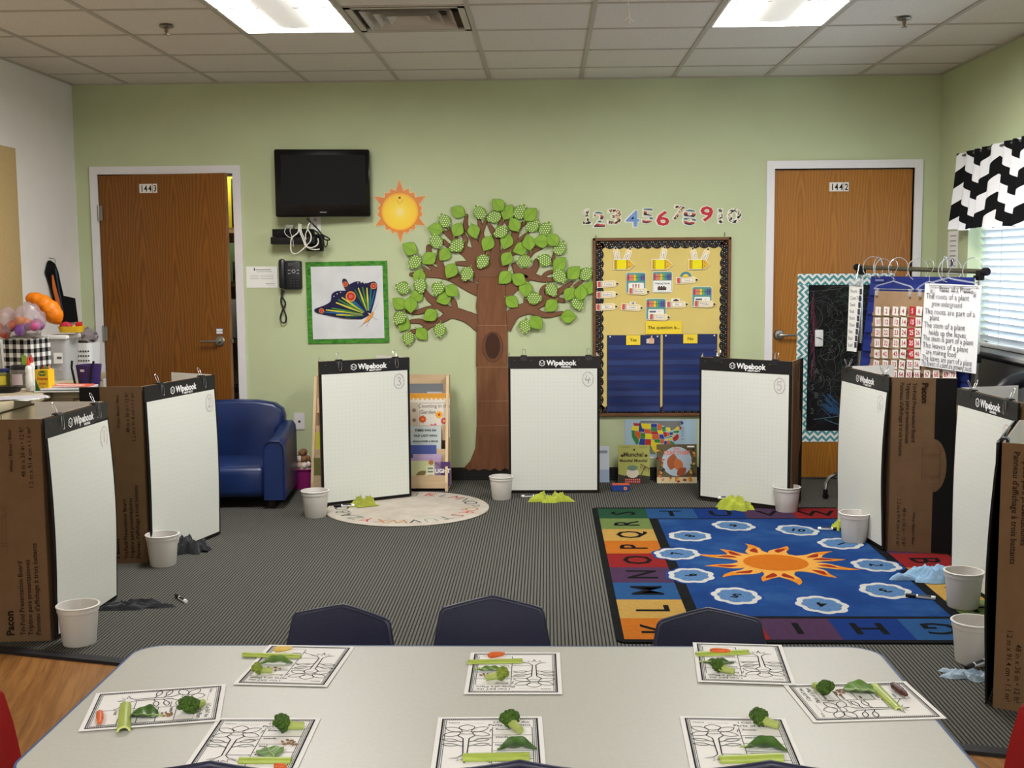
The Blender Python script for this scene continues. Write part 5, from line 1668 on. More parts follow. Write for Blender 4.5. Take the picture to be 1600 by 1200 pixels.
CHNAVY = NT('navy_chair_plastic', .42, .4); CHNAVY.color(CHNAVY.ramp(CHNAVY.noise(120, 2), [(.3, (26, 30, 54)), (.7, (31, 36, 62))])); CHNAVY = CHNAVY.m
CHRED = NT('red_chair_plastic', .4, .4); CHRED.color(CHRED.ramp(CHRED.noise(120, 2), [(.3, (146, 24, 26)), (.7, (156, 30, 30))])); CHRED = CHRED.m
def chair(mat, label, loc, rz, zt=.612, grp='navy chairs at the table'):
    """local: chair faces -y, backrest at y=0"""
    t = thing('stacking_chair', label, 'chair', loc, rz, grp)
    H = zt
    b = MB()
    def outline(u):        # half width by height fraction
        return None
    prof = [(-.138, .30), (-.150, .40), (-.143, H - .11), (-.128, H - .034), (-.122, H - .026), (-.06, H - .012), (0, H), (.06, H - .012), (.122, H - .026), (.128, H - .034), (.143, H - .11), (.150, .40), (.138, .30)]
    def yb(x, z):
        return .022 * (1 - (x / .15) ** 2) + (z - .30) * .10
    th = .007
    pts = prof
    # inner grid made by filling between left & right outlines
    left = [p for p in prof[:7]]; 
    zs = [.30, .34, .38, .42, .46, .50, H - .045, H - .034, H - .026]
    def halfw(z):
        L_ = [(p[1], -p[0]) for p in prof[:5]]
        for (z0, w0), (z1, w1) in zip(L_, L_[1:]):
            if z <= z1:
                return w0 + (w1 - w0) * max(0, (z - z0)) / (z1 - z0)
        return .122
    nx = 12
    F, Bk = [], []
    rowz = zs
    for z in rowz:
        w_ = halfw(z)
        F.append([(-w_ + 2 * w_ * i / nx, z) for i in range(nx + 1)])
    w_ = .122
    F.append([(-w_ + 2 * w_ * i / nx, H - .026 + .026 * (1 - abs(2 * i / nx - 1))) for i in range(nx + 1)])
    nrw = len(F)
    vs = []
    for side in (0, 1):
        for row in F:
            for x, z in row:
                vs.append((x, yb(x, z) + side * th, z))
    N = nrw * (nx + 1)
    fs = []
    for j in range(nrw - 1):
        for i in range(nx):
            q = j * (nx + 1) + i
            fs.append((q, q + 1, q + nx + 2, q + nx + 1)); fs.append((N + q, N + q + nx + 1, N + q + nx + 2, N + q + 1))
    edge = [j * (nx + 1) for j in range(nrw)] + [(nrw - 1) * (nx + 1) + i for i in range(1, nx + 1)] + [j * (nx + 1) + nx for j in range(nrw - 2, -1, -1)]
    for e0, e1 in zip(edge, edge[1:]):
        fs.append((e0, e0 + N, e1 + N, e1))
    b.add(vs, fs, mat)
    # rolled rim round the back edge
    b.tube([(vs[e][0], vs[e][1] + th * 1.6, vs[e][2]) for e in edge], .0085, mat, 8)
    b.build('backrest', t, sharp=50)
    b = MB()
    def seat(u, v):
        x = (-.155 + .31 * u); y = .01 - .30 * v
        z = .302 - .014 * math.sin(math.pi * min(max(v, 0), 1)) * (1 - (2 * u - 1) ** 2) - .016 * max(0, v - .8) * 5 * .5 + .012 * abs(2 * u - 1) ** 3
        k_ = 1 - .10 * (1 - v) 
        return (x * k_, y, z)
    b.grid(seat, 12, 12, mat)
    b.grid(lambda u, v: (seat(u, v)[0], seat(u, v)[1], seat(u, v)[2] - .007), 12, 12, mat)
    e = [seat(i / 12, 0) for i in range(13)] + [seat(1, i / 12) for i in range(1, 13)] + [seat(1 - i / 12, 1) for i in range(1, 13)] + [seat(0, 1 - i / 12) for i in range(1, 12)]
    b.tube([(p[0], p[1], p[2] - .004) for p in e], .0055, mat, 6, closed=True)
    b.build('seat', t, sharp=50)
    for sx in (-1, 1):
        b = MB(); b.tube([(sx * .12, -.05, .288), (sx * .125, -.26, .288), (sx * .135, -.285, .26), (sx * .155, -.31, .012)], .009, CHROME, 10); b.build('leg', t)
        b = MB(); b.tube([(sx * .12, -.08, .288), (sx * .135, .0, .27), (sx * .150, .035, .012)], .009, CHROME, 10); b.build('leg', t)
        for yy, xx in ((-.31, .155), (.035, .150)):
            b = MB(); b.lathe([(.013, 0), (.013, .018), (.010, .024)], MATTEBLACK, 10, Matrix.Translation((sx * xx, yy, 0))); b.build('foot_cap', t)
    return t
chair(CHNAVY, 'navy chair at the far side of the table, left one', (-.545, 2.885, 0), math.radians(-11), .600)
chair(CHNAVY, 'navy chair at the far side of the table, middle one', (-.145, 2.885, 0), math.radians(1), .622)
chair(CHNAVY, 'navy chair at the far side of the table, right one', (.415, 2.885, 0), math.radians(3), .592)
chair(CHNAVY, 'navy chair at the near side of the table, left one, only its top showing', (-.602, 2.041, 0), math.radians(180), .601)
chair(CHNAVY, 'navy chair at the near side of the table, middle one, only its top showing', (-.052, 2.041, 0), math.radians(180), .606)
chair(CHNAVY, 'navy chair at the near side of the table, right one, only its top showing', (.388, 2.041, 0), math.radians(180), .608)
chair(CHRED, 'red chair at the left end of the table, cut by the picture edge', (-1.145, 2.28, 0), math.radians(90), .60, 'red chairs at the table ends')
chair(CHRED, 'red chair at the right end of the table, cut by the picture edge', (.935, 2.22, 0), math.radians(-90), .60, 'red chairs at the table ends')

# ================================================================== WORKSHEETS
LINE = M(34, 34, 42, .8, .1); LINEB = M(24, 26, 44, .8, .1); LINEG = M(96, 96, 104, .8, .1)
def ellipse_petal(cx, cy, L, Wd, a, n=10):
    out = []
    for i in range(n + 1):
        t = i / n; out.append((L * t, Wd * math.sin(math.pi * t) ** .8))
    for i in range(n - 1, 0, -1):
        t = i / n; out.append((L * t, -Wd * math.sin(math.pi * t) ** .8))
    c, s_ = math.cos(math.radians(a)), math.sin(math.radians(a))
    return [(cx + x * c - y * s_, cy + x * s_ + y * c) for x, y in out]
def sheet_mesh():
    b = MB('flat')
    _st = b.stroke
    b.stroke = lambda p, w_, m, w=0.0, closed=False: _st(p, w_ * 1.75, m, w, closed)
    w, h = .108, .1397
    b.slab(rect(-w, -h, w, h), M(236, 236, 234, .7, .15), 0, .0004)
    q = .0009
    b.stroke(rect(-w + .011, -h + .011, w - .011, h - .011), .0024, LINEB, q, closed=True)
    b.stroke(rect(-w + .0185, -h + .0185, w - .0185, h - .0185), .0008, LINE, q, closed=True)
    for i in range(46):
        for s_ in (-1, 1):
            x = -w + .016 + i * (2 * w - .032) / 45
            b.poly(rect(x - .0014, s_ * (h - .0148) - .0013, x + .0010, s_ * (h - .0148) + .0013), LINE, q)
    for i in range(60):
        for s_ in (-1, 1):
            y = -h + .016 + i * (2 * h - .032) / 59
            b.poly(rect(s_ * (w - .0148) - .0013, y - .0012, s_ * (w - .0148) + .0013, y + .0010), LINE, q)
    b.text('Name', -w + .024, h - .034, .0095, LINEG, q, align='l')
    b.poly(rect(-w + .052, h - .035, -.012, h - .0344), LINEG, q)
    b.text('I Can EAT the', .044, h - .034, .0128, LINE, q, bold=.004); b.text('Parts of a Plant', .040, h - .050, .0142, LINE, q, bold=.004)
    # column of boxes
    x0, x1 = .006, w - .022
    ys_ = [.083, .044, .006, -.032, -.070, -.108]
    b.stroke(rect(x0, ys_[-1], x1, ys_[0]), .0009, LINE, q, closed=True)
    for y in ys_[1:-1]:
        b.poly(rect(x0, y - .0007, x1, y + .0007), LINE, q)
    for t, y in zip(('flower', 'seeds', 'leaf', 'stem', 'root'), ys_):
        b.text(t, x0 + .006, y - .013, .0115, LINE, q, align='l', bold=.01)
    # plant
    cx, cy = -.046, .052
    for a in (90, 150, 30, 200, -20):
        b.stroke(ellipse_petal(cx + .010 * math.cos(math.radians(a)), cy + .008 + .008 * math.sin(math.radians(a)), .040 if a != 90 else .030, .0105 if a != 90 else .016, a), .0010, LINE, q, closed=True)
    b.poly(arc(cx, cy + .002, .013, .008, n=18), M(236, 236, 234, .7, .15), q + .0001); b.stroke(arc(cx, cy + .004, .0125, .0065, n=18), .0010, LINE, q + .0002, closed=True)
    b.stroke([(cx - .013, cy), (cx - .017, cy - .010), (cx - .006, cy - .024), (cx - .004, cy - .10)], .0013, LINE, q + .0003)
    b.stroke([(cx + .013, cy), (cx + .017, cy - .010), (cx + .006, cy - .024), (cx + .004, cy - .10)], .0013, LINE, q + .0003)
    for dy, a in ((-.036, 14), (-.056, 8)):
        for s_ in (-1, 1):
            aa = a if s_ > 0 else 180 - a
            b.stroke([(cx + s_ * .004, cy + dy - .006), (cx + s_ * .016, cy + dy)], .0012, LINE, q + .0002)
            b.stroke(ellipse_petal(cx + s_ * .015, cy + dy, .032, .0058, aa), .0011, LINE, q + .0003, closed=True)
    for s_ in (-1, 1):
        b.stroke([(cx + s_ * .004, cy - .10), (cx + s_ * .012, cy - .112), (cx + s_ * .030, cy - .118), (cx + s_ * .012, cy - .119), (cx + s_ * .016, cy - .130), (cx + s_ * .004, cy - .122), (cx, cy - .138)], .0011, LINE, q + .0002)
    for ya, yb_, xa in ((.060, .072, cx + .046), (.030, .030, cx + .02), (-.006, -.006, cx + .046), (-.045, -.045, cx + .006), (-.066, -.085, cx + .02)):
        b.stroke([(xa, ya), (x0 - .002, yb_)], .0008, LINE, q)
        b.poly([(x0 - .005, yb_ + .0018), (x0 - .0005, yb_), (x0 - .005, yb_ - .0018)], LINE, q)
    return b
ZS = TZ + .0018
protoS = None
SH = {'TL': (-.594, 2.654, 176.6, 'far left'), 'TM': (-.079, 2.607, 180.5, 'far middle'), 'TR': (.454, 2.675, 175.3, 'far right'), 'L': (-.839, 2.386, -78, 'left end'), 'R': (.671, 2.438, 95, 'right end'),
      'BL': (-.580, 2.189, .8, 'near left'), 'BM': (-.117, 2.201, 2.0, 'near middle'), 'BR': (.375, 2.205, -2.0, 'near right')}
for kx, (x, y, r, nm) in SH.items():
    if protoS is None:
        protoS = o = sheet_mesh().build('worksheet', None, smooth=False)
    else:
        o = protoS.copy(); SC.collection.objects.link(o)
    o.location = (x, y, ZS + (.0012 if kx in ('TR', 'L') else 0)); o.rotation_euler = (math.radians(.35) if kx[0] == 'T' else 0, 0, math.radians(r))
    tag(o, 'plant parts worksheet at the %s of the table' % nm, 'worksheet', 'worksheets on the table')
ZV = ZS + .0014

CARROT = noisy('orange_carrot', (206, 88, 34), (222, 108, 52), 60, .45, .4); CARROTY = noisy('yellow_carrot', (222, 184, 92), (230, 198, 116), 60, .45, .4); CARROTP = noisy('purple_carrot', (62, 30, 30), (88, 44, 38), 50, .4, .4); CARROTK = noisy('pink_carrot', (214, 120, 100), (222, 136, 116), 60, .45, .4)
CEL = noisy('celery_green', (150, 172, 66), (172, 190, 86), 30, .4, .4, 0, 3, (1, 14, 14)); CELT = M(196, 206, 128, .45, .4)
LEAF = noisy('spinach_green', (48, 84, 30), (72, 108, 44), 40, .4, .4, .15); LEAFL = noisy('spinach_light_green', (84, 120, 50), (104, 140, 64), 40, .4, .4, .1); VEIN = M(150, 172, 96, .5)
BRG = noisy('broccoli_green', (40, 66, 24), (84, 116, 44), 260, .7, .2, .6); BRY = noisy('broccoli_yellow_green', (92, 118, 40), (150, 164, 70), 240, .7, .2, .6); BRS = noisy('broccoli_stalk', (150, 168, 84), (178, 190, 112), 40, .5, .3)
SEED = noisy('brown_seed', (118, 86, 54), (150, 112, 74), 200, .5, .3)
def two(u0, v0, u1, v1, z=None):
    a = fl(u0, v0, ZV if z is None else z); c = fl(u1, v1, ZV if z is None else z)
    return a, c
def carrot(u0, v0, u1, v1, label, m=CARROT, r=.0085):
    a, c = two(u0, v0, u1, v1, ZV + r); L = (c - a).length
    b = MB()
    n_ = 12
    pts = [(-L / 2 + L * i / n_, .0008 * math.sin(i * 2.1), 0) for i in range(n_ + 1)]
    rs = [r * (math.sin(math.pi * min(max(i / n_, .012), .988)) ** .20) * (1.0 - .36 * i / n_) * (1 + .03 * math.sin(i * 3)) for i in range(n_ + 1)]
    b.tube(pts, rs, m, 14)
    o = b.build('baby_carrot', None, (a + c) / 2, ang(c.x - a.x, c.y - a.y))
    o.location.z = ZV + r * .98
    tag(o, label, 'carrot', 'carrots on the worksheets')
def celery(u0, v0, u1, v1, label, w=.021, w2=None, curve=0.0):
    a, c = two(u0, v0, u1, v1); L = (c - a).length
    w2 = w2 or w
    b = MB()
    t = thing('celery_stick', label, 'celery', ((a.x + c.x) / 2, (a.y + c.y) / 2, ZV), ang(c.x - a.x, c.y - a.y), 'celery sticks on the worksheets')
    n_, m_ = 14, 10
    def sec(i, inner):
        ww = w + (w2 - w) * i / n_
        out = []
        for j in range(m_ + 1):
            th_ = math.pi * j / m_
            rr = ww / 2 * (1 - (.0045 / (ww / 2)) * inner)
            hh = (ww * .42) - .0042 * inner
            out.append((-L / 2 + L * i / n_, rr * math.cos(th_) + curve * math.sin(math.pi * i / n_), hh * math.sin(th_) * (1.0 if not inner else .95)))
        return out
    vs = []
    for i in range(n_ + 1):
        vs += sec(i, 0) + sec(i, 1)[::-1]
    k_ = 2 * (m_ + 1)
    fs = [(i * k_ + j, i * k_ + (j + 1) % k_, (i + 1) * k_ + (j + 1) % k_, (i + 1) * k_ + j) for i in range(n_) for j in range(k_)]
    b.add(vs, fs, CEL)
    b.build('stalk', t)
    for e in (0, n_):
        b = MB()
        vs2 = sec(e, 0) + sec(e, 1)[::-1]
        dx = -.0003 if e == 0 else .0003
        b.add([(p[0] + dx, p[1], p[2]) for p in vs2], [(j, j + 1, k_ - 2 - j, k_ - 1 - j) for j in range(m_)], CELT)
        lab(b.build('cut_end', t), 'pale cut end')
def spinach(u, v, L, Wd, rz, label, curl=.010, m=LEAF, stem=True):
    c = fl(u, v, ZV)
    t = thing('spinach_leaf', label, 'leaf', (c.x, c.y, ZV), math.radians(rz), 'spinach leaves on the worksheets')
    b = MB()
    def lf(uu, vv):
        tt = uu
        hw = Wd / 2 * (math.sin(math.pi * min(max(tt, .002), .998)) ** .7)
        y = hw * (2 * vv - 1)
        z = .0015 + curl * (abs(2 * vv - 1) ** 1.6) * math.sin(math.pi * min(max(tt, .002), .998)) + curl * .25 * math.sin(math.pi * tt) + .0016 * math.sin(tt * 17 + vv * 9)
        return (-L / 2 + L * tt, y, max(.0008, z))
    b.grid(lf, 18, 12, m); b.build('blade', t, sharp=80)
    b = MB(); b.tube([(-L / 2 - (.009 if stem else 0), 0, .003), (-L / 2 + .005, 0, .004)] + [lf(q / 8, .5)[:2] + (lf(q / 8, .5)[2] + .0006,) for q in range(1, 8)], [.0019] * 2 + [.0014 - .00015 * q for q in range(7)], VEIN, 6); lab(b.build('stem', t), 'pale stem and midrib')
def broccoli(u, v, s, rz, label, crown=BRG, head=1.0):
    """stalk points to +x local, crown at -x"""
    c = fl(u, v, ZV)
    t = thing('broccoli_floret', label, 'broccoli', (c.x, c.y, ZV), math.radians(rz), 'broccoli florets on the worksheets')
    b = MB(); rs_ = .0085 * s
    b.tube([(-.010 * s, 0, .013 * s), (.006 * s, 0, .010 * s), (.024 * s, .002 * s, rs_ * .95)], [rs_ * 1.25, rs_ * .95, rs_ * .88], BRS, 12)
    for dy in (-1, 1):
        b.tube([(.0, 0, .010 * s), (-.012 * s, dy * .010 * s, .012 * s)], [rs_ * .6, rs_ * .55], BRS, 8)
    b.build('stalk', t)
    b = MB(); rnd = random.Random(int(u * 7 + v))
    b.ball((-.014 * s, 0, .0165 * s), (.014 * s * head, .018 * s * head, .0155 * s), crown, .35, 2.2, int(u), 3)
    for i in range(26):
        a1, a2 = rnd.uniform(0, 6.28), rnd.uniform(-.25, 1.3)
        p = Vector((-.016 * s + .0125 * s * head * math.cos(a1) * math.cos(a2) - .002 * s, .0165 * s * head * math.sin(a1) * math.cos(a2), .017 * s + .0125 * s * math.sin(a2)))
        b.ball(p, rnd.uniform(.0042, .0065) * s, crown, .35, 3.0, i, 2)
    b.build('crown', t)
def seeds(pts, label, group):
    proto = None
    rnd = random.Random(int(pts[0][0]))
    for (u, v) in pts:
        c = fl(u, v, ZV)
        if proto is None:
            b = MB(); b.ball((0, 0, 0), (.0048, .0024, .0019), SEED, .15, 2, 3, 2); o = proto = b.build('plant_seed')
        else:
            o = proto.copy(); SC.collection.objects.link(o)
        o.location = (c.x, c.y, ZV + .0018); o.rotation_euler = (0, 0, rnd.uniform(0, 3.1))
        tag(o, label, 'seed', group)
def sp(cx, cy, dx, dy, n, seed):
    r = random.Random(seed)
    out = []
    for i in range(n):
        for _ in range(200):
            p = (cx + r.uniform(-dx, dx), cy + r.uniform(-dy, dy))
            if all(((p[0] - q[0]) / 5.2) ** 2 + ((p[1] - q[1]) / 2.6) ** 2 > 1 for q in out): break
        out.append(p)
    return out
# far left
carrot(428, 1015, 456, 1012, 'pale yellow carrot at the far edge of the far left worksheet', CARROTY)
celery(380, 1024, 470, 1027, 'celery stick sticking out left of the far left worksheet', .019)
spinach(432, 1037, .078, .030, 4, 'long curled leaf looped round the celery on the far left worksheet', .012, LEAFL)
broccoli(412, 1053, .82, 12, 'yellowish broccoli floret on the far left worksheet', BRY, .8)
seeds(sp(428, 1046, 10, 2.4, 6, 3), 'small brown seed beside the broccoli on the far left worksheet', 'seeds on the far left worksheet')
# far middle
carrot(763, 1024, 788, 1021, 'orange carrot at the far edge of the far middle worksheet')
celery(731, 1036, 816, 1034, 'celery stick across the far middle worksheet', .018)
spinach(767, 1047, .062, .026, 3, 'small pale leaf between celery and broccoli on the far middle worksheet', .004, LEAFL)
broccoli(774, 1063, .92, 186, 'pale broccoli floret with its head to the right on the far middle worksheet', BRY, .85)
seeds(sp(757, 1056, 6, 2.2, 4, 5), 'small brown seed behind the broccoli on the far middle worksheet', 'seeds on the far middle worksheet')
# far right
carrot(1110, 1017, 1141, 1017, 'orange carrot behind the celery on the far right worksheet')
celery(1088, 1024, 1169, 1020, 'celery stick across the far right worksheet', .021)
spinach(1123, 1036, .072, .036, -2, 'dark flat leaf behind the broccoli on the far right worksheet', .004, LEAF)
broccoli(1132, 1052, .95, -28, 'broccoli floret with its stalk to the lower right on the far right worksheet', BRG, .9)
# left
carrot(156, 1112, 156, 1130, 'orange carrot on the left end worksheet')
celery(196, 1103, 193, 1143, 'celery stick hanging over the near edge of the left end worksheet', .024, .028)
spinach(225, 1119, .064, .058, 175, 'crinkled dark leaf on the left end worksheet', .010, LEAF)
seeds(sp(260, 1117, 8, 3.0, 7, 8), 'small brown seed in the pile on the left end worksheet', 'seeds on the left end worksheet')
broccoli(305, 1110, 1.05, 60, 'bushy dark broccoli floret on the left end worksheet', BRG, 1.2)
# right
broccoli(1283, 1082, 1.0, 110, 'broccoli floret with a pale top on the right end worksheet', BRG, 1.0)
seeds(sp(1313, 1083, 8, 4.0, 8, 9), 'small brown seed in the pile on the right end worksheet', 'seeds on the right end worksheet')
spinach(1344, 1080, .075, .066, 172, 'big smooth round leaf on the right end worksheet', .010, LEAFL)
celery(1367, 1074, 1404, 1109, 'slightly bent celery stick on the right end worksheet', .024, .018)
carrot(1394, 1069, 1417, 1086, 'dark purple carrot on the right end worksheet', CARROTP, .0098)
# near left
broccoli(455, 1142, 1.05, 10, 'broccoli floret with a pale stalk on the near left worksheet', BRG, .95)
seeds(sp(452, 1161, 11, 3.6, 8, 12), 'small brown seed in the pile on the near left worksheet', 'seeds on the near left worksheet')
spinach(422, 1177, .056, .054, 120, 'pale green torn leaf on the near left worksheet', .004, LEAFL, False)
celery(374, 1190, 455, 1190, 'celery stick behind the near left chair', .020)
carrot(428, 1198, 448, 1198, 'carrot just showing behind the near left chair')
# near middle
broccoli(803, 1141, 1.05, -62, 'dark upright broccoli floret on the near middle worksheet', BRG, .95)
seeds(sp(806, 1157, 12, 3.6, 9, 14), 'small brown seed in the pile on the near middle worksheet', 'seeds on the near middle worksheet')
spinach(808, 1172, .078, .038, 3, 'folded dark leaf on the near middle worksheet', .016, LEAF, False)
celery(723, 1186, 827, 1184, 'wide celery stick across the near middle worksheet', .025)
# near right
broccoli(1198, 1136, 1.05, -38, 'broccoli floret with a short stalk on the near right worksheet', BRG, 1.0)
seeds(sp(1196, 1158, 12, 3.6, 8, 16), 'small brown seed in the pile on the near right worksheet', 'seeds on the near right worksheet')
spinach(1197, 1172, .082, .044, -12, 'crumpled dark leaf on the near right worksheet', .016, LEAF)
celery(1124, 1189, 1222, 1186, 'celery stick across the near right worksheet', .024, .028)
carrot(1228, 1199, 1243, 1199, 'pinkish carrot end at the bottom of the near right worksheet', CARROTK)

# ================================================================== ARMCHAIR
VIN = NT('navy_blue_vinyl', .36, .45); VIN.color(VIN.ramp(VIN.noise(6, 3), [(.3, (15, 35, 80)), (.7, (20, 43, 94))])); VIN.bump(VIN.noise(240, 2), .08, .002); VIN = VIN.m
ac = thing('armchair', 'low blue vinyl children\'s armchair between pads 2 and 3', 'armchair', (-2.02, 7.28, 0), math.radians(4))
AW = .40       # half width
b = MB()
def backp(u, v):
    x = -.31 + .62 * u
    return x
out = []
for i in range(25):
    a = math.pi * i / 24
    out.append((.29 * math.cos(a) * (abs(math.cos(a)) ** -.35 if abs(math.cos(a)) > .05 else 1), .50 + .115 * math.sin(a)))
out = [(.27, .20), (.275, .42), (.315, .455), (.315, .52), (.30, .565), (.25, .60), (.14, .62), (0, .625), (-.14, .62), (-.25, .60), (-.30, .565), (-.315, .52), (-.315, .455), (-.275, .42), (-.27, .20)]
bm = bmesh.new()
vs_ = [bm.verts.new((x, 0, z)) for x, z in out]
f_ = bm.faces.new(vs_)
r_ = bmesh.ops.extrude_face_region(bm, geom=[f_])
bmesh.ops.translate(bm, vec=(0, .15, 0), verts=[q for q in r_['geom'] if isinstance(q, bmesh.types.BMVert)])
bmesh.ops.recalc_face_normals(bm, faces=bm.faces[:])
bmesh.ops.bevel(bm, geom=[e for e in bm.edges if len(e.link_faces) == 2 and e.calc_face_angle(0) > 1.0], offset=.03, segments=3, profile=.5, affect='EDGES')
b.bm(bm, VIN, Matrix.Translation((0, .14, 0)) @ Matrix.Rotation(math.radians(-6), 4, 'X'))
b.build('backrest', ac, sharp=50)
b = MB(); b.rbox(0, -.06, .165, .56, .50, .20, .05, VIN, 4); b.ball((0, -.05, .245), (.265, .24, .035), VIN, sub=3); b.build('seat', ac, sharp=50)
for sx in (-1, 1):
    b = MB()
    prof = [(-.065, .06), (.055, .06), (.055, .36), (.05, .40), (.03, .425), (-.03, .425), (-.055, .405), (-.065, .37)]
    m_ = len(prof); vs = []
    st = [(-.33, 1.0, -.01), (-.32, 1.03, 0), (-.10, 1.0, .0), (.12, .98, .03), (.24, .97, .05)]
    for y, sc, dz in st:
        for x, z in prof:
            vs.append((sx * (.335 + x * sc), y, z if z < .1 else z + dz))
    fs = [(i * m_ + j, i * m_ + (j + 1) % m_, (i + 1) * m_ + (j + 1) % m_, (i + 1) * m_ + j) for i in range(len(st) - 1) for j in range(m_)]
    fs += [tuple(range(m_)), tuple(range(len(st) * m_ - 1, (len(st) - 1) * m_ - 1, -1))]
    b.add(vs, fs, VIN)
    b.tube([(sx * (.335 + x * 1.02), -.332, z + (0 if z < .1 else -.005)) for x, z in prof], .006, M(14, 30, 78, .4, .4), 6, closed=True)
    b.build('armrest', ac, sharp=40)
for sx in (-1, 1):
    for yy in (-.26, .22):
        b = MB(); b.rbox(sx * .30, yy, .031, .045, .045, .062, .004, M(24, 18, 16, .5), 1); b.build('leg', ac)

# ================================================================== BIN OF EGG TOYS
bp = fl(470, 767)
bn = thing('storage_bin', 'magenta plastic bin heaped with toy balls beside the book rack', 'bin', (-1.645, 7.70, 0))
MAG = M(136, 30, 100, .4, .4)
b = MB()
def taper(x0, y0, x1, y1, z0, z1, m, b):
    n_ = 6
    o0 = rrect(-x0, -y0, x0, y0, .03, 4); o1 = rrect(-x1, -y1, x1, y1, .035, 4); i1 = rrect(-x1 + .005, -y1 + .005, x1 - .005, y1 - .005, .03, 4); i0 = rrect(-x0 + .006, -y0 + .006, x0 - .006, y0 - .006, .025, 4)
    N = len(o0)
    vs = [(x, y, z0) for x, y in o0] + [(x, y, z1) for x, y in o1] + [(x, y, z1) for x, y in i1] + [(x, y, z0 + .006) for x, y in i0]
    fs = [tuple(range(N - 1, -1, -1)), tuple(range(3 * N, 4 * N))]
    for r in range(3):
        fs += [(r * N + i, r * N + (i + 1) % N, (r + 1) * N + (i + 1) % N, (r + 1) * N + i) for i in range(N)]
    b.add(vs, fs, m)
taper(.065, .09, .08, .11, 0, .135, MAG, b); b.build('body', bn)
b = MB(); b.tube([(x, y, .135) for x, y in rrect(-.081, -.111, .081, .111, .034, 4)], .006, MAG, 8, closed=True); b.build('rim', bn)
EGW = noisy('white_speckled_egg', (206, 196, 186), (222, 212, 204), 90, .6, .2); EGB = noisy('brown_egg', (122, 86, 58), (142, 102, 72), 40, .7, .2); EGT = noisy('tan_egg', (176, 150, 126), (192, 168, 146), 60, .6, .2)
rnd = random.Random(3)
pe = {}
k_ = 0
for lvl, (rr, n_) in enumerate(((.065, 9), (.06, 8), (.045, 6), (.02, 2))):
    for i in range(n_):
        a = 2 * math.pi * i / n_ + lvl * .5
        m = (EGW, EGB, EGT, EGW)[(i + lvl) % 4] if lvl < 2 else (EGB, EGB, EGW)[(i + lvl) % 3]
        if m not in pe:
            b = MB(); b.ball((0, 0, 0), (.028, .024, .024), m, sub=2); pe[m] = o = b.build('toy_ball')
        else:
            o = pe[m].copy(); SC.collection.objects.link(o)
        o.location = (-1.645 + rr * .62 * math.cos(a), 7.70 + rr * 1.0 * math.sin(a), .115 + lvl * .040)
        o.rotation_euler = (rnd.uniform(-.5, .5), rnd.uniform(-.5, .5), rnd.uniform(0, 3))
        nm = {EGW: 'white', EGB: 'brown', EGT: 'tan'}[m]
        tag(o, '%s egg-shaped toy ball in the magenta bin' % nm, 'ball', '%s toy balls in the magenta bin' % nm)

# ================================================================== BOOK RACK
BIRCH = noisy('birch_plywood', (196, 168, 132), (208, 182, 146), 5, .55, .3, 0, 4, (1, 1, 9)); BIRCHE = noisy('birch_edge', (204, 178, 140), (216, 192, 156), 9, .55, .3)
rk = thing('book_rack', 'birch display rack of picture books against the wall behind pad 3', 'book rack', (-1.108, 7.53, 0))
for sx in (-1, 1):
    b = MB()
    x0 = sx * .443
    prof = [(0, 0), (.30, 0), (.30, .745), (.20, .745), (0, .06)]
    vs = [(x0 - .009, y, z) for y, z in prof] + [(x0 + .009, y, z) for y, z in prof]
    n_ = 5
    b.add(vs, [(0, 1, 2, 3, 4), (9, 8, 7, 6, 5)] + [(i, i + n_, (i + 1) % n_ + n_, (i + 1) % n_) for i in range(n_)], BIRCHE)
    b.build('side_panel', rk, smooth=False)
b = MB(); b.box(-.434, .434, .285, .297, .02, .745, BIRCH); b.build('back_panel', rk, smooth=False)
tiers = [(.005, .02, .105), (.065, .15, .27), (.125, .32, .42)]
for y, z0, z1 in tiers:
    b = MB(); b.box(-.434, .434, y, y + .012, z0, z1, BIRCH); b.build('front_panel', rk, smooth=False)
    b = MB(); b.box(-.434, .434, y + .012, y + .07, z0, z0 + .012, BIRCH); b.build('shelf', rk, smooth=False)
b = MB(); b.box(-.434, .434, .185, .197, .50, .60, BIRCH); b.build('front_panel', rk, smooth=False)
def bookart(name, label, u0, v0, u1, v1, Y, th, art, base, tilt=0.0, group=None, cat='book', zmin=None):
    xa, za = wl(u0, v0, Y); xb, zb = wl(u1, v1, Y)
    if zmin is not None: zb = zmin
    w, h = xb - xa, za - zb
    t = thing(name, label, cat, ((xa + xb) / 2, Y, zb), group=group, rot=(math.radians(-tilt), 0, 0))
    b = MB(); b.box(-w / 2 + .002, w / 2 - .002, .0015, th - .0015, .002, h - .002, PAPER); b.build('pages', t, smooth=False)
    b = MB(); b.box(-w / 2, w / 2, 0, .0015, 0, h, base); b.box(-w / 2, w / 2, th - .0015, th, 0, h, base); b.box(-w / 2 - .001, -w / 2 + .001, 0, th, 0, h, base)
    b.T = Matrix.Translation((0, -.0004, 0))
    art(b, w, h)
    b.build('cover', t, smooth=False)
    return t
def flower(b, x, z, r, c1, c2, w=.0004, n=9):
    for i in range(n):
        b.poly(ellipse_petal(x, z, r, r * .28, 360 / n * i), c1, w + i * .00003)
    b.poly(arc(x, z, r * .34, n=12), c2, w + .0008)
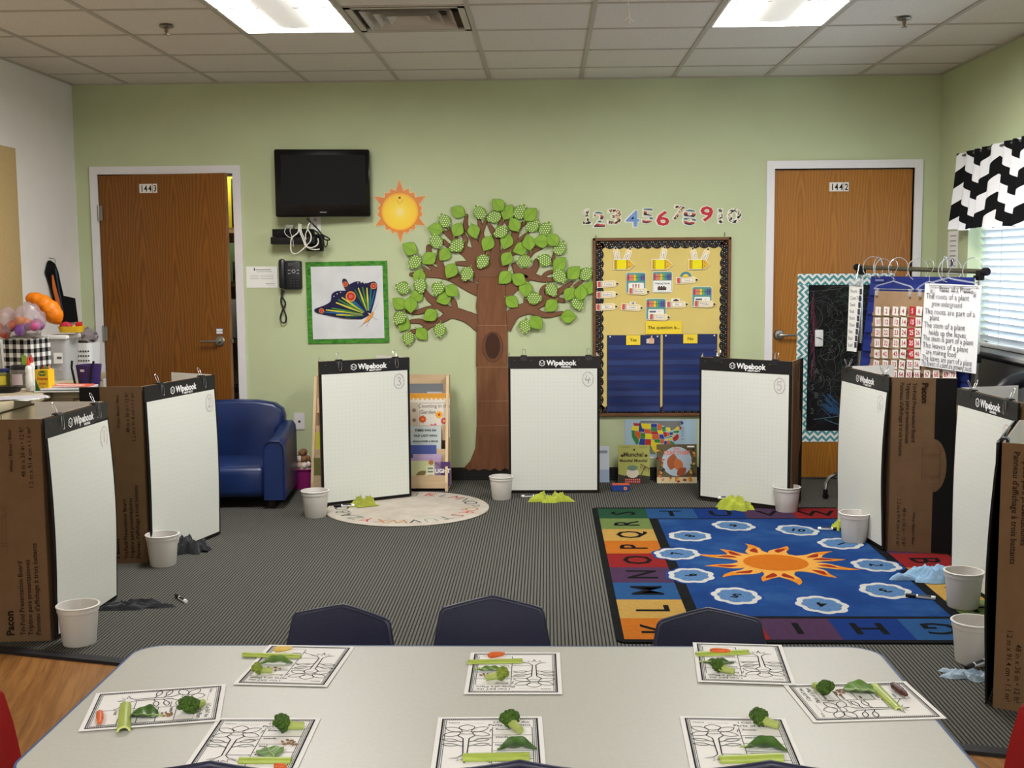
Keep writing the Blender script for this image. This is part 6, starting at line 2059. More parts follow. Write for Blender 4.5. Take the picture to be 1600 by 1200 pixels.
def art_garden(b, w, h):
    b.poly(rect(-w / 2, h * .9, w / 2, h), M(214, 150, 50, .5), .0004)
    n_ = 9
    for i in range(n_):
        b.poly([(-w / 2 + w * i / n_, h * .9), (-w / 2 + w * (i + 1) / n_, h * .9), (-w / 2 + w * (i + .5) / n_, h * .84)], M(226, 170, 80, .5), .0005)
    b.poly(rect(-w * .47, h * .03, -w * .28, h * .80), M(206, 192, 170, .5), .0004)
    for q in (.18, .4, .62): b.poly(arc(-w * .38, h * q, w * .05, n=8), M(140, 120, 110), .0006)
    b.stroke(rect(-w * .25, h * .03, w * .47, h * .78), .003, M(150, 120, 110), .0005, closed=True)
    b.text('Counting in the', w * .11, h * .68, w * .125, M(90, 70, 80), .0008); b.text('Garden', -w * .04, h * .54, w * .13, M(90, 70, 80), .0008)
    flower(b, w * .12, h * .18, w * .17, M(214, 92, 140), M(236, 190, 60)); flower(b, -w * .17, h * .42, w * .10, M(212, 84, 44), M(226, 140, 50)); flower(b, w * .24, h * .52, w * .10, M(236, 170, 50), M(190, 80, 40)); flower(b, w * .36, h * .38, w * .09, M(206, 84, 100), M(236, 190, 120))
    for q in (-.14, .36, .42): b.poly(ellipse_petal(w * q, h * .2, w * .09, w * .03, 70), M(70, 92, 60), .0005)
def art_lady(b, w, h):
    b.text('THERE WAS AN', 0, h * .86, w * .098, M(30, 60, 56), .0006, bold=.04); b.text('OLD LADY WHO', 0, h * .72, w * .098, M(30, 60, 56), .0006, bold=.04); b.text('SWALLOWED A FROG!', 0, h * .58, w * .078, M(30, 60, 56), .0006, bold=.04)
    b.poly(ellipse_petal(-w * .1, h * .26, w * .36, w * .10, 35), M(120, 150, 60), .0005); b.poly(ellipse_petal(-w * .3, h * .14, w * .26, w * .05, 70), M(150, 150, 90), .0006); b.poly(ellipse_petal(w * .2, h * .1, w * .2, w * .06, 110), M(150, 120, 140), .0006)
def art_blank(c):
    def f(b, w, h):
        b.poly(rect(-w * .4, h * .2, w * .4, h * .24), c, .0004); b.poly(rect(-w * .4, h * .34, w * .3, h * .37), c, .0004)
    return f
def art_animals(b, w, h):
    b.poly(rect(-w * .46, h * .04, w * .30, h * .90), M(196, 200, 150), .0004); b.poly(ellipse_petal(-w * .3, h * .3, w * .4, w * .1, 30), M(120, 104, 70), .0006); b.poly(rect(w * .05, h * .06, w * .30, h * .72), M(214, 216, 190), .0006)
    for q in (.2, .34, .48, .6): b.poly(rect(w * .09, h * q, w * .26, h * (q + .06)), M(110, 130, 110), .0008)
    b.poly(arc(w * .2, h * .84, w * .08, n=10), M(170, 110, 70), .0008)
def art_light(b, w, h):
    b.text('LIGHT', 0, h * .55, w * .36, PAPER, .0006, bold=.03); b.poly(rect(-w * .2, h * .1, w * .4, h * .3), M(70, 110, 70), .0004)
def art_gray(b, w, h):
    b.poly(rect(w * .02, h * .5, w * .48, h * .85), M(176, 178, 184), .0004); b.text('HOW TO READ', w * .24, h * .62, w * .055, M(70, 70, 76), .0006, bold=.02); b.poly(rect(-w * .05, h * .3, w * .5, h * .46), M(150, 60, 70), .0004); b.poly(ellipse_petal(-w * .4, h * .3, w * .36, w * .08, 50), M(96, 110, 50), .0005)
G_ = 'picture books in the rack'
bookart('picture_book', 'grey picture book on the top tier of the rack behind the garden book', 640, 600, 692, 640, 7.70, .012, art_gray, M(112, 116, 120, .5), 4, G_, zmin=.335)
bookart('picture_book', 'picture book about a garden with flowers on its cover, top tier of the rack', 638.5, 615, 694, 0, 7.672, .012, art_garden, M(224, 218, 206, .45), 5, G_, zmin=.335)
bookart('picture_book', 'picture book about an old lady and a frog, middle tier of the rack', 640, 666, 679.5, 0, 7.612, .010, art_lady, M(200, 208, 206, .45), 4, G_, zmin=.165)
bookart('picture_book', 'plain blue book lying in front of the old lady book', 641, 696, 671.5, 0, 7.575, .008, art_blank(M(92, 108, 170)), M(74, 88, 152, .5), 3, G_, zmin=.033)
bookart('picture_book', 'pale lilac book behind the green animal book on the lowest tier', 645, 710, 680, 0, 7.565, .007, art_blank(M(220, 216, 226)), M(180, 160, 190, .5), 3, G_, zmin=.033)
bookart('picture_book', 'green animal picture book on the lowest tier of the rack', 638, 716, 678.5, 0, 7.553, .009, art_animals, M(176, 150, 186, .5), 3, G_, zmin=.033)
bookart('picture_book', 'purple and green book at the right end of the lowest tier', 679.5, 722, 694, 0, 7.553, .009, art_light, M(78, 50, 104, .5), 3, G_, zmin=.033)
bookart('picture_book', 'yellow book at the left end of the rack, middle tier', 491.5, 676, 503, 0, 7.612, .010, art_blank(M(180, 60, 40)), M(196, 190, 70, .5), 4, G_, zmin=.165)
bookart('picture_book', 'green and brown book at the left end of the lowest tier', 490, 716, 503, 0, 7.553, .010, art_blank(M(120, 120, 60)), M(110, 110, 60, .5), 3, G_, zmin=.033)

# ---- books and things leaning on the wall under the map
def art_munch(b, w, h):
    MBR = M(66, 50, 34)
    b.text('Muncha!', -w * .02, h * .70, w * .19, MBR, .0006, bold=.035); b.text('Muncha! Muncha!', -w * .02, h * .56, w * .125, MBR, .0006, bold=.035)
    for q in (-.38, .38): b.poly(ellipse_petal(w * q, h * .68, w * .10, w * .05, 90), MBR, .0006)
    b.poly(ellipse_petal(0, h * .84, w * .08, w * .03, 80), MBR, .0006); b.poly(rect(-w * .40, h * .94, -w * .12, h * .95), MBR, .0006); b.poly(rect(w * .18, h * .94, w * .42, h * .95), MBR, .0006)
    b.poly([(-w * .5, 0), (w * .5, 0), (w * .5, h * .18), (w * .2, h * .22), (-w * .3, h * .2), (-w * .5, h * .24)], M(52, 50, 44), .0005)
    b.poly(rect(-w * .30, 0, w * .20, h * .13), M(150, 50, 44), .0007)
    for i in range(8):
        for j in range(2): b.poly(arc(-w * .26 + i * w * .06, h * (.04 + .055 * j), w * .016, n=6), M(220, 190, 180), .0009)
    b.poly(arc(-w * .05, h * .27, w * .20, h * .13, n=20), M(214, 204, 186), .0008); b.poly(arc(-w * .05, h * .40, w * .17, h * .07, n=16), M(104, 132, 112), .0010)
    b.stroke([(w * .18, h * .16), (w * .36, h * .44)], .006, M(96, 66, 40), .0008); b.stroke([(w * .20, h * .5), (w * .5, h * .38)], .005, M(96, 66, 40), .0009)
    for i in range(6): b.stroke([(w * (.22 + i * .05), h * (.49 - i * .02)), (w * (.19 + i * .05), h * (.38 - i * .02))], .003, M(96, 66, 40), .0009)
def art_leaf(b, w, h):
    b.poly(arc(0, h * .56, w * .38, h * .38, n=24), M(176, 192, 206), .0005)
    b.text('The', -w * .02, h * .86, w * .10, M(220, 130, 110), .0009, bold=.03); b.text('LEAF THIEF', 0, h * .74, w * .13, M(226, 130, 110), .0009, bold=.04)
    b.poly(rect(-w / 2, 0, w / 2, h * .16), M(206, 196, 160), .0006)
    rnd = random.Random(6)
    for i in range(34):
        side = rnd.choice((-1, 1)); x = side * w * rnd.uniform(.36, .46); z = h * rnd.uniform(.1, .95)
        b.poly(ellipse_petal(x, z, w * .08, w * .025, rnd.uniform(0, 360)), M(*rnd.choice([(196, 110, 50), (226, 160, 70), (150, 60, 40), (70, 80, 50), (52, 40, 44)])), .0008 + i * .00002)
    for i in range(14):
        b.poly(ellipse_petal(rnd.uniform(-.4, .4) * w, h * rnd.uniform(.03, .14), w * .09, w * .03, rnd.uniform(0, 180)), M(*rnd.choice([(206, 120, 50), (226, 170, 80), (150, 70, 40)])), .0009 + i * .00002)
    for i, (x, z, r, a) in enumerate(((-.16, .34, .42, 78), (.10, .30, .36, 110), (.0, .2, .3, 40))):
        b.poly(ellipse_petal(w * x, h * z, w * r, w * r * .32, a), M(*((168, 92, 52), (190, 110, 60), (150, 76, 44))[i]), .0012 + i * .0002)
    b.poly(rect(w * .26, h * .92, w * .44, h * .96), PAPER, .0012)
bookart('picture_book', 'olive green picture book titled Muncha leaning on the wall under the map', 966.5, 696, 1015.5, 755, 7.80, .012, art_munch, M(166, 168, 88, .45), 7, None, zmin=.001)
bookart('picture_book', 'autumn leaf picture book leaning on the wall beside pad 5', 1027, 695, 1089, 757, 7.80, .012, art_leaf, M(96, 84, 56, .3), 7, None, zmin=.001)
xa, _ = wl(938, 0, 7.86); xb, zt = wl(952, 697, 7.86)
b = MB(); b.slab(rect(-.06, 0, (xb - xa) - .02, zt), M(196, 204, 214, .4), 0, .003); b.poly(rect(-.05, zt - .05, .03, zt - .03), M(130, 136, 150), .0035); b.poly(rect(-.06, 0, (xb - xa) - .02, zt * .35), M(158, 176, 200, .4), .0034)
tag(b.build('leaning_folder', None, (xa + .02, 7.84, .001), rot=(math.radians(-8), 0, 0), smooth=False), 'pale grey folder leaning on the wall just right of pad 4', 'folder')
c = fl(970, 768)
b = MB(); b.rbox(0, 0, .022, .115, .06, .044, .003, M(30, 58, 130, .5), 1); b.box(-.0565, .0565, -.0295, .0295, .040, .0447, M(196, 84, 56, .5)); b.T = Matrix.Translation((0, -.0302, 0)); b.poly(arc(.03, .02, .011, n=12), M(226, 150, 60), .0004); b.poly(arc(.03, .02, .006, n=10), M(180, 60, 50), .0008)
tag(b.build('small_box', None, (c.x, c.y + .03, 0), 0, smooth=False), 'small blue and orange cardboard box on the carpet in front of the olive book', 'box')

# ================================================================== CHALKBOARD ON THE RIGHT DOOR
CYd = D + .018
xa, za = wl(1246.5, 428, CYd); xb, zb = wl(1391, 690, CYd)
w, h = xb - xa, za - zb
cbd = thing('chalkboard', 'black chalkboard with teal chevron border fixed to the right door', 'chalkboard', ((xa + xb) / 2, CYd, (za + zb) / 2))
k = NT('teal_chevron_paper', .7, .2)
x, y, z = k.xyz()
BWD = .075
def zig(along, across, per, amp, pitch):
    t_ = k.math('ABSOLUTE', k.math('SUBTRACT', k.math('FRACT', k.math('MULTIPLY', along, 1 / per)), .5))
    return k.math('FRACT', k.math('MULTIPLY', k.math('ADD', across, k.math('MULTIPLY', t_, amp)), 1 / pitch))
vert = k.math('GREATER_THAN', k.math('ABSOLUTE', x), w / 2 - BWD)
horz = k.math('GREATER_THAN', k.math('ABSOLUTE', z), h / 2 - BWD)
zh = zig(x, z, .056, .056, .042); zv = zig(z, x, .056, .056, .042)
fac = k.math('ADD', k.math('MULTIPLY', zv, k.math('SUBTRACT', 1.0, horz)), k.math('MULTIPLY', zh, horz))
k.color(k.ramp(fac, [(0.0, (78, 144, 150)), (0.5, (232, 232, 228))], 'CONSTANT'))
TCH = k.m
b = MB()
for q in (rect(-w / 2, h / 2 - BWD, w / 2, h / 2), rect(-w / 2, -h / 2, w / 2, -h / 2 + BWD), rect(-w / 2, -h / 2 + BWD, -w / 2 + BWD, h / 2 - BWD), rect(w / 2 - BWD, -h / 2 + BWD, w / 2, h / 2 - BWD)):
    b.slab(q, TCH, 0, .002)
b.build('chevron_border', cbd, smooth=False)
k = NT('chalk_dusted_black', .85, .15)
f = k.noise(5, 4, .6); k.color(k.ramp(f, [(.35, (16, 17, 18)), (.75, (34, 36, 36))]))
b = MB(); iw_, ih_ = w / 2 - BWD, h / 2 - BWD
b.slab(rect(-iw_, -ih_, iw_, ih_), k.m, 0, .0012); b.build('board_surface', cbd, smooth=False)
b = MB()
rnd = random.Random(11)
CH_ = [M(104, 104, 102, .95), M(84, 88, 86, .95), M(84, 68, 82, .95), M(60, 88, 66, .95), M(96, 60, 62, .95), M(74, 84, 82, .95)]
for i in range(170):
    x0, z0 = rnd.uniform(-iw_ * .95, iw_ * .8), rnd.uniform(-ih_ * .92, ih_ * .95)
    a = rnd.choice((rnd.uniform(.4, 1.3), rnd.uniform(0, 6.28)))
    L = rnd.uniform(.05, .30); cv = rnd.uniform(-5, 5)
    pts = []
    x_, z_ = x0, z0
    for j in range(9):
        pts.append((max(-iw_ * .98, min(iw_ * .98, x_)), max(-ih_ * .98, min(ih_ * .98, z_)))); x_ += math.cos(a) * L / 8; z_ += math.sin(a) * L / 8; a += cv / 9
    b.stroke(pts, rnd.uniform(.0009, .0018), rnd.choice(CH_[:4] if i % 3 else CH_), .0016 + i * .000008)
for i in range(34):   # pink and green scrubbed bands, blue patch
    t_ = i / 33
    b.stroke([(-iw_ * .93 + rnd.uniform(0, .03), ih_ * (.9 - 1.0 * t_)), (-iw_ * .93 + rnd.uniform(0, .04), ih_ * (.9 - 1.0 * t_) - .10)], .003, M(96, 48, 66, .95), .0028 + i * .00001)
b.stroke(smooth_line([(-iw_ * .80, -ih_ * .84), (-iw_ * .2, -ih_ * .80), (iw_ * .05, -ih_ * .78), (iw_ * .0, -ih_ * .92), (-iw_ * .5, -ih_ * .84)], [1] * 5)[0], .004, M(84, 118, 138, .95), .0035)
for i in range(26):
    cx, cz = -iw_ * .30 + rnd.uniform(-.05, .05), -ih_ * .66 + rnd.uniform(-.06, .06)
    b.stroke([(cx - .03, cz + .03), (cx + .03, cz - .03)], .006, M(44, 76, 112, .95), .0036 + i * .00001)
for j, ch in enumerate('LA3S8C2'):
    b.text(ch, -iw_ * (.85 - .10 * (j % 3)), ih_ * (-.10 - .11 * j), .055, CH_[1], .0039)
b.build('chalk_scribbles', cbd, smooth=False)
xe, ze = wl(1280, 528.5, CYd - .02)
b = MB(); b.rbox(0, -.012, 0, .056, .02, .115, .008, M(222, 222, 222, .5)); b.T = Matrix.Translation((0, -.0226, 0)); b.stroke([(-.022, .006), (.002, 0), (.02, -.010)], .005, INK, .0002); b.stroke([(-.004, .006), (.01, -.004)], .004, INK, .0004)
tag(b.build('white_eraser', None, (xe, CYd - .003, ze)), 'white eraser block stuck to the chalkboard', 'eraser')

# ================================================================== GARMENT RACK WITH CHARTS
P0 = Vector((1.952, 7.40, 0)); P1 = Vector((2.372, 6.40, 0))
RD = (P1 - P0).normalized(); RN = Vector((RD.y, -RD.x, 0))           # front normal
RLEN = (P1 - P0).length; RA = ang(RD.x, RD.y)
def rks(u, v, off=0.0):
    d = ray(u, v)
    t = (P0 + RN * off).dot(RN) / d.dot(RN)
    p = d * t
    return ((p - P0).dot(RD), p.z + HC)
rack = thing('garment_rack', 'chrome garment rack hung with charts in front of the right door', 'rack', P0, RA)
RAILM = M(120, 116, 100, .35, .5, .8)
s0, z0 = rks(1340, 417.5); s1, z1 = rks(1540, 424.5)
b = MB(); b.tube([(s0, 0, z0), (s1, 0, z1)], .0135, RAILM, 14); lab(b.build('hanging_rail', rack), 'dull metal hanging rail')
for s_, z_ in ((s0, z0), (s1, z1)):
    b = MB(); Ry = Matrix.Rotation(math.radians(90), 4, 'Y')
    b.lathe([(.0, -.02), (.018, -.02), (.022, -.012), (.022, .012), (.018, .02), (.0, .02)], MATTEBLACK, 16, Matrix.Translation((s_, 0, z_)) @ Ry); lab(b.build('rail_end_cap', rack), 'black end cap')
sl, _ = rks(1346, 470); sr, _ = rks(1530, 470)
for s_, z_ in ((sl, z0), (sr, z1)):
    b = MB(); b.tube([(s_, 0, .10), (s_, 0, .95)], .0135, STEEL, 12); b.tube([(s_, 0, .93), (s_, 0, z_)], .0105, CHROME, 12); b.build('post', rack)
    b = MB(); b.rbox(s_, 0, z_ - .02, .036, .036, .055, .006, MATTEBLACK); b.tube([(s_, 0, z_ - .028), (s_, -.04, z_ - .028)], .008, MATTEBLACK, 8); lab(b.build('post_clamp', rack), 'black plastic clamp')
    b = MB(); b.rbox(s_, 0, .95, .034, .034, .05, .006, MATTEBLACK); lab(b.build('height_collar', rack), 'black plastic collar')
    ft = .24; bk = .19
    b = MB(); b.tube([(s_, -ft, .055), (s_, -ft + .005, .10), (s_, -ft + .03, .135), (s_, -ft + .07, .15), (s_, bk - .06, .15), (s_, bk - .03, .135), (s_, bk - .005, .10), (s_, bk, .055)], .0125, CHROME, 10); b.build('foot', rack)
    for yy in (-ft, bk):
        b = MB(); b.lathe([(.010, .03), (.016, .038), (.014, .062), (.008, .064)], MATTEBLACK, 12, Matrix.Translation((s_, yy, 0))); b.lathe([(.0, -.009), (.017, -.009), (.019, -.006), (.019, .006), (.017, .009), (.0, .009)], MATTEBLACK, 14, Matrix.Translation((s_, yy, .0195)) @ Ry); b.build('caster', rack)
b = MB(); b.tube([(sl, 0, .12), (sr, 0, .12)], .011, CHROME, 10); b.build('lower_bar', rack)

def hang(u0, v0, u1, v1, off):
    a = rks(u0, v0, off); c = rks(u1, v1, off); return a, c
def rack_item(name, label, cat, off, s_, z_, group=None):
    o = P0 + RD * s_ + RN * off
    return thing(name, label, cat, (o.x, o.y, z_), RA, group)
# blue pocket chart: traced outline, hangs behind the rest
def trace(pts, off, s_, z_):
    return [(a - s_, c - z_) for a, c in [rks(u, v, off) for u, v in pts]]
BLUEV = NT('royal_blue_nylon', .5, .35); BLUEV.color(BLUEV.ramp(BLUEV.noise(5, 4), [(.3, (22, 34, 104)), (.7, (30, 46, 124))])); BLUEV = BLUEV.m
sc0, zc0 = rks(1440, 431, .012)
t = rack_item('pocket_chart', 'large royal blue pocket chart hanging at the back of the garment rack', 'pocket chart', .012, sc0, zc0)
q = trace([(1362, 431), (1524, 437), (1524, 700), (1336, 690), (1340, 600)], .012, sc0, zc0)
L_, R_ = q[0][0], q[1][0]
b = MB()
def bl_(u, v):
    x_ = (L_ - .16 * (1 - v)) * (1 - u) + R_ * u; z_ = q[3][1] * (1 - v) + (-.005) * v
    return (x_, -.004 - .012 * math.sin(u * 14 + v * 2) * (1 - v) * .6, z_)
b.grid(bl_, 28, 16, BLUEV); b.build('backing', t)
for i in range(6):
    b = MB(); zz = -.12 - i * .115
    b.grid(lambda u, v: ((L_ + .022 - .16 * (zz + .07 * v) / q[3][1]) * (1 - u) + (R_ - .006) * u, -.010 - .006 * v - .008 * math.sin(u * 14 + 1), zz + .07 * v), 20, 2, M(34, 52, 132, .4, .4))
    b.build('pocket', t)
b = MB(); b.poly(rect(L_ + .06, -.035, L_ + .14, -.022), M(110, 120, 170, .5), .02); b.build('printed_name', t, smooth=False)
# hundred chart
KR = noisy('tan_nylon_chart', (150, 122, 94), (164, 136, 106), 7, .75, .2)
sh0, zh0 = rks(1428, 456, .045)
t = rack_item('hundred_chart', 'tan hundred chart with white and red number cards clipped to a hanger', 'number chart', .045, sh0, zh0)
q = trace([(1367, 459), (1490, 454), (1500, 612), (1356, 612)], .045, sh0, zh0)
hl0, hr0 = q[0][0], q[1][0]; hb = q[3][1] - .25; hl1 = hl0 - .055; hr1 = hr0 + .085
b = MB()
def hc(u, v):
    return ((hl1 * (1 - v) + hl0 * v) * (1 - u) + (hr1 * (1 - v) + hr0 * v) * u, -.001 - .006 * math.sin(u * 9) * (1 - v), hb * (1 - v))
b.grid(hc, 20, 10, KR); b.build('backing', t)
NUMR = M(176, 50, 60, .7); CARDS = M(232, 228, 224, .6); REDC = M(186, 40, 50, .6)
cx_rows = {0: (486, [1372.5, 1387, 1399.5, 1413, 1426, 1438]), 1: (503, [1372, 1386.5, 1400.5, 1414, 1425.5, 1437]), 2: (519.5, [1372, 1386, 1401, 1414, 1424.5, 1436]), 3: (536, [1371, 1386, 1400, 1413.5, 1424, 1435]), 4: (553, [1370.5, 1384.5, 1399.5, 1412.5, 1424, 1435]),
           5: (569.5, [1369.5, 1385, 1397.5, 1411, 1422, 1434]), 6: (585, [1368.5, 1384, 1397.5, 1409.5, 1420.5, 1434.5, 1449, 1464.5, 1478.5, 1490.5])}
rnd = random.Random(5)
cards_done = []
for r, (v, us) in cx_rows.items():
    for c_, u in enumerate(us):
        nn = r * 10 + c_ + 1
        s_, z_ = rks(u, v, .055)
        b = MB(); red = (c_ == 4 and r < 5)
        cwid = .0255
        b.slab(rect(-cwid, -.026, cwid, .026), REDC if red else CARDS, 0, .0008)
        b.text(str(nn), 0, -.0135, .040, CARDS if red else NUMR, .0014, bold=.02, sx=.9)
        o = P0 + RD * s_ + RN * (.0565 + .006 * (1 if c_ % 2 else 0))
        ob = b.build('number_card', None, (o.x, o.y, z_), smooth=False, rot=(0, math.radians(rnd.uniform(-5, 5)), RA))
        tag(ob, '%s card printed %d in the tan hundred chart' % ('red' if red else 'white', nn), 'number card', 'number cards in the hundred chart')
for r in range(7):
    b = MB()
    v = cx_rows[r][0]
    _, zz = rks(1400, v, .045)
    zz -= zh0
    b.grid(lambda u, vv: ((hl0 + .004 + (hl1 - hl0) * (zz - .034 + .02 * vv) / hb) * (1 - u) + (hr0 - .004 + (hr1 - hr0) * (zz - .034 + .02 * vv) / hb) * u, -.0105 - .001 * vv, zz - .034 + .020 * vv), 8, 1, KR)
    b.build('pocket_strip', t)
# anchor chart
sa, za_ = rks(1488, 444, .075)
t = rack_item('anchor_chart', 'white handwritten chart paper about the parts of a plant', 'chart paper', .075, sa, za_)
q = trace([(1445.5, 442.5), (1533.5, 446), (1525, 584), (1437, 571.5)], .075, sa, za_)
def quad(u, v):
    a = (q[3][0] * (1 - u) + q[2][0] * u, q[3][1] * (1 - u) + q[2][1] * u); c = (q[0][0] * (1 - u) + q[1][0] * u, q[0][1] * (1 - u) + q[1][1] * u)
    return (a[0] * (1 - v) + c[0] * v, a[1] * (1 - v) + c[1] * v)
CP = noisy('chart_paper', (226, 227, 230), (236, 236, 238), 4, .75, .15)
b = MB(); b.grid(lambda u, v: (quad(u, v)[0], -.004 * math.sin(u * 3) * (1 - v), quad(u, v)[1]), 8, 10, CP); b.build('paper', t)
b = MB()
TXT = [('Parts of a Plant', .28, .955, .95), ('The roots of a plant', .05, .86, 1), ('grow underground', .16, .77, 1), ('The roots are part of a', .04, .67, 1), ('plant', .14, .595, 1), ('The stem of a plant', .04, .50, 1), ('holds up the leaves', .14, .41, 1), ('The stem is part of a plant', .04, .335, 1), ('The leaves of a plant', .04, .245, 1), ('are making food', .11, .165, 1), ('The leaves are part of a plant', .05, .085, .96), ('The flowers of a plant are growing seeds', .04, .018, .72)]
WPX = q[1][0] - q[0][0]
for s_, uu, vv, sx_ in TXT:
    vv = .045 + .955 * vv if vv < .9 else vv
    p_ = quad(uu, vv); e_ = quad(1, vv)
    sz = .046
    n_w = glyphs(s_, .0)[2] * sz
    avail = (e_[0] - p_[0]) * .93
    want = avail if len(s_) > 21 else avail * len(s_) / 23.0
    if s_ == 'Parts of a Plant': want = avail * .82
    slope = math.degrees(math.atan2(quad(1, vv)[1] - quad(0, vv)[1], quad(1, vv)[0] - quad(0, vv)[0]))
    b.text(s_, p_[0], p_[1] - .022, sz, M(52, 54, 62, .8), .0062, rot=slope, align='l', sx=want / n_w, bold=-.006)
for a_, c_ in ((.30, .44), (.50, .58), (.72, .92)):
    b.stroke([(quad(a_, .93)[0], quad(a_, .93)[1] - .005), (quad(c_, .93)[0], quad(c_, .93)[1] - .005)], .003, M(52, 54, 62, .8), .0062)
b.build('handwriting', t, smooth=False)
# rings and clear hangers
WIRE = M(206, 206, 210, .25, .6, .6)
def ringobj(u, v, ru, label, yaw, off=0.0):
    s_, z_ = rks(u, v, off)
    o = P0 + RD * s_ + RN * off
    r_ = ru
    b = MB(); b.tube([(r_ * math.cos(a) * math.cos(yaw), r_ * math.cos(a) * math.sin(yaw), r_ * 1.15 * math.sin(a)) for a in [2 * math.pi * i / 28 for i in range(28)]], .0024, WIRE, 6, closed=True)
    b.lathe([(.0, -.006), (.005, -.006), (.005, .006), (.0, .006)], WIRE, 8, Matrix.Translation((r_ * math.cos(yaw), r_ * math.sin(yaw), 0)))
    tag(b.build('binder_ring', None, (o.x, o.y, z_), RA), label, 'ring', 'metal rings on the rack rail')
ringobj(1364, 418, .058, 'metal ring on the rack rail, farthest left', .9)
ringobj(1372, 419, .058, 'metal ring on the rack rail, second from the left, crossing the first', 2.0, .004)
ringobj(1380, 420, .052, 'metal ring on the rack rail, third from the left', 1.3, -.004)
ringobj(1404, 420, .058, 'metal ring on the rack rail above the hundred chart hanger', 1.1)
ringobj(1434, 421, .056, 'metal ring on the rack rail, near its middle', .7)
ringobj(1476, 421, .064, 'large metal ring on the rail above the plant chart, left one', 2.2)
ringobj(1484, 422, .060, 'large metal ring on the rail above the plant chart, right one', .8, .006)
ringobj(1520, 423, .062, 'metal ring on the rack rail, farthest right', .25)
CLR = bpy.data.materials.new('clear_plastic'); CLR.use_nodes = True
_p = CLR.node_tree.nodes['Principled BSDF']; _p.inputs['Base Color'].default_value = (.9, .93, .95, 1); _p.inputs['Roughness'].default_value = .1; _p.inputs['Alpha'].default_value = .20
def hanger(u0, u1, v, uc, vtop, off, label):
    a = rks(u0, v, off); c = rks(u1, v + 2, off); m = rks(uc, v - 10, off); tp = rks(uc, vtop, off)
    t = rack_item('clip_hanger', label, 'hanger', off, m[0], m[1], 'clear clip hangers on the rack')
    x0, x1, z_ = a[0] - m[0], c[0] - m[0], (a[1] + c[1]) / 2 - m[1]
    b = MB(); b.tube([(x0, 0, z_), (x0 + .03, 0, z_ + .02), (-.03, 0, 0), (0, 0, .008), (.03, 0, 0), (x1 - .03, 0, z_ + .02), (x1, 0, z_)], .005, CLR, 8); b.tube([(x0, 0, z_), (x1, 0, z_)], .0025, WIRE, 6); b.build('body', t)
    b = MB(); hh = tp[1] - m[1]
    b.tube([(0, 0, .005), (0, 0, hh * .35), (.012, .004, hh * .5), (.030, .006, hh * .75), (.022, .004, hh * .98), (0, 0, hh * 1.05), (-.022, 0, hh * .95)], .002, WIRE, 6); b.build('hook', t)
    for x in (x0 + .03, x1 - .03):
        b = MB(); b.rbox(x, 0, z_ - .02, .026, .016, .05, .004, CLR, 1); b.rbox(x, -.009, z_ - .03, .018, .006, .02, .002, WIRE, 1); b.build('clip', t)
hanger(1366, 1428, 451, 1396, 408, .05, 'clear clip hanger holding the hundred chart, left one')
hanger(1432, 1474, 452, 1452, 408, .055, 'clear clip hanger holding the right edge of the hundred chart')
hanger(1452, 1528, 446, 1482, 405, .085, 'clear clip hanger holding the handwritten plant chart')
# hanging vertical list
s_, z_ = rks(1338, 440, .06)
t = rack_item('word_list_strip', 'long narrow paper strip of words hanging from the left end of the rack', 'paper strip', .06, s_, z_)
q = trace([(1327, 446), (1349, 449), (1338, 550), (1323, 548)], .06, s_, z_)
b = MB(); b.add([(a, 0, c) for a, c in q] + [(a, .001, c) for a, c in q], [(0, 3, 2, 1), (4, 5, 6, 7)], PAPER); b.build('paper', t, smooth=False)
b = MB()
def ql(u, v):
    a = (q[3][0] * (1 - u) + q[2][0] * u, q[3][1] * (1 - u) + q[2][1] * u); c = (q[0][0] * (1 - u) + q[1][0] * u, q[0][1] * (1 - u) + q[1][1] * u)
    return (a[0] * (1 - v) + c[0] * v, a[1] * (1 - v) + c[1] * v)
for i, wd in enumerate(('Roots', 'Coat Tree', 'Seed', 'Red', 'Stem', 'Over', 'Sun', 'Bud', 'Leaf')):
    p_ = ql(.12, .92 - i * .103)
    b.text(wd, p_[0], p_[1] - .01, .030, M(60, 60, 64), .001, align='l', bold=0, sx=.9)
    p_ = ql(.86, .93 - i * .103); b.poly(rect(p_[0] - .012, p_[1] - .018, p_[0] + .012, p_[1] + .018), M(60, 62, 84), .001)
b.build('words', t, smooth=False)
s2, z2 = rks(1338, 444, .06)
b = MB(); b.rbox(s2 - s_, -.004, z2 - z_ + .01, .13, .012, .05, .006, CLR); b.tube([(s2 - s_, 0, z2 - z_ + .03), (s2 - s_, .02, z0 - z_ + .02)], .003, WIRE, 6); lab(b.build('hanger_clip', t), 'clear plastic clip')

# ================================================================== RIGHT WALL, LOWER
b = MB(); b.rbox(-.02, 0, .46, .04, 2.3, .84, .006, M(82, 84, 84, .32, .45))  # added sheet: its dark colour stands in for wall lying in shade
tag(b.build('wall_shade_sheet', None, (XR - .002, 6.05, .03)), 'dark grey sheet added for the shaded right wall under the window', 'panel')
oc = thing('office_chair', 'black swivel chair partly showing behind the number 7 board', 'office chair', (2.335, 5.86, 0), math.radians(200))
oc.scale = (.82, .82, 1.0)
BLKP = M(16, 17, 20, .45, .4)
b = MB(); b.tube([(.23 * math.cos(a), .10 + .02 * math.sin(a), .80 + .105 * math.sin(a)) for a in [math.pi * i / 20 for i in range(21)]], .040, BLKP, 12); b.rbox(0, .10, .69, .40, .06, .10, .02, BLKP, 3); b.build('backrest', oc)
b = MB(); b.rbox(0, -.10, .47, .46, .44, .07, .03, BLKP, 3); b.build('seat', oc)
b = MB(); b.tube([(0, -.08, .10), (0, -.08, .44)], .026, STEEL, 12); b.build('gas_column', oc)
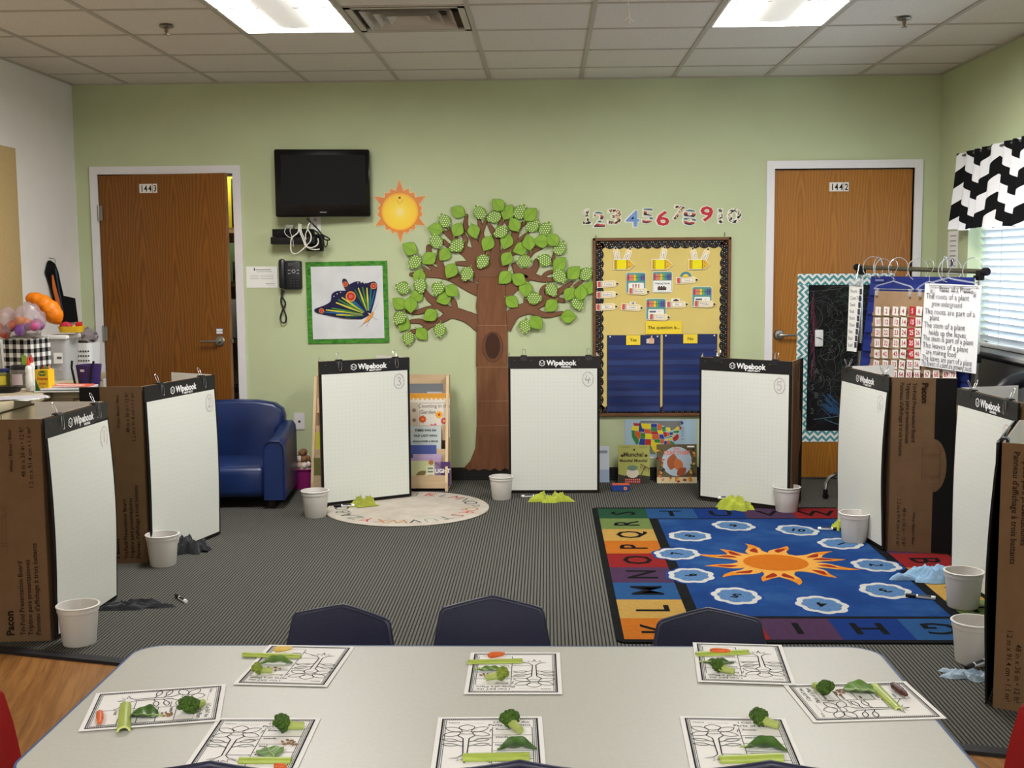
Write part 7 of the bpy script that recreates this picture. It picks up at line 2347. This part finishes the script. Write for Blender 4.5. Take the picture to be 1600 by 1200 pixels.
b = MB(); b.tube([(0, -.08, .40), (0, .10, .42), (0, .13, .62)], .016, BLKP, 8); b.build('back_support', oc)
for i in range(5):
    a = 2 * math.pi * i / 5 + .3
    b = MB(); b.tube([(0, -.08, .10), (.24 * math.cos(a), -.08 + .24 * math.sin(a), .065)], [.022, .014], BLKP, 8); b.build('base_arm', oc)
    b = MB(); b.ball((.24 * math.cos(a), -.08 + .24 * math.sin(a), .028), (.026, .026, .028), BLKP, sub=2); b.build('caster', oc)

# ================================================================== LEFT COUNTER AND ITS CLUTTER
CZ = .85
CAB = M(166, 152, 122, .55, .3); CABT = M(176, 164, 136, .45, .35)
def cabinet(label, x1, y0, y1):
    t = thing('base_cabinet', label, 'cabinet', (XL + .004, (y0 + y1) / 2, 0))
    L = y1 - y0; Wd = x1 - XL - .004
    b = MB(); b.box(0, Wd - .03, -L / 2 + .004, L / 2 - .004, .08, CZ - .04, CAB); b.box(0, Wd - .09, -L / 2 + .01, L / 2 - .01, 0, .08, MATTEBLACK); b.build('carcass', t, smooth=False)
    b = MB(); b.rbox(Wd / 2, 0, CZ - .02, Wd, L, .04, .006, CABT, 2); b.build('counter_top', t)
    n_ = max(1, round(L / .5))
    for i in range(n_):
        ya, yb_ = -L / 2 + .02 + (L - .04) * i / n_ + .005, -L / 2 + .02 + (L - .04) * (i + 1) / n_ - .005
        b = MB(); b.box(Wd - .03, Wd - .012, ya, yb_, CZ - .19, CZ - .05, CAB); d_ = b.build('drawer', t, smooth=False)
        b = MB(); b.tube([(Wd - .012, (ya + yb_) / 2 - .05, CZ - .12), (Wd + .012, (ya + yb_) / 2 - .05, CZ - .12), (Wd + .012, (ya + yb_) / 2 + .05, CZ - .12), (Wd - .012, (ya + yb_) / 2 + .05, CZ - .12)], .005, STEEL, 8); b.build('handle', d_)
        b = MB(); b.box(Wd - .03, Wd - .012, ya, yb_, .10, CZ - .20, CAB); d_ = b.build('door', t, smooth=False)
        b = MB(); b.tube([(Wd - .012, yb_ - .06, CZ - .33), (Wd + .012, yb_ - .06, CZ - .33), (Wd + .012, yb_ - .06, CZ - .25), (Wd - .012, yb_ - .06, CZ - .25)], .005, STEEL, 8); b.build('handle', d_)
    return t
cabinet('tan base cabinet with drawers along the left wall, nearer one', -2.555, 3.75, 5.915)
cabinet('narrow tan base cabinet sticking out at the bend of the left counter', -2.425, 5.92, 6.17)
cabinet('tan base cabinet in the far left corner under the frosted bin', -2.685, 6.175, 7.0)

def onC(u, v, z=CZ): return fl(u, v, z)
def onY(u, v, Y):
    p = at(u, v, Y); return Vector((p.x, p.y, CZ))
def pxw(c, n):  # metres for n photo pixels at point c
    return n * (Vector((c.x, c.y, c.z - HC)).dot(R2)) / FPX
# clear bin
c = onY(91, 590, 6.45); s_ = pxw(c, 55)
CLB = bpy.data.materials.new('frosted_bin'); CLB.use_nodes = True
_p = CLB.node_tree.nodes['Principled BSDF']; _p.inputs['Base Color'].default_value = rgb((196, 196, 196)); _p.inputs['Roughness'].default_value = .25; _p.inputs['Alpha'].default_value = .62
s_ *= .80
bin_ = thing('storage_bin', 'frosted clear bin with white lid and label on the left counter', 'bin', (c.x - .012, c.y + .08, CZ), math.radians(-4))
hh = at(91, 524, 6.45).z - CZ
b = MB(); taper(s_ * .44, .075, s_ * .5, .085, .001, hh * .93, CLB, b); b.build('body', bin_)
b = MB(); b.rbox(0, 0, hh * .96, s_ * 1.04, .185, hh * .09, .006, M(222, 222, 222, .4)); lab(b.build('lid', bin_), 'white lid')
b = MB(); b.poly(rect(.0, hh * .38, s_ * .34, hh * .62), PAPER, .0875); b.poly(rect(.02, hh * .48, s_ * .30, hh * .53), M(90, 90, 90), .0885); b.build('paper_label', bin_, smooth=False)
b = MB(); b.ball((-.02, 0, .07), (.07, .07, .05), M(206, 206, 202), .4, 3, 4, 2); b.ball((.03, -.02, .06), (.05, .05, .045), M(190, 170, 190), .4, 3, 9, 2); lab(b.build('contents', bin_), 'pale bundled contents')
# gingham box
c = onY(38, 580, 6.30); s_ = pxw(c, 52); hh = at(38, 530, 6.3).z - CZ
k = NT('black_white_buffalo_check', .85, .1)
x, y, z = k.xyz()
f1 = k.math('GREATER_THAN', k.math('FRACT', k.math('MULTIPLY', k.math('ADD', x, y), 21)), .5); f2 = k.math('GREATER_THAN', k.math('FRACT', k.math('MULTIPLY', z, 21)), .5)
k.color(k.ramp(k.math('MULTIPLY', k.math('ADD', f1, f2), .5), [(0, (226, 224, 222)), (.4, (120, 118, 116)), (.9, (18, 18, 19))], 'CONSTANT'))
gb = thing('fabric_bin', 'black and white checked fabric bin full of papers on the left counter', 'bin', (c.x - .02, c.y + .10, CZ), math.radians(-14))
b = MB(); taper(s_ * .5, .10, s_ * .52, .105, .001, hh, k.m, b); b.build('body', gb, smooth=False)
b = MB()
rnd = random.Random(8)
for i in range(9):
    y_ = -.08 + i * .018
    b.box(-s_ * .44 + rnd.uniform(0, .02), s_ * .40 + rnd.uniform(-.03, .02), y_, y_ + .002, .02, hh + rnd.uniform(.004, .026), (PAPER, M(150, 190, 170), PAPER)[i % 3])
lab(b.build('papers', gb, smooth=False), 'stack of white and green papers')
b = MB(); b.slab(rrect(.045, hh * .40, .075, hh * .64, .006), M(140, 176, 60, .5), .108, .112); lab(b.build('green_tag', gb, smooth=False), 'small lime green tag')
# white mesh basket and grey stuff on top
c = onY(127, 572, 6.80)
MW = M(218, 218, 220, .5)
mb_ = thing('mesh_basket', 'white perforated plastic basket behind the frosted bin', 'basket', (c.x, c.y + .09, CZ))
s_ = pxw(c, 30); hh = at(127, 536, 6.8).z - CZ
b = MB(); taper(s_ * .46, .08, s_ * .52, .09, .001, hh, MW, b)
b.build('body', mb_, smooth=False)
b = MB()
for i in range(7):
    for j in range(5):
        x_ = -s_ * .40 + i * s_ * .8 / 6; z_ = hh * (.14 + .15 * j)
        b.T = Matrix.Translation((0, -(.08 + .01 * z_ / hh), 0))
        b.poly(rrect(x_ - .005, z_ - .005, x_ + .005, z_ + .005, .002), M(70, 70, 74), .002)
lab(b.build('perforations', mb_, smooth=False), 'rows of small dark holes')
b = MB(); b.T = None; b.ball((0, 0, hh + .03), (s_ * .55, .08, .05), M(120, 112, 114, .8), .5, 2.5, 2, 3); o = b.build('crumpled_bag', None, (c.x, c.y + .09, CZ)); tag(o, 'crumpled grey bag heaped in the white perforated basket', 'bag')
# purple basket
c = onY(133, 604, 6.02)
PU = M(46, 24, 84, .45, .4)
pb_ = thing('purple_basket', 'dark purple basket with black handles near the ajar door', 'basket', (c.x, c.y + .06, CZ), math.radians(-12))
s_ = pxw(c, 32); hh = at(133, 571, 6.02).z - CZ
b = MB(); taper(s_ * .40, .05, s_ * .52, .06, .001, hh, PU, b); b.build('body', pb_)
b = MB(); b.T = Matrix.Translation((0, -.058, 0)); b.poly(rrect(-.012, hh * .72, .012, hh * .82, .003), M(200, 200, 210), .002); b.build('emblem', pb_, smooth=False)
for sx in (-1, 1):
    b = MB(); b.tube([(sx * s_ * .42, -.06, hh * .2), (sx * s_ * .55, -.064, hh * .9), (sx * s_ * .60, -.05, hh * 1.18)], .006, MATTEBLACK, 8); lab(b.build('handle', pb_), 'black handle')
# books / papers in front
STK = [(88, 611, .28, .20, .010, (70, 96, 96), 'dark green book at the bottom of the pile at the end of the left counter', 4), (94, 606, .25, .17, .010, (196, 190, 200), 'pale grey book in the middle of the pile at the end of the left counter', 10), (106, 603, .19, .12, .008, (196, 90, 66), 'red and white striped book on top of the pile on the left counter', -8)]
zz = CZ
base = onC(106, 612)
for i, (u, v, L, Wd, th, col, lb, rz) in enumerate(STK):
    b = MB(); b.box(-L / 2, L / 2, -Wd / 2, Wd / 2, .001, th, M(*col, .5)); b.box(-L / 2 + .003, L / 2 - .003, -Wd / 2 - .0006, Wd / 2, .0025, th - .0015, PAPER)
    if i == 2: b.box(-L / 2 + .02, L / 2 - .02, -Wd / 4, 0, th, th + .0006, PAPER)
    o = b.build('book', None, (base.x - .02 + .01 * i, base.y + .05, zz + .0006), math.radians(rz), smooth=False)
    tag(o, lb, 'book', 'books piled at the end of the left counter'); zz += th + .001
b = MB()
for i in range(5):
    a = math.radians(-20 + i * 13)
    b.T = Matrix.Rotation(a, 4, 'Z') @ Matrix.Translation((0, 0, i * .0012)); b.box(-.11, .11, -.075, .075, 0, .001, (PAPER, M(170, 190, 180), PAPER, M(206, 200, 196), M(180, 178, 186))[i])
c = onC(22, 628); c2 = onC(104, 614)
tag(b.build('loose_papers', None, (c.x - .03, c.y + .14, CZ + .0005), smooth=False), 'loose papers fanned out in front of the jar', 'papers')
# crayon box
c = onC(67, 613)
s_ = pxw(c, 22); hh = pxw(c, 41)
YB2 = M(226, 184, 30, .5); GRB = M(30, 96, 52, .5)
cb_ = thing('crayon_box', 'yellow and green crayon box at the front corner of the left counter', 'box', (c.x, c.y + .03, CZ), math.radians(-6))
b = MB(); b.box(-s_ / 2, s_ / 2, -.03, .03, .0, hh * .86, YB2)
b.add([(-s_ / 2, -.0302, 0), (-s_ * .1, -.0302, 0), (-s_ / 2, -.0302, hh * .55)], [(0, 1, 2)], GRB); b.add([(-s_ / 2 - .0003, -.03, 0), (-s_ / 2 - .0003, .03, 0), (-s_ / 2 - .0003, .03, hh * .86), (-s_ / 2 - .0003, -.03, hh * .86)], [(0, 3, 2, 1)], M(150, 140, 40, .5))
b.T = Matrix.Translation((0, -.0304, 0))
b.poly(arc(s_ * .06, hh * .72, s_ * .34, hh * .10, n=16), GRB, .0004); b.text('Crayola', s_ * .06, hh * .69, s_ * .22, YB2, .0008, bold=.04); b.text('Crayons', s_ * .06, hh * .48, s_ * .24, M(190, 50, 40), .0006, bold=.04); b.text('Jumbo', s_ * .06, hh * .30, s_ * .22, M(190, 90, 40), .0006, bold=.02)
b.poly(arc(s_ * .06, hh * .14, s_ * .16, hh * .05, n=10), M(170, 60, 40), .0006)
b.build('carton', cb_, smooth=False)
b = MB()
for i, col in enumerate(((36, 60, 40), (170, 60, 40), (60, 120, 60), (200, 120, 60))):
    x_ = -s_ * .3 + i * s_ * .2; b.lathe([(.006, hh * .8), (.006, hh * .94), (.002, hh * 1.0)], M(*col), 8, Matrix.Translation((x_, .005, 0)))
b.build('crayon_tips', cb_)
# glue bottles
GW = M(228, 226, 222, .45)
def glue(u, v, lbl, s=1.0, cap=(206, 60, 50)):
    c = onC(u, v); hh = pxw(c, 54) * s; r = pxw(c, 5.2) * s
    t = thing('glue_bottle', lbl, 'bottle', (c.x, c.y + r, CZ))
    b = MB(); b.lathe([(r * .95, 0), (r, .004), (r, hh * .42), (r * .82, hh * .5), (r, hh * .58), (r * .95, hh * .68), (r * .5, hh * .74)], GW, 18); b.build('body', t)
    b = MB(); b.lathe([(r * .55, hh * .74), (r * .5, hh * .80), (r * .32, hh * .92), (r * .12, hh)], M(*cap, .45), 14); b.build('nozzle', t)
glue(44, 611, 'white glue bottle with red nozzle beside the crayon box'); glue(49, 603, 'white glue bottle with red nozzle just behind the front glue bottle', .9); glue(35, 596, 'white glue bottle with white nozzle behind the black lidded jar', .95, (230, 230, 228))
# jars, tray
JAR = bpy.data.materials.new('smoky_jar'); JAR.use_nodes = True
_p = JAR.node_tree.nodes['Principled BSDF']; _p.inputs['Base Color'].default_value = rgb((96, 92, 86)); _p.inputs['Roughness'].default_value = .12; _p.inputs['Alpha'].default_value = .75
def jar(u, v, wpx, hpx, lidc, labelc, lbl, m):
    c = onC(u, v); r = pxw(c, wpx / 2); hh = pxw(c, hpx)
    t = thing('plastic_jar', lbl, 'jar', (c.x, c.y + r, CZ + .004))
    b = MB(); b.lathe([(r * .9, 0), (r, .006), (r, hh * .72), (r * .8, hh * .82)], m, 24); b.build('body', t)
    b = MB(); b.lathe([(r * .84, hh * .80), (r * .84, hh * .98), (r * .8, hh)], M(*lidc, .45), 24); b.build('lid', t)
    b = MB(); vs = []
    for i in range(9):
        a = math.radians(-115 + i * 8)
        for z_ in (hh * .12, hh * .62): vs.append((1.01 * r * math.cos(a), 1.01 * r * math.sin(a), z_))
    b.add(vs, [(2 * i, 2 * i + 2, 2 * i + 3, 2 * i + 1) for i in range(8)], M(*labelc, .6)); b.build('paper_label', t)
jar(25, 607, 30, 34, (22, 22, 22), (176, 160, 160), 'smoky jar with a black lid on the left counter', JAR)
jar(3, 606, 20, 28, (30, 40, 90), (222, 206, 70), 'jar with a yellow label at the left picture edge', M(120, 116, 60, .4))
c = onC(18, 612)
b = MB(); taper(.10, .055, .11, .06, .0, .022, M(20, 20, 21, .4), b)
b.T = None
o = b.build('black_tray', None, (c.x - .06, c.y - .02, CZ)); tag(o, 'shallow black tray in front of the jars on the left counter', 'tray')
# white paper cone / sheet at the edge
c = onC(4, 590)
b = MB(); b.add([(0, 0, .0), (.09, 0, .0), (.02, .03, .26), (-.03, .03, .26)], [(0, 1, 2, 3)], PAPER); b.add([(0, .004, .0), (.09, .004, .0), (.02, .034, .26), (-.03, .034, .26)], [(3, 2, 1, 0)], PAPER)
tag(b.build('paper_sheet', None, (c.x - .02, c.y + .06, CZ + .001), smooth=False), 'white paper sheet standing up at the left picture edge', 'paper')
# bags of toys on the gingham bin
CLBAG = bpy.data.materials.new('clear_bag'); CLBAG.use_nodes = True
_p = CLBAG.node_tree.nodes['Principled BSDF']; _p.inputs['Base Color'].default_value = rgb((186, 164, 172)); _p.inputs['Roughness'].default_value = .12; _p.inputs['Alpha'].default_value = .42
def toybag(u, v, wpx, hpx, z, label, cols, seed):
    c = at(u, v, 6.30); z = max(z, c.z); w_ = pxw(c, wpx); h_ = pxw(c, hpx)
    t = thing('toy_bag', label, 'bag', (c.x, c.y + .02, z))
    b = MB(); b.ball((0, 0, h_ * .5), (w_ / 2, .09, h_ / 2), CLBAG, .30, 2.2, seed, 4); b.build('bag', t, sharp=60)
    rnd = random.Random(seed)
    for i in range(9):
        b = MB(); col = cols[i % len(cols)]
        b.ball((rnd.uniform(-w_ * .34, w_ * .34), rnd.uniform(-.05, .02), h_ * rnd.uniform(.16, .5)), rnd.uniform(.022, .036), M(*col, .4, .4), sub=2); lab(b.build('toy_ball', t), 'coloured toy inside the bag')
    return t
zt = CZ + .16
toybag(46, 528, 46, 54, zt, 'clear bag of purple, pink and orange toys on the checked bin', ((150, 70, 150), (226, 130, 50), (190, 80, 140), (120, 70, 160)), 4)
toybag(8, 530, 46, 50, zt, 'clear bag of red and copper toys at the left picture edge', ((170, 70, 50), (190, 100, 70), (130, 50, 50), (200, 170, 150)), 7)
# orange inflatable
c0 = fl(40, 468, 1.30)
ORB = NT('orange_nylon', .42, .35); ORB.color(ORB.ramp(ORB.noise(9, 3), [(.3, (214, 112, 10)), (.7, (232, 132, 18))])); ORB.bump(ORB.noise(22, 3), .5, .02); ORB = ORB.m
Y_ = c.y + .38
a = at(42, 468, 6.50); m_ = at(68, 476, 6.50); e = at(93, 506, 6.52)
b = MB()
pts = []; rr_ = []
for i in range(25):
    t_ = i / 24
    p = a * (1 - t_) ** 2 + (m_ + Vector((0, 0, .05))) * 2 * t_ * (1 - t_) + e * t_ ** 2
    pts.append(p - a); rr_.append((.034 + .032 * t_) * (1 + .05 * math.sin(t_ * 30)) * (math.sin(math.pi * min(1, (1 - t_) * 3.2) / 2) ** .5 if t_ > .69 else 1) * (min(1, .55 + t_ * 4)))
rr_[-1] = .012
b.tube(pts, rr_, ORB, 20)
tag(b.build('orange_sack', None, a, sharp=60), 'puffy orange nylon sack lying over the toy bags on the left', 'sack')
# yellow toy tray with red
c = fl(112, 521, CZ + hh + .03)
p = at(112, 515, 6.50)
t = thing('toy_tray', 'yellow plastic toy tray with a red block on top of the frosted bin', 'toy tray', (p.x, p.y, at(91, 521, 6.45).z + .004), math.radians(12))
b = MB(); taper(.06, .05, .07, .06, .0, .035, M(222, 180, 40, .45), b); b.T = None; b.build('tray', t)
b = MB(); b.rbox(.04, 0, .045, .035, .03, .025, .004, M(180, 36, 36, .5)); b.ball((-.03, .0, .035), (.035, .035, .025), M(170, 40, 60, .6), .2, 2, 3, 2); lab(b.build('red_toys', t), 'red toy blocks')
# apron on the wall
p0 = onx(77, 408, XL)
ap = thing('apron', 'black apron with orange strap hanging on the white left wall', 'apron', (XL + .02, p0.y, p0.z))
BLA = M(18, 18, 20, .85, .15)
def ow(pts): return [(onx(u, v, XL + .03).y - p0.y, onx(u, v, XL + .03).z - p0.z) for u, v in pts]
b = MB()
oa = ow([(79, 407), (86, 412), (91, 425), (94, 440), (99, 462), (117, 466), (122, 503), (98, 505), (92, 490), (86, 460), (80, 440), (75, 425)])
vs = [(.012, y, z) for y, z in oa] + [(-.008, y, z) for y, z in oa]; n_ = len(oa)
b.add(vs, [tuple(range(n_)), tuple(range(2 * n_ - 1, n_ - 1, -1))] + [(i, (i + 1) % n_, (i + 1) % n_ + n_, i + n_) for i in range(n_)], BLA); b.build('fabric', ap, smooth=False)
b = MB(); st_ = ow([(79, 430), (82, 450), (87, 470), (91, 482)]); b.tube([(.022, y, z) for y, z in st_], [.006, .012, .014, .008], M(214, 110, 50, .6), 8); lab(b.build('strap', ap), 'orange strap')
b = MB(); st_ = ow([(84, 420), (88, 445), (93, 475), (96, 488)]); b.tube([(.02, y, z) for y, z in st_], .006, M(50, 70, 84, .6), 8); lab(b.build('trim', ap), 'grey-blue trim')
b = MB(); b.tube([(-.02, 0, .02), (.01, 0, .015), (.02, 0, .0), (.02, 0, -.012)], .003, STEEL, 6); b.build('hook', ap)
